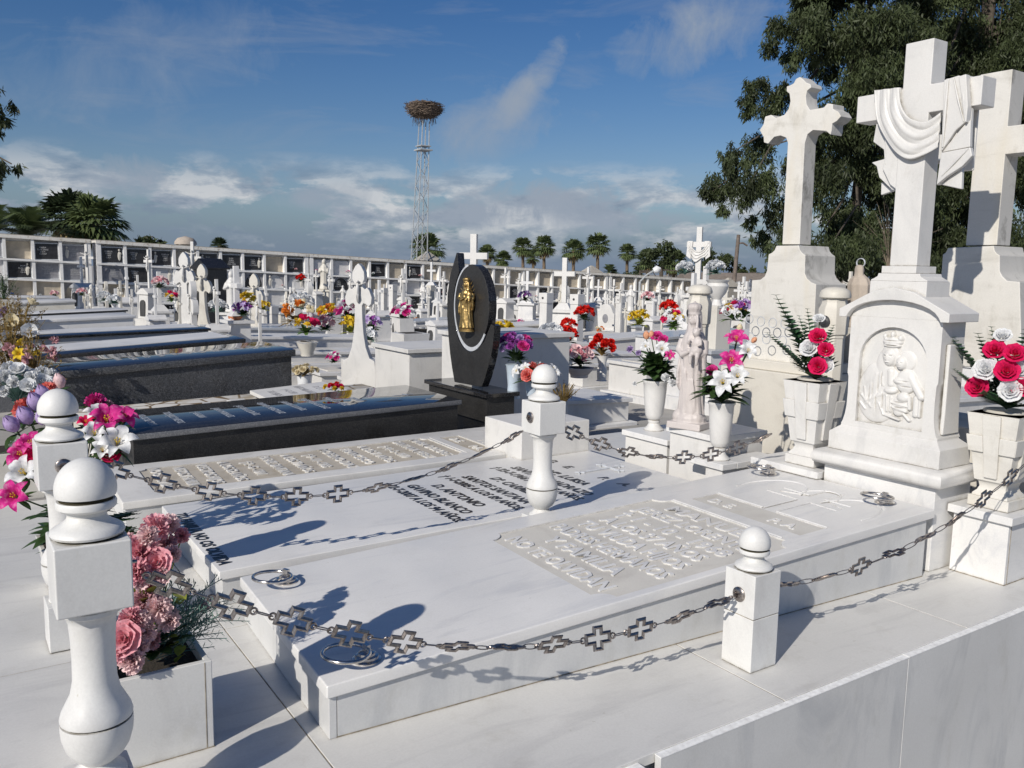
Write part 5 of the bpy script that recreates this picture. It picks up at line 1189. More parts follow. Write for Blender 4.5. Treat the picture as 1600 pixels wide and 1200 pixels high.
for lb, a0, a1, a2, a3, Y, W, ms, sd_, ed, th in (
    ('black-edged tomb with a pale tiled top behind the grey granite tomb', 72, 556, 384, 529, 9.0, 1.1, 'granite_black_side', 'granite_black', 'granite_black_side', .05),
    ('white marble tomb with a thin dark edge, fourth along the left row', 38, 527, 330, 513, 11.0, 1.0, 'marble_grey', 'granite_black', 'granite_black', .03),
    ('white marble tomb with a plain side panel in the left row', 24, 502, 212, 493, 13.8, 1.0, 'marble_far', 'marble_far', None, .04),
    ('low dark-edged tomb in the far left row', 24, 492, 200, 484, 16.6, 1.0, 'marble_grey', 'marble_far', 'granite_black', .03),
    ('pale marble tomb in the far left row with a plain cream side', 14, 473, 119, 469, 21.5, 1.2, 'marble_cream', 'marble_far', None, .05),
    ('white marble tomb right in front of the niche wall at far left', -20, 463, 92, 464, 27.0, 1.2, 'marble_far', 'marble_far', None, .05)):
    tt, k = ytomb(lb, a0, a1, a2, a3, Y, W, PY(a0, a1, Y).z-.5, ms, sd_, x0=min(.6, PY(a0, a1, Y).x), th=th, edge=ed)
    if Y < 12:   # inset marble panel of tiles or letters on the lid
        m = MB(); m.M = shear_x(k); L = PY(a2, a3, Y).x-tt.location.x; z_ = .5 + (k*(tt.location.x-PY(a0, a1, Y).x))
        m.box(.1, .32, z_, L-.08, W-.05, z_+.006); m.build('inset_panel', 'marble_far', tt)
for o in list(bpy.data.objects):
    if 'k' in o.keys(): del o['k']
# ------------------------------------------------------------------ ground
def gz(x, y):
    if y < 1.0: return -.55
    e = max(0, min(1, (y-3)/32.0)); return -e*(.6+.036*max(0, min(60, x-2)))
def axis(lo, hi, far, st):
    a = list(np.arange(lo, hi, st)); return [-far, -far/3, -far/8]+a+[far/8, far/3, far]
xs_ = axis(-60, 110, 1500, 3.0); ys_ = axis(-30, 150, 1500, 3.0)
m = MB(); m.add([(x, y, gz(x, y)) for y in ys_ for x in xs_], [(j*len(xs_)+i, j*len(xs_)+i+1, (j+1)*len(xs_)+i+1, (j+1)*len(xs_)+i) for j in range(len(ys_)-1) for i in range(len(xs_)-1)])
tag(m.build('ground', 'ground', None, smooth=60, fix=False), kind='structure')

# ------------------------------------------------------------------ niche wall
YW, WX0, WSL = 35.0, 1.8, -.0372
wz = lambda x: 2.62+WSL*(x-WX0)
def wall_shear():
    M = Matrix.Identity(4); M[2][0] = WSL; return M
INS = {}
def plaque_text(i):
    if i not in INS:
        mb = MB(); bodies = ['D.E.P.\nJUAN\nLOPEZ\n1921-1998', 'MARIA\nRUIZ DIAZ\nD.E.P.\n12-4-87', 'FAMILIA\nPEREZ\n1989\nD.E.P.']
        textmb(mb, bodies[i], .075, Matrix(((1, 0, 0, 0), (0, 0, -1, 0), (0, 1, 0, 0), (0, 0, 0, 1))), .002, bold=.0005)
        INS[i] = mb.mesh('inscription', ['letter_white'])
    return INS[i]
def add_child(me, name, parent, M):
    o = bpy.data.objects.new(name, me); C.objects.link(o); o.parent = parent; o.matrix_local = M; return o
PLQ = {}
_f = MB(); _f.ell((0, 0, .18), (.055, .02, .17), 8, 6); _f.ell((0, -.005, .40), (.035, .022, .045), 8, 6); _f.ell((.035, -.01, .27), (.04, .02, .05), 8, 6)
figm = _f.mesh('relief_figure', ['marble_cream'])
def plaque_mesh(w_, h_, mat, arch=False):
    key = (round(w_, 2), round(h_, 2), mat, arch)
    if key not in PLQ:
        mb = MB(); mb.box(-w_/2, 0, 0, w_/2, .03, h_)
        if arch:
            pts = [(-w_/2, h_), (-w_/2, .04)]+[(-w_*.46*math.cos(a), .06+(h_-.10)*math.sin(a)) for a in [PI*i/12 for i in range(13)]]+[(w_/2, .04), (w_/2, h_)]
            mb.prism(pts, -.05, -.001, 'Y', 1)
        if mat in ('plaque_black', 'plaque_grey', 'plaque_white'):
            for bx_ in ((-w_/2, -.012, 0, -w_/2+.035, -.001, h_), (w_/2-.035, -.012, 0, w_/2, -.001, h_), (-w_/2+.036, -.011, 0, w_/2-.036, -.001, .035), (-w_/2+.036, -.011, h_-.035, w_/2-.036, -.001, h_)): mb.box(*bx_, 2)
        PLQ[key] = mb.mesh('grave_plaque', [mat, 'plaque_grey', 'lead_silver'])
        bm = bmesh.new(); bm.from_mesh(PLQ[key]); bmesh.ops.recalc_face_normals(bm, faces=bm.faces); bm.to_mesh(PLQ[key]); bm.free()
    return PLQ[key]
top_codes = 'bwepKKgeKgKKK eKKKeKwweKbKeeeKgKeeeeeeeeKeeeeKeeee'.replace(' ', '')
CODE = {'b': 'plaque_beige', 'w': 'plaque_white', 'e': 'plaque_beige', 'p': 'plaque_beige', 'K': 'plaque_black', 'g': 'plaque_grey', 'd': 'recess_shade'}
rw = random.Random(7)
# low-poly grave flowers used on the wall and all over the field
def fl_proto(spec, leafm, seed, R=.09, spread=.12, n=14, leaves=40):
    mb = MB(); r = random.Random(seed); cols = [leafm]+['petal_'+c for _, c in spec]
    for i in range(n):
        k = i % len(spec); kind = spec[k][0]; a = i*2.4; q = math.sqrt((i+.5)/n); th = q*1.4
        p = Vector((spread*math.sin(th)*math.cos(a), spread*math.sin(th)*math.sin(a), spread*.45+spread*math.cos(th)))
        f_ = FL[kind](1.0, seed*9+i, True); M = T(*p) @ rot_to(p+Vector((-.05, -.07, .02))) @ Matrix.Scale(R*r.uniform(.75, 1.1)/(1.6 if kind == 'carnation' else 1.4), 4)
        mb.add([M @ Vector(v) for v in f_.v], f_.f, 1+k)
    for i in range(leaves):
        a = r.uniform(0, 2*PI); th = r.uniform(.5, 1.7); leaf(mb, (0, 0, 0), (math.sin(th)*math.cos(a), math.sin(th)*math.sin(a), .25+math.cos(th)), spread*r.uniform(.9, 1.6), spread*.4, .3, 0, 3)
    return mb.mesh('grave_flowers', cols)
FP = {'pink': fl_proto([('carnation', 'pink'), ('rose', 'palepink')], 'leaf_dark', 1), 'red': fl_proto([('carnation', 'red'), ('rose', 'red')], 'leaf_dark', 2),
      'white': fl_proto([('rose', 'white'), ('carnation', 'white')], 'leaf_sage', 3), 'purple': fl_proto([('carnation', 'purple'), ('lily', 'lilac')], 'leaf_dark', 4),
      'yellow': fl_proto([('carnation', 'yellow'), ('lily', 'yellow')], 'leaf_yellow', 5), 'orange': fl_proto([('carnation', 'orange'), ('rose', 'yellow')], 'leaf_mid', 6),
      'magenta': fl_proto([('lily', 'magenta'), ('rose', 'magenta'), ('rose', 'white')], 'leaf_dark', 7), 'mixed': fl_proto([('rose', 'crimson'), ('lily', 'white'), ('carnation', 'yellow')], 'leaf_mid', 8), 'blue': fl_proto([('rose', 'blue')], 'leaf_dark', 9),
      'dried': fl_proto([('carnation', 'orange'), ('berry', 'cream')], 'leaf_dry', 10, n=5, leaves=40)}
def grave_flowers(col, loc, s, label, group=None, sy=1):
    o = bpy.data.objects.new('grave_flowers', FP[col]); C.objects.link(o); o.location = loc; s *= .56; o.scale = (s, s*sy, s); o.rotation_euler = (0, 0, rnd.uniform(0, 6)); return tag(o, label, 'flowers', group)
ordn = ['first', 'second', 'third', 'fourth', 'fifth', 'sixth', 'seventh', 'eighth', 'ninth', 'tenth', 'eleventh']
secn = ['leftmost', 'second', 'third', 'fourth', 'rightmost']
X = -4.2; ci = 0; PW, PH = .875, .69
wall_secs = [(-4.2, 10), (4.95, 9), (13.1, 9), (21.3, 9), (29.5, 14)]
for si, (xa, nc) in enumerate(wall_secs):
    zt = wz(xa); L = nc*PW+.22
    t = thing('niche_wall', ['white burial niche wall at the far left under the palms', 'burial niche wall section right of the far left one', 'middle burial niche wall section left of the lattice tower', 'burial niche wall section right of the lattice tower', 'rightmost burial niche wall section with mostly blank niches'][si], 'niche wall', (xa, YW, zt))
    m = MB(); m.M = wall_shear(); m.box(0, .30, -3.6, L, .9, -.09)
    for i in range(nc+1): m.box(i*PW+.06, 0, -3.6, i*PW+.16, .301, -.091) if 0 < i < nc else m.box(0 if i == 0 else L-.16, 0, -3.6, .16 if i == 0 else L, .301, -.091)
    m.build('wall_frame', 'whitewash', t, bevel=0)
    m = MB(); m.M = wall_shear()
    for r_ in range(1, 6): m.box(-.002, -.03, -.17-r_*PH, L+.002, .302, -.10-r_*PH)
    m.build('shelf_ledge', 'whitewash', t)
    m = MB(); m.M = wall_shear(); m.box(-.01, -.04, -.09, L+.01, 1.0, .02); m.build('coping', 'coping_dirty', t, bevel=.01)
    m = MB(); m.M = wall_shear(); m.box(-.01, -.02, .0205, L+.01, 1.6, .05); m.build('roof_edge', 'stone_old', t)
    for c_ in range(nc):
        for r_ in range(5):
            if r_ == 0: code = top_codes[ci % len(top_codes)]
            else: code = rw.choice('KKgwwebKwg')
            if ci > 24 and r_ == 0 and rw.random() < .7: code = 'e'
            arch = r_ in (1, 2) and rw.random() < .35; x = c_*PW+.11+PW/2; zb = -.10-(r_+1)*PH+WSL*x; d = rw.choice((.10, .14, .2)) if code != 'e' else rw.choice((.16, .24))
            o = add_child(plaque_mesh(PW-.10, PH-.075, CODE[code], arch), 'grave_plaque', t, T(x, d, zb))
            if code in 'Kg' and r_ < 4:
                q = bpy.data.objects.new('inscription', plaque_text(rw.randrange(3))); C.objects.link(q); q.parent = o; q.location = (rw.choice((0, .14, -.12)), -.004-(.05 if arch else 0), .42)
            if code in 'Kgw' and r_ < 4 and rw.random() < .45:
                q = bpy.data.objects.new('relief_figure', figm); C.objects.link(q); q.parent = o; q.location = (rw.choice((-.22, .24)), -.02-(.05 if arch else 0), .10)
            if r_ < 4 and rw.random() < (.42 if si < 4 else .22) and code != 'e' or (r_ in (1, 2) and rw.random() < .2):
                col = rw.choice(['pink', 'red', 'white', 'magenta', 'purple', 'pink', 'yellow', 'blue' if si == 0 else 'red'])
                side = rw.choice((-.28, .28, 0))
                grave_flowers(col, (xa+x+side, YW-.02, zt+zb+.12), rw.uniform(.5, .95), f'{col} flowers in the {["top","second","third","fourth"][r_]} row niche, {ordn[min(c_,10)]} column of the {secn[si]} wall section', 'flowers on the burial niches')
        ci += 1

# ------------------------------------------------------------------ tomb field: prototypes
def proto_root(name, cat): return thing(name, 'x', cat, (0, 0, -50))
PROTO = {}
def mk(name, cat):
    t = proto_root(name, cat); PROTO[name+cat] = t; return t
def cross_mb(w_, h_, a, zc, d, z0=0, trefoil=False, mb=None):
    m = mb or MB(); o = [(-a, z0), (a, z0), (a, zc-a), (w_, zc-a), (w_, zc+a), (a, zc+a), (a, h_), (-a, h_), (-a, zc+a), (-w_, zc+a), (-w_, zc-a), (-a, zc-a)]
    m.prism(o, -d, d, 'X')
    if trefoil:
        for y, z_ in ((w_, zc), (-w_, zc), (0, h_)): m.M = T(0, y, z_) @ Matrix.Rotation(PI/2, 4, 'Y'); m.lathe([(a*1.6, -d*.9), (a*1.6, d*.9)], 10)
        m.M = Matrix.Identity(4)
    return m
def christ_mb(h, mb=None):
    m = mb or MB(); m.tube([(-.03, 0, h*.42), (-.045, 0, h*.60), (-.04, 0, h*.72), (-.035, 0, h*.78)], [h*.014, h*.028, h*.034, h*.02], 8)
    m.ell((-.05, 0, h*.815), h*.028, 8, 6)
    for s in (-1, 1): m.tube([(-.04, 0, h*.745), (-.045, s*h*.09, h*.77), (-.04, s*h*.16, h*.80)], [h*.014, h*.012, h*.008], 6); m.tube([(-.045, s*h*.01, h*.60), (-.06, s*h*.015, h*.52), (-.04, s*h*.008, h*.43)], [h*.02, h*.016, h*.01], 6)
    return m
# A: gabled stone with arched niche and a crucifix (height 1.6)
def protoA(mat='marble_white', name='headstone', christ=True, mass=1.0, H=1.6, dark='recess_shade'):
    t = proto_root(name, 'headstone'); w_ = .20*mass
    m = MB(); m.frust(0, 0, -.8, .06, w_+.06, w_+.06, w_+.05, w_+.05); m.frust(0, 0, .0605, .60, w_*.95, w_, w_*.80, w_*.88); m.build('body', mat, t, bevel=.006)
    m = MB(); m.prism([(-w_-.03, .601), (w_+.03, .601), (w_+.03, .64), (.05, .74), (-.05, .74), (-w_-.03, .64)], -w_*.95, w_*.95); m.build('gable', mat, t, bevel=.004)
    m = MB(); pts = [(-w_*.5, .12), (w_*.5, .12), (w_*.5, .38)]+[(w_*.5*math.cos(a), .38+w_*.5*math.sin(a)) for a in [PI*i/8 for i in range(1, 8)]]+[(-w_*.5, .38)]
    m.prism(pts, -w_*1.0, -w_*.5); m.build('niche_shade', [dark], t)  # dark block paints the niche's inner shade; no hollow is cut
    m = MB(); cross_mb(.17, H, .030, H-.26, .028, .741, mb=m); m.build('cross', mat, t, bevel=.003)
    if christ: m = MB(); m.M = T(0, 0, .741) @ Matrix.Diagonal((1, .9, 1, 1)); christ_mb(H-.741, m); m.build('figure', mat, t, smooth=60)
    return t
def protoB(mat='marble_cream', H=1.5):      # slender flared cross with leaf-shaped top and rounded lobes
    t = proto_root('ornate_cross', 'cross'); m = MB()
    half = [(.20, -.8), (.20, 0), (.19, .10), (.13, .14), (.085, .30), (.06, .50), (.048, .70), (.045, .90), (.06, .93), (.085, .92), (.12, .88), (.155, .93), (.16, 1.02), (.13, 1.12), (.10, 1.16), (.08, 1.13), (.055, 1.16), (.045, 1.20), (.075, 1.28), (.07, 1.38), (.035, 1.46), (0, H)]
    m.prism([(x, z_) for x, z_ in half]+[(-x, z_) for x, z_ in half[::-1][1:]], -.055, .055); m.build('cross_body', mat, t, bevel=.008)
    m = MB(); m.M = T(0, 0, .62) @ Matrix.Diagonal((1, .7, .9, 1)) @ T(-.035, 0, 0); christ_mb(.85, m); m.build('figure', mat, t, smooth=60); return t
def protoC(mat='marble_white', H=1.5, draped=False, big=1.0, trefoil=False):        # cross on stepped pedestal
    t = proto_root('cross', 'cross'); m = MB(); m.frust(0, 0, -.8, .12, .22, .26, .22, .26); m.frust(0, 0, .1205, .48, .16, .20, .15, .19); m.build('pedestal', mat, t, bevel=.006)
    m = MB(); m.frust(0, 0, .481, .53, .20, .24, .20, .24); m.frust(0, 0, .531, .66, .16, .17, .07, .08); m.build('cornice', mat, t, bevel=.005)
    m = MB(); cross_mb(.20*big, H, .045*big, H-.30, .04, .661, trefoil, m); m.build('cross_body', mat, t, bevel=.004)
    if draped:
        m = MB(); 
        def f(u, v):
            y = (u-.5)*.34; sag = .16*(1-(2*u-1)**2); return Vector((-.052-.02*(.5+.5*math.cos(v*20)), y, H-.27-sag*1.0-(v)*.16*(1+.2*math.cos(u*9))))
        grid(m, f, 16, 20); o = m.build('cloth', mat, t, smooth=60, fix=False); md = o.modifiers.new('s', 'SOLIDIFY'); md.thickness = .02
        for s in (-1, 1): m = MB(); m.prism([(s*.10, H-.24), (s*.19, H-.24), (s*.21, H-.50), (s*.13, H-.56)], -.062, -.042); m.build('cloth', mat, t, bevel=.006)
    return t
def protoP(mat='marble_white', H=.9):      # square pillar with cap
    t = proto_root('stone_pillar', 'pillar'); m = MB(); m.frust(0, 0, -.8, H*.80, .085, .085, .085, .085); m.build('shaft', mat, t, bevel=.004)
    m = MB(); m.frust(0, 0, H*.802, H, .095, .095, .095, .095); m.build('cap', mat, t, bevel=.006)
    m = MB(); m.M = T(-.097, 0, H*.9) @ Matrix.Rotation(-PI/2, 4, 'Y'); m.lathe([(.022, 0), (.018, .01), (.0, .012)], 10); m.build('boss', 'pot_dark', t); return t
def protoT(mat='marble_white', H=1.35):     # tall thin cross without pedestal
    t = proto_root('slim_cross', 'cross'); m = MB(); m.frust(0, 0, -.8, .10, .09, .09, .09, .09); m.build('foot', mat, t, bevel=.004)
    m = MB(); cross_mb(.15, H, .026, H-.28, .024, .101, mb=m); m.build('cross_body', mat, t, bevel=.003)
    m = MB(); m.M = T(.0, 0, .55) @ Matrix.Diagonal((1, .9, 1, 1)); christ_mb(.78, m); m.build('figure', mat, t, smooth=60); return t
def protoS(mat='marble_white'):     # small robed statue on block
    t = proto_root('statue', 'statue'); m = MB(); m.frust(0, 0, -.8, .35, .16, .16, .14, .14); m.frust(0, 0, .351, .39, .17, .17, .17, .17); m.build('pedestal', mat, t, bevel=.006)
    f = MB(); f.lathe([(.10, .39), (.10, .42), (.08, .50), (.075, .65), (.085, .78), (.075, .86), (.04, .90)], 20, fn=lambda a, k: 1+.06*math.sin(a*8)); f.ell((-.01, 0, .955), (.045, .042, .055)); f.ell((.01, 0, .95), (.05, .05, .07))
    for s in (-1, 1): f.tube([(0, s*.08, .82), (-.06, s*.09, .74), (-.10, s*.02, .78)], [.03, .027, .018], 8)
    f.build('figure', mat, t, remesh=.012, sm=1); return t
def protoE(mat='marble_white'):     # low wide headstone with moulded top
    t = proto_root('headstone', 'headstone'); m = MB()
    pts = [(-.32, -.8), (.32, -.8), (.32, .55), (.26, .60), (.22, .70)]+[(.20*math.cos(a), .72+.12*math.sin(a)) for a in [PI*i/8 for i in range(1, 8)]]+[(-.22, .70), (-.26, .60), (-.32, .55)]
    m.prism(pts, -.09, .09); m.build('body', mat, t, bevel=.008); m = MB(); m.box(-.16, -.38, -.8, .16, .38, .10); m.build('base', mat, t, bevel=.006)
    m = MB(); m.M = T(-.091, 0, .42) @ Matrix.Rotation(-PI/2, 4, 'Y'); m.lathe([(.10, 0), (.10, .008), (.085, .012), (.0, .012)], 18, sx=1.3); m.build('oval_plaque', 'plaque_grey', t, smooth=40)
    m = MB(); cross_mb(.10, 1.12, .022, .98, .02, .82, mb=m); m.build('cross', mat, t, bevel=.003); return t
def protoK():                       # black gabled pillar
    t = proto_root('headstone', 'headstone'); m = MB(); m.box(-.20, -.24, -.6, .20, .24, 1.18); m.build('body', 'granite_black_side', t, bevel=.005)
    m = MB(); m.prism([(-.28, 1.181), (.28, 1.181), (.28, 1.21), (0, 1.38), (-.28, 1.21)], -.24, .24); m.build('gable_roof', 'granite_black', t, bevel=.004)
    m = MB(); m.box(-.212, -.12, .3, -.2005, .12, .8); m.build('plaque', 'granite_dark', t); return t
PA, PA2, PA3 = protoA(), protoA('marble_far', mass=1.15, christ=False, H=1.45), protoA('marble_cream', mass=.9, H=1.75)
PB_, PB2 = protoB('marble_cream'), protoB('marble_white')
PC_, PC2, PCD, PC3 = protoC(), protoC('marble_cream', trefoil=True), protoC(draped=True, H=1.7, big=1.05), protoC('marble_far', H=1.35, big=.8)
PP_, PP2 = protoP(), protoP('marble_cream'); PT_, PT2 = protoT(), protoT('marble_cream'); PS_, PS2 = protoS(), protoS('marble_cream'); PE_, PE2 = protoE(), protoE('marble_far'); PK_ = protoK()
PHT = {PA: 1.6, PA2: 1.45, PA3: 1.75, PB_: 1.5, PB2: 1.5, PC_: 1.5, PC2: 1.5, PCD: 1.7, PC3: 1.35, PP_: .9, PP2: .9, PT_: 1.35, PT2: 1.35, PS_: 1.02, PS2: 1.02, PE_: 1.12, PE2: 1.12, PK_: 1.38}
placed = []
def put(proto, px, pyb, pyt, Hm, label, group=None, rz=None, wide=1.0):
    D = Hm*FPX/(pyb-pyt); p = PD(px, pyb, D); s = Hm/PHT[proto]; placed.append((p.x, p.y))
    if proto in (PB_, PB2): wide = 1.25
    if rz is None: rz = math.atan2(p.y, p.x)*(.72 if proto in (PB_, PB2, PCD, PC_, PC3, PT_, PT2, PS_, PS2) else .25)
    return dup(proto, p, rz, label, group, (s*wide, s*wide, s))
# hand-placed stones, measured by their visible foot and top
for a in (
    (PA, 236, 502, 391, 1.75, 'grey-white gabled headstone with tall crucifix, left of the cream lily vase'),
    (PT_, 139, 482, 383, 2.3, 'tall slim white crucifix standing furthest left among the far crosses'),
    (PA2, 130, 485, 402, 1.8, 'small gabled headstone with cross at the far left end of the cross rows'),
    (PT_, 155, 487, 430, 1.4, 'short slim crucifix beside the far left gabled headstone'),
    (PT_, 180, 490, 425, 1.6, 'slim white crucifix behind the round white flower pot at left'),
    (PT2, 199, 492, 438, 1.3, 'slim cream crucifix between the white flower pot and the gabled headstone'),
    (PB2, 292, 518, 395, 1.75, 'white ornate flared cross just left of the black gabled pillar'),
    (PT_, 304, 500, 379, 2.0, 'tall plain cross rising behind the black gabled pillar'),
    (PK_, 331, 520, 405, 1.7, 'black granite pillar headstone with gabled roof among the white crosses'),
    (PB_, 319, 524, 413, 1.55, 'cream ornate flared cross standing in front of the black gabled pillar'),
    (PA, 284, 507, 436, 1.2, 'small white gabled headstone left of the ornate white cross'),
    (PS_, 364, 528, 423, 1.45, 'white draped statue on a block between the black pillar and the cream ornate cross'),
    (PB_, 400, 540, 428, 1.5, 'creamy yellow ornate flared cross behind the grey granite tomb'),
    (PP_, 427, 542, 478, 1.0, 'white square pillar right of the creamy ornate cross'),
    (PT2, 449, 545, 456, 1.3, 'cream plain cross standing at the head of the grey granite tomb'),
    (PT_, 455, 530, 449, 1.35, 'thin white cross just behind the cream plain cross'),
    (PA2, 483, 482, 428, 1.45, 'white gabled headstone with small cross left of the white urn statue'),
    (PA, 495, 484, 422, 1.5, 'white gabled headstone with cross, right one of a pair by the wall'),
    (PS2, 507, 482, 405, 1.9, 'tall white statue in front of the middle niche wall'),
    (PS_, 536, 485, 446, 1.05, 'white rounded statue in front of a dark niche opening'),
    (PB2, 563, 574, 413, 1.12, 'large white ornate flared cross on its own block in the middle of the field'),
    (PP_, 600, 492, 450, 1.0, 'white tapered pillar left of the broad white pillar by the wall'),
    (PP_, 614, 494, 445, 1.15, 'broad white pillar in front of the niche wall'),
    (PA, 632, 494, 428, 1.5, 'white gabled headstone with dark arched niche and cross, left of the tower base'),
    (PS_, 662, 494, 443, 1.2, 'white statue standing below the lattice tower'),
    (PP2, 673, 492, 446, 1.1, 'cream pillar directly below the lattice tower'),
    (PC3, 674, 470, 410, 1.6, 'plain white cross high in front of the wall below the tower'),
    (PA2, 687, 496, 440, 1.3, 'small white stone with pointed niche just left of the black leaf-shaped stone'),
    (PA, 789, 507, 419, 1.6, 'white headstone with arched niche and figure cross right of the black leaf-shaped stone'),
    (PC3, 823, 506, 424, 1.5, 'wide white block with plain cross behind the purple vase flowers'),
    (PP_, 852, 536, 458, 1.05, 'white square pillar left of the big pedestal cross'),
    (PC_, 880, 528, 404, 1.95, 'big white pedestal with plain cross and hanging metal wreath'),
    (PP_, 900, 540, 460, 1.05, 'white square pillar in front of the big pedestal cross'),
    (PA, 917, 520, 418, 1.7, 'white arched headstone with cross behind the red carnations'),
    (PC3, 934, 490, 437, 1.4, 'small plain white cross behind the red carnations'),
    (PE_, 948, 520, 460, 1.15, 'white rounded headstone with an oval portrait near the middle right'),
    (PT_, 957, 518, 437, 1.6, 'slim white crucifix beside the oval portrait headstone'),
    (PP_, 968, 520, 463, .95, 'white square pillar right of the oval portrait headstone'),
    (PS_, 984, 512, 445, 1.4, 'white statue with raised head right of the slim crucifix'),
    (PT_, 1003, 510, 446, 1.4, 'slim white crucifix left of the street lamp'),
    (PP_, 1017, 522, 463, 1.0, 'white square pillar in front of the street lamp'),
    (PT_, 1030, 500, 440, 1.5, 'slim plain cross just right of the street lamp'),
    (PC3, 1060, 506, 452, 1.3, 'small plain cross left of the draped background cross'),
    (PCD, 1087, 508, 357, 2.4, 'white draped cross on ornate pedestal behind the pink statue'),
    (PC2, 1133, 516, 455, 1.1, 'small trefoil cross right of the draped background cross'),
    (PC3, 1152, 505, 440, 1.6, 'plain white cross left one of two beside the trefoil cross pedestal'),
    (PC3, 1169, 505, 437, 1.7, 'plain white cross right one of two beside the trefoil cross pedestal'),
    (PC_, 739, 535, 368, 1.5, 'tall white crucifix rising behind the black leaf-shaped stone'),
    (PA3, 713, 505, 440, 1.5, 'white gabled stone hidden mostly behind the black leaf-shaped stone'),
): put(*a)

# flowers and vessels in the middle distance
def fvase(col, px, py, pyb, D, s, label, vcol='marble_white', lab2=None, h=.22, r=.07):
    p = PD(px, py, D); grave_flowers(col, p, s, label)
    b = PD(px, pyb, D); hh = max(.08, p.z-b.z); t = thing('flower_vase', lab2 or label.replace('flowers', 'vase'), 'vase', (p.x, p.y, b.z)); m = MB(); m.lathe([(r*.7, 0), (r*.62, hh*.06), (r*.6, hh*.4), (r*.9, hh*.95), (r, hh), (r*.85, hh), (0, hh*.9)], 16); m.build('body', vcol, t, smooth=40)
for a in (
    ('white', 178, 474, 482, 17., 1.5, 'cream and white flowers in a round pot at the far left', 'marble_white', 'small round white pot under cream flowers at the far left'),
    ('magenta', 806, 548, 0, 0, 0, ''),
):
    if a[3]: fvase(*a)
b = bunch('flower_bunch', 'purple and magenta flowers in the pale blue-grey vase right of the black headstone', 'flowers', PD(806, 566, 6.6), [('carnation', 'purple', 8), ('rose', 'magenta', 5), ('carnation', 'lilac', 4)], 60, .115, .21, .04, seed=12)
p = PD(802, 622, 6.6); t = thing('flower_vase', 'pale blue-grey plastic vase with purple flowers right of the black headstone', 'vase', p); m = MB(); m.lathe([(.055, 0), (.05, .01), (.045, .10), (.058, .24), (.066, .26), (.055, .262), (0, .24)], 24); m.build('body', 'plastic_blue', t, smooth=40)
b = bunch('flower_bunch', 'mixed white and salmon flowers in the dark pot beside the purple vase', 'flowers', PD(838, 598, 6.4), [('lily', 'white', 9), ('rose', 'salmon', 2), ('carnation', 'salmon', 2)], 80, .15, .12, .05, seed=14)
p = PD(832, 618, 6.5); t = thing('flower_vase', 'dark grey pot of white and salmon flowers behind the turned post', 'vase', p); m = MB(); m.lathe([(.045, 0), (.06, .10), (.065, .12), (0, .11)], 20); m.build('body', 'plastic_blue', t, smooth=40)
b = bunch('flower_bunch', 'bright red carnations in the slender white vase, middle right', 'flowers', PD(940, 556, 8.4), [('carnation', 'red', 10)], 30, .11, .17, .05, seed=15, leafmat='leaf_dry')
p = PD(940, 595, 8.4); t = thing('flower_vase', 'slender fluted white vase holding bright red carnations', 'vase', p); m = MB(); m.lathe([(.055, 0), (.045, .01), (.05, .12), (.035, .16), (.06, .25), (0, .24)], 16, fn=lambda a, k: 1+.04*math.sin(a*8)); m.build('body', 'marble_white', t, smooth=40)
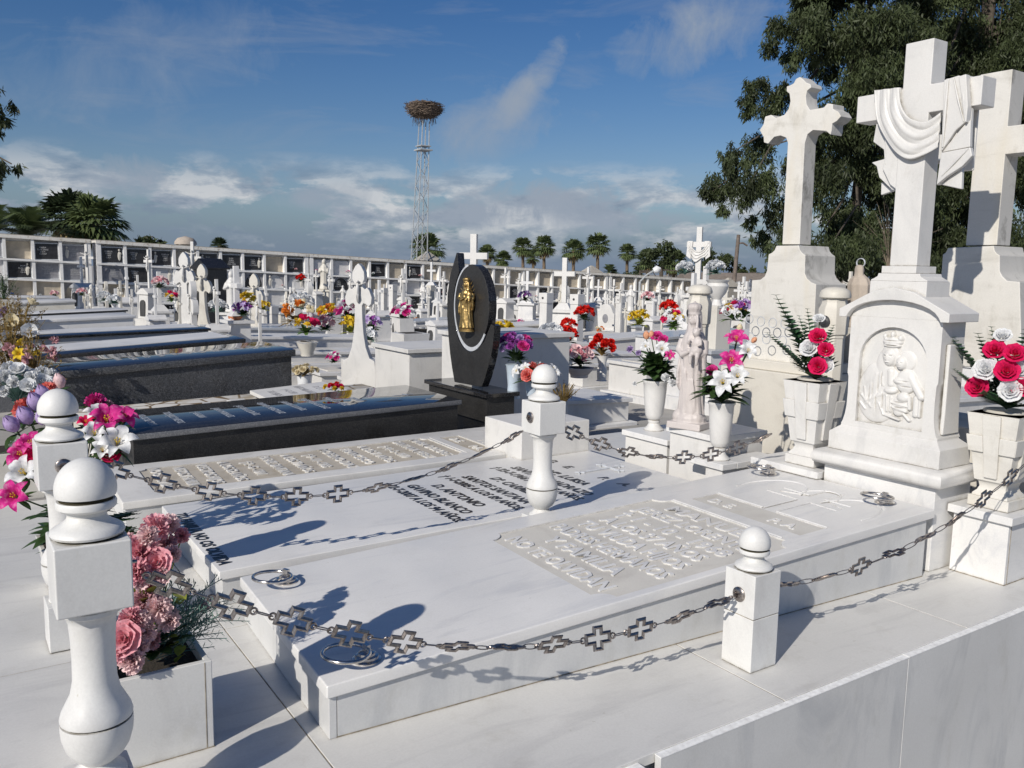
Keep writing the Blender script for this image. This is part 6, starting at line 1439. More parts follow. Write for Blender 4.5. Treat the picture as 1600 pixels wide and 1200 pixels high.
for col, px, py, D, s, lb in (('red', 886, 535, 9.5, 1.5, 'red carnations over a white pot left of the slender vase'), ('red', 888, 515, 9.8, 1.1, 'small red flowers stacked above the white pot'), ('white', 860, 538, 9.0, 1.9, 'wide bunch of white flowers behind the turned post'), ('pink', 905, 570, 8.2, 1.6, 'pale pink flowers in a low bowl left of the slender vase'), ('yellow', 782, 540, 8.5, 2.0, 'yellow-green flowers just right of the black headstone'), ('purple', 820, 470, 13, 1.3, 'dark violet flowers in a vase before the wide block with plain cross'),
    ('purple', 822, 548, 8.0, 1.6, 'lilac flowers behind the purple vase bunch'), ('red', 913, 500, 14, 2.0, 'dark red flowers at the foot of the arched headstone'), ('yellow', 998, 508, 13, 1.9, 'yellow flowers between two square pillars'), ('pink', 1012, 470, 17, 1.6, 'pink flowers near the street lamp'), ('red', 1045, 490, 15, 2.0, 'red flowers left of the draped background cross'), ('mixed', 1052, 512, 13, 2.2, 'mixed flowers low left of the draped background cross'),
    ('white', 1070, 428, 12, 1.5, 'white flowers at the left foot of the draped background cross'), ('white', 1118, 428, 11.5, 1.6, 'white flowers in the urn right of the draped background cross'), ('purple', 1165, 495, 9, 1.6, 'violet and white flowers beside the trefoil cross pedestal'), ('mixed', 1145, 500, 9.5, 1.8, 'mixed flowers between the round vase lilies and trefoil cross'), ('magenta', 630, 500, 13.5, 2.2, 'magenta pink flowers on the square white planter in the middle'),
    ('magenta', 545, 500, 13.5, 2.6, 'magenta and white flower heap behind the large ornate cross'), ('orange', 513, 500, 14, 2.2, 'orange flower heap left of the magenta heap'), ('yellow', 548, 520, 12.5, 2.0, 'yellow flowers just left of the large ornate cross'), ('pink', 508, 516, 12.5, 1.9, 'pink flowers over the black tomb lid in the middle'), ('purple', 580, 515, 12.5, 1.8, 'dark purple flowers right of the large ornate cross'), ('white', 575, 532, 11.5, 1.5, 'white and green flowers in the small pot by the ornate cross'),
    ('mixed', 478, 520, 11, 2.0, 'mixed pink and yellow flowers over the cream stone bowl'), ('dried', 465, 505, 11.5, 2.8, 'dry brown branches rising over the cream stone bowl'), ('white', 470, 482, 12, 2.0, 'pale lilac and white flowers above the dry branches'), ('yellow', 385, 478, 15, 2.0, 'yellow flowers above the orange pot'), ('purple', 380, 492, 14.5, 2.0, 'lilac flowers in the orange pot'), ('white', 340, 488, 15, 2.0, 'white flowers at the foot of the black gabled pillar'), ('yellow', 412, 484, 14, 1.2, 'yellow flowers in a bowl behind the white pillar'),
    ('pink', 250, 450, 17, 2.0, 'pale pink flowers above the gabled headstone at left'), ('mixed', 268, 470, 16, 1.6, 'red-brown and white flowers beside the cream lily vase'), ('white', 163, 470, 19, 1.8, 'white wreath between the far left crucifixes'), ('pink', 128, 462, 20, 1.5, 'pink flowers beside the far left cross'), ('pink', 85, 463, 26, 1.5, 'pink flowers lying on the far left tomb'), ('red', 470, 440, 24, 1.8, 'red flowers in the row before the middle wall')):
    grave_flowers(col, PD(px, py, D), s, lb)
dry_plant('dry brown plant just behind the turned post in the tomb gap', PD(880, 632, 6.4), .16, .14, 31)
for px, py0, py1, D, mt, lb, w_ in ((630, 497, 520, 12.8, 'marble_white', 'square white planter box under magenta flowers', .14), (641, 520, 548, 10.5, 'marble_white', 'low white planter box with grey foliage in the middle', .22), (368, 494, 508, 14.5, 'terracotta', 'orange clay pot with lilac and yellow flowers', .12), (886, 548, 568, 9.4, 'marble_white', 'white round pot under the red carnations', .1), (905, 574, 588, 8.2, 'marble_pink', 'low pale bowl with pink flowers', .14), (480, 533, 555, 10.8, 'marble_cream', 'cream stone bowl with mixed flowers left of the large ornate cross', .13), (577, 531, 538, 11.5, 'marble_cream', 'small cream pot beside the large ornate cross', .06)):
    a = PD(px, py1, D); b_ = PD(px, py0, D); t = thing('flower_pot', lb, 'pot', a); h = b_.z-a.z; m = MB()
    if mt in ('marble_white',) and w_ > .12: m.frust(0, 0, -.02, h, w_*.7, w_*.7, w_*.8, w_*.8)
    else: m.lathe([(w_*.6, -.01), (w_*.62, h*.2), (w_*.95, h*.8), (w_, h), (w_*.85, h), (0, h*.85)], 20)
    m.build('body', mt, t, smooth=30)
    m = MB(); m.box(-w_*.5, -w_*.5, h*.86, w_*.5, w_*.5, h+.004); m.build('soil', 'soil', t)
# small white pot with dried flowers at the head of the cracked tomb, and the posy on the black tomb
p = PD(476, 610, 7.6); t = thing('flower_pot', 'white plastic pot with dry cream flowers beside the grey granite tomb', 'pot', p); m = MB(); m.lathe([(.055, 0), (.065, .12), (.07, .135), (.06, .136), (0, .12)], 20, fn=lambda a, k: 1+.02*math.sin(a*16)); m.build('body', 'plastic_white', t, smooth=40)
b = bunch('flower_bunch', 'dry cream flowers in the white plastic pot beside the granite tomb', 'flowers', p+Vector((0, 0, .13)), [('carnation', 'cream', 10), ('rose', 'cream', 4)], 22, .10, .08, .03, seed=21, leafmat='leaf_dry')
p = PY(524, 622, 5.95); p.z = .79
b = bunch('flower_bunch', 'small posy of yellow and dark red flowers lying on the black tomb', 'flowers', p, [('carnation', 'yellow', 4), ('carnation', 'red', 3), ('carnation', 'crimson', 4)], 16, .07, .05, .022, seed=22, leafmat='leaf_mid')
# urn beside the draped background cross
p = PD(1118, 512, 11.6); t = thing('stone_urn', 'white fluted stone urn on a pillar right of the draped background cross', 'urn', p)
m = MB(); m.box(-.14, -.14, -.4, .14, .14, .30); m.build('pillar', 'marble_cream', t, bevel=.01)
m = MB(); m.lathe([(.09, .301), (.06, .34), (.05, .38), (.12, .47), (.15, .56), (.13, .60), (.16, .64), (.13, .645), (0, .62)], 24, fn=lambda a, k: 1+.04*math.sin(a*12)); m.build('urn_body', 'marble_white', t, smooth=40)

# ------------------------------------------------------------------ rows of tombs
def tomb_proto(mat, ms, h, step=True, seed=0, black=False):
    t = proto_root('tomb', 'tomb'); m = MB(); r = random.Random(seed)
    if step: m.box(-.06, -.52, -.8, 2.42, .52, .12); m.build('step', 'marble_far' if not black else 'granite_black_side', t, bevel=.006); m = MB()
    slopebox(m, 0, -.42, 2.34, .42, .121 if step else -.8, h-.05, .035); m.build('base', mat, t, bevel=.004)
    m = MB(); z0 = h-.049; vs = [(-.03, -.46, z0), (2.38, -.46, z0+.082), (2.38, .46, z0+.082), (-.03, .46, z0), (-.03, -.46, h), (2.38, -.46, h+.082), (2.38, .46, h+.082), (-.03, .46, h)]
    m.add(vs, [(3, 2, 1, 0), (4, 5, 6, 7), (0, 1, 5, 4), (1, 2, 6, 5), (2, 3, 7, 6), (3, 0, 4, 7)]); m.build('lid', ms, t, bevel=.006)
    if seed % 2 == 0:
        M_ = shear_x(.034); m = MB(); m.M = M_; m.box(.9, -.30, h+.001, 2.2, .30, h+.014); m.build('inscribed_panel', 'marble_panel' if not black else 'granite_dark', t, bevel=.003)
    return t
TP = [tomb_proto('marble_far', 'marble_far', .62, seed=1), tomb_proto('marble_white', 'marble_white', .50, seed=2), tomb_proto('marble_far', 'marble_grey', .72, seed=3), tomb_proto('marble_white', 'marble_far', .40, seed=4), tomb_proto('marble_cream', 'marble_far', .8, seed=5), tomb_proto('granite_black_side', 'granite_black', .55, seed=7, black=True)]
TLAB = ['white marble tomb with plain lid', 'low white marble tomb with inscribed panel', 'tall pale tomb with grey lid', 'very low white marble tomb with inscribed panel', 'tall cream-sided marble tomb', 'black granite tomb']
def in_view(x, y, z=.8, mg=60):
    v = Vector((x, y, z-CZ)); a = v.dot(VF)
    if a < 3: return False
    px = 800+FPX*v.dot(VR)/a; return -mg < px < 1600+mg
cols_ = [(4.5, 1, 6.6), (8.3, 1, 4.2), (11.2, -1, 4.6), (15.2, 1, 6.4), (18.1, -1, 7.6), (22.1, 1, 9), (25.0, -1, 11), (29.0, 1, 13), (32.0, -1, 14), (36.0, 1, 16), (39.0, -1, 17)]
rf = random.Random(23); HS = [PA, PA2, PA3, PB2, PC_, PC3, PC2, PT_, PS_, PE_, PT_, PT2, PB_, PT_, PC3, PT_, PA, PS_]
RN = ['first', 'second', 'third', 'fourth', 'fifth', 'sixth', 'seventh', 'eighth', 'ninth', 'tenth', 'eleventh']
HLAB = {PA: 'white gabled headstone with crucifix', PA2: 'pale gabled headstone with plain cross', PA3: 'cream gabled headstone with tall crucifix', PB2: 'white ornate flared cross', PB_: 'cream ornate flared cross', PC_: 'white pedestal with plain cross', PC3: 'small white pedestal cross', PC2: 'cream pedestal with trefoil cross', PT_: 'slim white crucifix', PS_: 'small white robed statue', PE_: 'low rounded white headstone', PE2: 'low rounded pale headstone', PT2: 'slim cream crucifix', PCD: 'white draped cross on a pedestal'}
FCL = ['white', 'pink', 'red', 'magenta', 'yellow', 'purple', 'mixed', 'orange', 'dried']
for k, (x0, dr, ys0) in enumerate(cols_):
    y = ys0
    while y < 33.2:
        st = rf.choice((1.15, 1.25, 1.5, 1.9)); y += st
        if not in_view(x0+1.2, y): continue
        i = rf.choices(range(6), (5, 5, 4, 3, 3, 1.6))[0]
        rz = 0 if dr < 0 else PI
        if k == 0 and y < 14: i = 3
        bx = x0 if dr < 0 else x0+2.34
        gzz = gz(x0, y); grp = 'rows of marble tombs in the background field'
        dup(TP[i], (bx, y, gzz+(rf.uniform(-.03, .08) if not (k == 0 and y < 14) else -.08)), rz+rf.uniform(-.02, .02), f'{TLAB[i]} in the {RN[k]} background tomb row', grp)
        hx = x0+2.62 if dr < 0 else x0-.28
        near = any((hx-a)**2+(y-b)**2 < .7 for a, b in placed)
        if rf.random() < .92 and not near and (y > 13.5 or x0 > 11):
            h = rf.choice(HS); s = rf.uniform(.75, 1.2); dup(h, (hx, y, gzz+.45), rf.uniform(-.04, .04), f'{HLAB[h]} at the head of the {RN[k]} background tomb row', 'headstones and crosses in the background field', s)
        if rf.random() < .5 and (y > 13.5 or x0 > 11) and not near:
            dup(rf.choice((PT_, PT_, PB2, PT2)), (hx-.35, y+rf.uniform(.35, .6), gzz+.2), rf.uniform(-.1, .1), f'slender marble cross squeezed between headstones of the {RN[k]} background tomb row', 'slender crosses between the background headstones', rf.uniform(.8, 1.15))
        if rf.random() < .30:
            c = rf.choice(FCL); grave_flowers(c, (hx+rf.uniform(.3, .6)*(-1 if dr < 0 else 1), y+rf.uniform(-.3, .3), gzz+[.62, .5, .72, .4, .8, .55][i]+.10), rf.uniform(.8, 1.5), f'{c} grave flowers on the {RN[k]} background tomb row', 'grave flowers in the background field')
# row continuing to the far wall behind the left tombs
for y in (8.2+.0, 12.3, 15.1, 18.2, 19.8, 23.4, 25.2, 28.8):
    pass
for y, i in ((12.4, 0), (15.3, 3), (18.3, 2), (19.9, 1), (23.4, 4), (25.2, 0), (29.0, 1)):
    dup(TP[i], (.8, y, gz(1, y)-.08), 0, f'{TLAB[i]} behind the nearer tombs of the left row', 'left tomb row towards the wall')
for i, (x, y) in enumerate(((3.75, 12.0), (3.8, 14.4), (3.75, 16.8), (3.8, 19.2), (3.75, 21.5), (3.8, 24), (3.75, 26.5), (3.8, 29))):
    h = [PT_, PA, PT2, PA2, PT_, PC3, PA, PT_][i]; dup(h, (x, y, gz(x, y)+.35), 0, f'{HLAB[h]} at the head of the left tomb row', 'crosses heading the left tomb row', .85)
for p_ in TP+list(PHT):
    for ch in list(p_.children): bpy.data.objects.remove(ch)
    bpy.data.objects.remove(p_)

# white tomb box beside the large ornate cross and the low marble lids in the middle
for px, py, D, L, W, h, rz, lb in ((586, 582, 8.6, 1.5, .75, .30, 0, 'white box-shaped marble tomb right of the large ornate cross'), (690, 588, 7.7, .9, .7, .42, 0, 'white marble block between the box tomb and the black headstone')):
    a = PD(px, py, D); t = thing('tomb', lb, 'tomb', a); m = MB(); m.box(0, -W, -.4, L, 0, h-.04); m.build('base', 'marble_white', t, bevel=.004); m = MB(); m.box(-.03, -W-.03, h-.0395, L+.03, .03, h); m.build('lid', 'marble_white', t, bevel=.005)
a = PD(566, 578, 9.6); t = thing('cross_plinth', 'white marble plinth block under the large ornate cross', 'plinth', (a.x, a.y, a.z)); m = MB(); m.box(-.12, -.32, -.5, .3, .32, .10); m.build('block', 'marble_white', t, bevel=.006)
t = thing('headstone_block', 'white marble block just behind the left shoulder of the turned middle post', 'block', (2.75, 4.02-.0, ZP)); m = MB(); m.box(.0, -.02, 0, .5, .38, .36); m.build('block', 'marble_white', t, bevel=.005)

# ------------------------------------------------------------------ lattice tower with the stork nest
D = 44.0; base = PD(655, 403, D); top = PD(663, 190, D); base.z -= 0; gb = Vector((base.x, base.y, gz(base.x, base.y)))
t = thing('lattice_tower', 'tall pale steel lattice mast carrying a large stick nest', 'tower', gb)
ax = (top-base); foot = base-ax*((base.z-gb.z)/ax.z); wb, wt_ = .36, .19
def tp(u, sx, sy):
    c = foot.lerp(top, u); h = wb+(wt_-wb)*u; return c+Vector((sx*h, sy*h, 0))-gb
uc = .86
for sx in (-1, 1):
    for sy in (-1, 1):
        m = MB(); m.tube([tp(0, sx, sy), tp(1.0, sx, sy)], .028, 4); m.build('leg', 'tower_paint', t, smooth=0)
for fc in range(4):
    c4 = [(-1, -1), (1, -1), (1, 1), (-1, 1)]; a, b_ = c4[fc], c4[(fc+1) % 4]; m = MB(); n = 15
    for i in range(n):
        u0, u1 = i/n*uc, (i+1)/n*uc; p, q = (a, b_) if (i+fc) % 2 else (b_, a); m.tube([tp(u0, *p), tp(u1, *q)], .014, 4)
    m.tube([tp(uc, *a), tp(uc, *b_)], .03, 4); m.build('bracing', 'tower_paint', t, smooth=0)
m = MB(); c = foot.lerp(top, .862)-gb; m.box(c.x-.36, c.y-.36, c.z-.05, c.x+.36, c.y+.36, c.z+.02); m.box(c.x-.30, c.y-.30, c.z+.16, c.x+.30, c.y+.30, c.z+.21); m.build('platform', 'tower_paint', t, bevel=.01)
nc_ = PD(663, 174, D); ns = thing('stork_nest', 'big round stick nest on top of the lattice mast', 'nest', nc_)
m = MB(); r = random.Random(5)
for i in range(1500):
    a = r.uniform(0, 2*PI); q = math.sqrt(r.random()); zz = r.uniform(-1, 1); rad = .95*q*(1-.28*max(0, -zz)); z_ = zz*.42*(1-.35*q*q)+.06
    p = Vector((rad*math.cos(a), rad*math.sin(a), z_)); d = Vector((-math.sin(a), math.cos(a), r.uniform(-.25, .25)))+Vector((r.uniform(-.6, .6), r.uniform(-.6, .6), r.uniform(-.2, .2))); d.normalize(); L = r.uniform(.12, .34)
    m.tube([p-d*L, p+d*L], r.uniform(.008, .016), 3)
for i in range(60):
    a = r.uniform(0, 2*PI); p = Vector((.55*math.cos(a), .55*math.sin(a), -.25)); m.tube([p, p+Vector((r.uniform(-.1, .1), r.uniform(-.1, .1), -r.uniform(.15, .5)))], .009, 3)
m.build('sticks', 'nest_sticks', ns, smooth=0, fix=False)
m = MB(); m.ell((0, 0, .0), (.80, .80, .33), 20, 12); m.build('core', 'nest_sticks', ns, smooth=60)

# ------------------------------------------------------------------ vegetation
def quads_obj(name, P, mat, parent):
    n = len(P); me = bpy.data.meshes.new(name); me.vertices.add(n*4); me.vertices.foreach_set('co', P.reshape(-1).astype(np.float32))
    me.loops.add(n*4); me.loops.foreach_set('vertex_index', np.arange(n*4, dtype=np.int32)); me.polygons.add(n)
    me.polygons.foreach_set('loop_start', np.arange(0, n*4, 4, dtype=np.int32)); me.polygons.foreach_set('loop_total', np.full(n, 4, np.int32)); me.materials.append(MATS[mat]); me.update(calc_edges=True)
    o = bpy.data.objects.new(name, me); C.objects.link(o); o.parent = parent; return o
def leaf_cloud(rs, blobs, per, L, W, droop=1.0, sub=7):
    out = []
    for (c, R) in blobs:
        n = int(per*(R[0]/1.0)**1.6)
        ns_ = max(3, int(n/38)); v = rs.normal(size=(ns_, 3)); v /= np.linalg.norm(v, axis=1)[:, None]; v *= (rs.random((ns_, 1))**.38); cen = np.array(c)+v*np.array(R)
        idx = rs.integers(0, ns_, n); base = cen[idx]+rs.normal(size=(n, 3))*np.array([.16, .16, .22])*R[0]*.85
        d = rs.normal(size=(n, 3))*.55; d[:, 2] -= droop; d /= np.linalg.norm(d, axis=1)[:, None]
        s = np.cross(d, rs.normal(size=(n, 3))); s /= np.linalg.norm(s, axis=1)[:, None]
        l = L*(.6+.8*rs.random((n, 1))); w = W*(.6+.8*rs.random((n, 1)))
        a = base; b = base+d*l*.45+s*w*.5; e = base+d*l; f = base+d*l*.45-s*w*.5
        out.append(np.stack([a, b, e, f], 1))
    return np.concatenate(out)
def tree(name, label, cat, base, trunk, blobs, per, L, W, mat, bark='bark_dark', droop=1.0, seed=0, group=None, limbs=14, r0=.3):
    rs = np.random.default_rng(seed); t = thing(name, label, cat, base, group=group); B = Vector(base)
    m = MB(); pts = [Vector(p)-B for p in trunk]; m.tube(pts, [r0*(1-.6*i/(len(pts)-1)) for i in range(len(pts))], 10); r = random.Random(seed)
    for i in range(limbs):
        c, R = blobs[r.randrange(len(blobs))]; c = Vector(c)-B; k = r.uniform(.45, 1); s = pts[0].lerp(pts[-1], k); mid = s.lerp(c, .5)+Vector((r.uniform(-.4, .4), r.uniform(-.4, .4), .2)); m.tube([s, mid, c], [r0*.3, r0*.18, r0*.06], 6)
    m.build('trunk', bark, t, smooth=60)
    bl = [((c[0]-B.x, c[1]-B.y, c[2]-B.z), R) for c, R in blobs]
    quads_obj('crown', leaf_cloud(rs, bl, per, L, W, droop), mat, t); return t
def blobs_px(lst, rs, D, jit=2.0):
    out = []
    for px, py, r in lst:
        d = D+rs.uniform(-jit, jit); p = PD(px, py, d); R = r*d/FPX; out.append((tuple(p), (R, R, R*.85)))
    return out
r = random.Random(9)
bA = [(1128, 288, 34), (1112, 300, 22), (1150, 262, 28), (1165, 300, 34), (1140, 240, 22), (1185, 235, 34), (1200, 280, 36), (1225, 330, 40), (1180, 140, 28), (1165, 165, 22), (1205, 165, 30), (1225, 145, 26), (1205, 70, 22), (1215, 40, 24), (1235, 90, 28), (1222, 195, 20),
      (1190, 375, 22), (1215, 395, 26), (1235, 360, 32), (1250, 400, 30), (1130, 325, 14), (1245, 260, 30), (1255, 40, 26), (1260, -20, 30), (1175, 345, 14)]
for i in range(110):
    px, py = r.uniform(1255, 1430), r.uniform(-160, 435)
    bA.append((px, py, r.uniform(24, 42)))
bA = [(a_, b_, c_*(.80 if a_ < 1250 else 1)) for a_, b_, c_ in bA if not (1222 < a_ < 1262 and 175 < b_ < 215)]
blA = blobs_px(bA, r, 27.5, 2.2)
b0 = PD(1335, 430, 28); g0 = Vector((b0.x, b0.y, gz(b0.x, b0.y)))
tree('eucalyptus_tree', 'big dark eucalyptus with hanging leaf lobes behind the trefoil cross', 'tree', g0, [g0, PD(1330, 380, 28), PD(1345, 250, 28.5), PD(1330, 100, 28), PD(1350, -60, 28)], blA, 3600, .17, .042, 'leaf_euc', seed=1, limbs=40, r0=.22)
bB = [(r.uniform(1415, 1760), r.uniform(-160, 435), r.uniform(26, 46)) for i in range(180)]
blB = blobs_px(bB, r, 31, 2.5); b0 = PD(1560, 430, 31); g0 = Vector((b0.x, b0.y, gz(b0.x, b0.y)))
tree('eucalyptus_tree', 'dark eucalyptus behind the draped cross, filling the right picture edge', 'tree', g0, [g0, PD(1555, 350, 31), PD(1530, 200, 31), PD(1550, 0, 31), PD(1540, -120, 31)], blB, 3000, .18, .045, 'leaf_euc', seed=2, limbs=40, r0=.24)
bare = thing('bare_twigs', 'tangle of pale bare twigs in front of the right eucalyptus', 'twigs', PD(1390, 400, 25.5)); m = MB()
for i in range(46):
    a = r.uniform(-1.3, 1.3); L = r.uniform(.6, 2.0); e = VR*math.sin(a)*L+VU*math.cos(a)*L*.9+VF*r.uniform(-.3, .3); m.tube([(0, 0, -.4), e*.5+Vector((0, 0, .1)), e], [.006, .004, .002], 3)
m.build('stems', 'bark', bare, smooth=0)
bL = [(2, 165, 20), (-18, 150, 26), (10, 185, 13), (-8, 195, 16), (-40, 180, 30), (4, 262, 16), (-16, 272, 24), (18, 256, 12), (-40, 260, 30), (-2, 285, 12), (-70, 200, 40), (-90, 150, 45), (-100, 260, 45), (-130, 200, 50), (-120, 100, 50), (-170, 150, 60), (-180, 250, 50)]
g0 = PD(-160, 430, 24); g0.z = gz(g0.x, g0.y)
tree('eucalyptus_tree', 'eucalyptus whose branch tips hang in at the left picture edge', 'tree', g0, [g0, PD(-165, 300, 24), PD(-150, 150, 24), PD(-150, 60, 24)], blobs_px(bL, r, 24, .8), 1100, .20, .045, 'leaf_euc', seed=3, limbs=14, r0=.3)

def fan_palm(label, px, py, wpx, D, seed, mat='leaf_palm', group=None, skirt=True):
    r = random.Random(seed); c = PD(px, py, D); R = 1.28*wpx*D/FPX/2; g = Vector((c.x, c.y, gz(c.x, c.y))); t = thing('fan_palm', label, 'palm tree', g, group=group)
    m = MB(); m.tube([(0, 0, 0), (.1, 0, (c.z-g.z)*.5), (0, 0, c.z-g.z)], [.26, .20, .16], 8); m.build('trunk', 'palm_bark', t, smooth=60)
    def fans(n, lo, hi, mt, nm, sz, droopy):
        mb = MB(); cc = Vector((0, 0, c.z-g.z))
        for i in range(n):
            a = r.uniform(0, 2*PI); el = r.uniform(lo, hi); d = Vector((math.cos(a)*math.cos(el), math.sin(a)*math.cos(el), math.sin(el))); p = cc+d*R*.48*sz; mb.tube([cc, p], .02, 3)
            side = d.cross(Vector((0, 0, 1))); side = side.normalized() if side.length > .1 else Vector((1, 0, 0)); up = side.cross(d)
            for k in range(11):
                b = math.radians(-105+21*k); v = (d*math.cos(b)+side*math.sin(b)); L = R*.52*sz*(.75+.25*math.cos(b))*r.uniform(.9, 1.1); w_ = side*math.cos(b)-d*math.sin(b)
                q = p+v*L*.55; e = p+v*L-Vector((0, 0, L*.45*droopy)); ww = w_*L*.10
                mb.add([p, q+ww, e, q-ww], [(0, 1, 2, 3)])
        mb.build(nm, mt, t, smooth=0, fix=False)
    fans(64, -.7, 1.45, mat, 'crown', 1.08, .6)
    if skirt: fans(9, -1.4, -.6, 'dead_frond', 'dead_fronds', .85, .8)
    return t
G_ = 'fan palms beyond the niche wall'
for i, (px, py, w_, D, lb) in enumerate(((761, 397, 27, 100, 'small fan palm just right of the tall crucifix'), (786, 406, 26, 105, 'low fan palm half hidden by the wall, right of the tall crucifix'), (817, 387, 30, 100, 'left palm of the close pair above the wall'), (833, 402, 24, 106, 'short palm between the close pair'), (850, 386, 33, 98, 'right palm of the close pair above the wall'),
        (896, 392, 34, 98, 'fan palm standing alone left of the tallest palm'), (934, 383, 36, 96, 'tallest fan palm beyond the wall'), (980, 395, 26, 98, 'slender fan palm right of the tallest one'), (1012, 408, 36, 92, 'broad fan palm in front of the round tree'), (1053, 412, 40, 90, 'broad fan palm left of the draped background cross'), (668, 390, 48, 60, 'fan palm directly behind the foot of the lattice mast'), (343, 384, 24, 70, 'tiny fan palm above the wall left of centre'), (108, 343, 84, 44, 'left dark fan palm of the cluster above the far left wall'), (148, 350, 86, 43, 'right lighter green fan palm of the cluster above the far left wall'))):
    fan_palm(lb, px, py, w_, D, i+3, 'leaf_palm_dark' if i in (12, 11) else 'leaf_palm', skirt=i not in (10,))
def date_palm(label, px, py, wpx, D, seed, n=26, pyb=None):
    r = random.Random(seed); c = PD(px, py, D); R = wpx*D/FPX/2; g = Vector((c.x, c.y, gz(c.x, c.y))); t = thing('date_palm', label, 'palm tree', g)
    m = MB(); m.tube([(0, 0, 0), (0, 0, c.z-g.z)], [.3, .24], 8); m.build('trunk', 'palm_bark', t, smooth=60); mb = MB(); cc = Vector((0, 0, c.z-g.z))
    for i in range(n):
        a = r.uniform(0, 2*PI); el = r.uniform(.15, 1.35); d = Vector((math.cos(a)*math.cos(el), math.sin(a)*math.cos(el), math.sin(el))); side = d.cross(Vector((0, 0, 1))).normalized()
        for k in range(16):
            u = (k+1)/16; p = cc+d*R*u*1.15-Vector((0, 0, R*.55*u*u)); ax_ = (d-Vector((0, 0, 1.0*u))).normalized(); L = R*.26*math.sin(PI*min(.95, .15+u*.85))
            for s in (-1, 1): e = p+(side*s+ax_*.8).normalized()*L; w_ = ax_*L*.12; mb.add([p-w_, p+w_, e], [(0, 1, 2)])
    mb.build('crown', 'leaf_palm', t, smooth=0, fix=False)
date_palm('spiky date palm low above the wall between two fan palms', 952, 426, 46, 85, 5)
date_palm('wide date palm with arching fronds above the far left wall', 42, 372, 170, 40, 6, 44)
date_palm('date palm cut off by the left picture edge', -10, 362, 150, 38, 7, 40)
def round_tree(label, lst, D, seed, base_px, mat='leaf_euc', per=420):
    rr = random.Random(seed); bl = blobs_px(lst, rr, D, 1.5); g = PD(base_px[0], base_px[1], D); top_ = Vector(g); g.z = gz(g.x, g.y)
    tree('broadleaf_tree', label, 'tree', g, [g, top_, top_+Vector((0, 0, .6))], bl, per, .34, .16, mat, droop=.3, seed=seed, limbs=5, r0=.22)
round_tree('round olive-green tree behind the broad fan palm', [(1022, 392, 14), (1040, 388, 14), (1035, 402, 16), (1018, 405, 14), (1050, 398, 12)], 80, 3, (1034, 420))
round_tree('broad dark tree right of the draped background cross', [(1100, 405, 14), (1115, 398, 12), (1128, 408, 14), (1108, 415, 14), (1140, 402, 11), (1145, 415, 13)], 80, 4, (1118, 425))
round_tree('low dark bushy tree line at the right end of the wall', [(1160, 428, 12), (1180, 430, 12), (1200, 428, 12), (1220, 430, 14), (1245, 428, 16), (1270, 430, 16), (1300, 430, 16), (1340, 432, 18), (1380, 434, 18)], 62, 5, (1200, 440))
round_tree('dark hedge-like tree behind the slender fan palm', [(1000, 425, 12), (960, 430, 9), (985, 430, 10), (1075, 425, 13)], 85, 6, (1000, 432))
round_tree('small bushes above the far left wall right of the palms', [(226, 374, 8), (216, 378, 6), (250, 379, 5), (238, 378, 6)], 50, 7, (228, 385), per=900)

# ------------------------------------------------------------------ small roofs, pole, lamp
def hip(label, px, py_top, py_base, wpx, D, dome=False):
    c = PD(px, py_base, D); top_ = PD(px, py_top, D); g = gz(c.x, c.y); w_ = wpx*D/FPX/2; t = thing('mausoleum', label, 'building', (c.x, c.y, g))
    m = MB(); m.frust(0, 0, 0, c.z-g, w_*.72, w_*.72, w_*.72, w_*.72); m.build('wall', 'stone_old', t)
    m = MB()
    if dome: m.lathe([(w_, 0), (w_*.95, (top_.z-c.z)*.35), (w_*.7, (top_.z-c.z)*.75), (.01, top_.z-c.z)], 18, c=(0, 0, c.z-g))
    else: m.frust(0, 0, c.z-g, top_.z-g, w_*.8, w_*.8, .05, .05)
    m.build('roof', 'stone_old' if not dome else 'sandstone', t, smooth=40)
hip('small tan domed mausoleum roof above the left niche wall', 290, 369, 382, 34, 42, True)
hip('stone pyramid mausoleum roof at the foot of the lattice mast', 668, 393, 407, 42, 45)
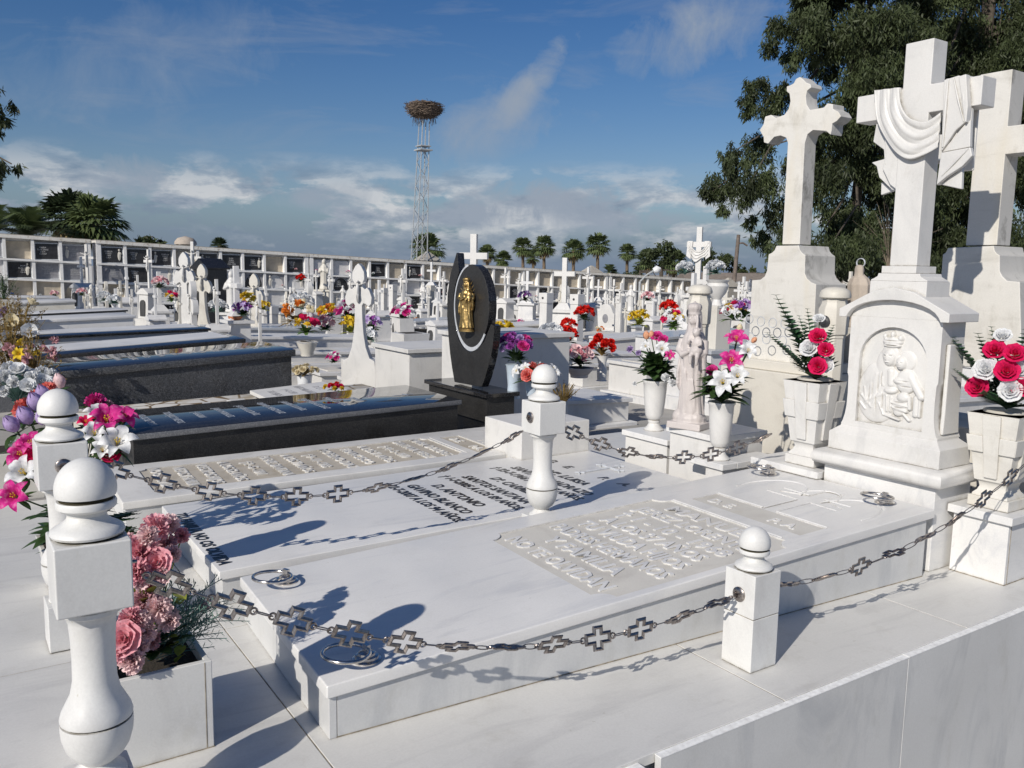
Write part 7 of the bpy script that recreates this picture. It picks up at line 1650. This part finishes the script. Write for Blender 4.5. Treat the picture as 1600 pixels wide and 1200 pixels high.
hip('grey pyramid mausoleum roof below the tallest fan palm', 924, 415, 426, 34, 52)
hip('grey mausoleum roof right of the draped background cross', 1138, 434, 448, 34, 40)
a = PD(1085, 436, 56); b_ = PD(1330, 441, 56); g = gz(a.x, a.y); t = thing('long_building', 'long low building with a brown tiled roof at the right end of the cemetery', 'building', (a.x, a.y, g)); d = (b_-a); d.z = 0; L = d.length; t.rotation_euler = (0, 0, math.atan2(d.y, d.x))
m = MB(); m.box(0, .3, 0, L, 6, a.z-g-.35); m.build('wall', 'whitewash', t)
m = MB(); m.prism([(0, a.z-g-.40), (3.1, a.z-g+.45), (6.3, a.z-g-.40)], -.3, L+.3, 'X'); m.build('roof', 'roof_tile', t)
p = PD(1147, 440, 48); q = PD(1154, 367, 48); g = gz(p.x, p.y); t = thing('utility_pole', 'old leaning wooden pole with a bracket left of the trefoil cross', 'pole', (p.x, p.y, g)); P0 = Vector((p.x, p.y, g)); f0 = p-(q-p)*((p.z-g)/(q.z-p.z))
m = MB(); m.tube([f0-P0, q-P0], [.14, .10], 8); m.build('shaft', 'pole_wood', t, smooth=60); m = MB(); k = PD(1154, 380, 48)-P0; k2 = PD(1168, 384, 48)-P0; m.tube([k, k.lerp(k2, .5)+Vector((0, 0, .08)), k2], .05, 6); m.build('bracket', 'pole_wood', t)
D = 33.0; p = PD(1000, 440, D); g = gz(p.x, p.y); t = thing('street_lamp', 'white street lamp with an inclined arm above the right wall section', 'lamp', (p.x, p.y, g)); P0 = Vector((p.x, p.y, g))
m = MB(); m.tube([(0, 0, 0), p-P0], [.06, .05], 8); m.build('post', 'tower_paint', t, smooth=60)
m = MB(); e = PD(1021, 423, D)-P0; m.tube([p-P0, (p-P0).lerp(e, .5)+Vector((0, 0, .05)), e], .035, 6); m.build('arm', 'tower_paint', t, smooth=60)
m = MB(); e2 = PD(1032, 421, D)-P0; m.tube([e, e.lerp(e2, .5)+Vector((0, 0, .02)), e2], [.10, .16, .08], 10); m.build('lamp_head', 'plastic_white', t, smooth=60)
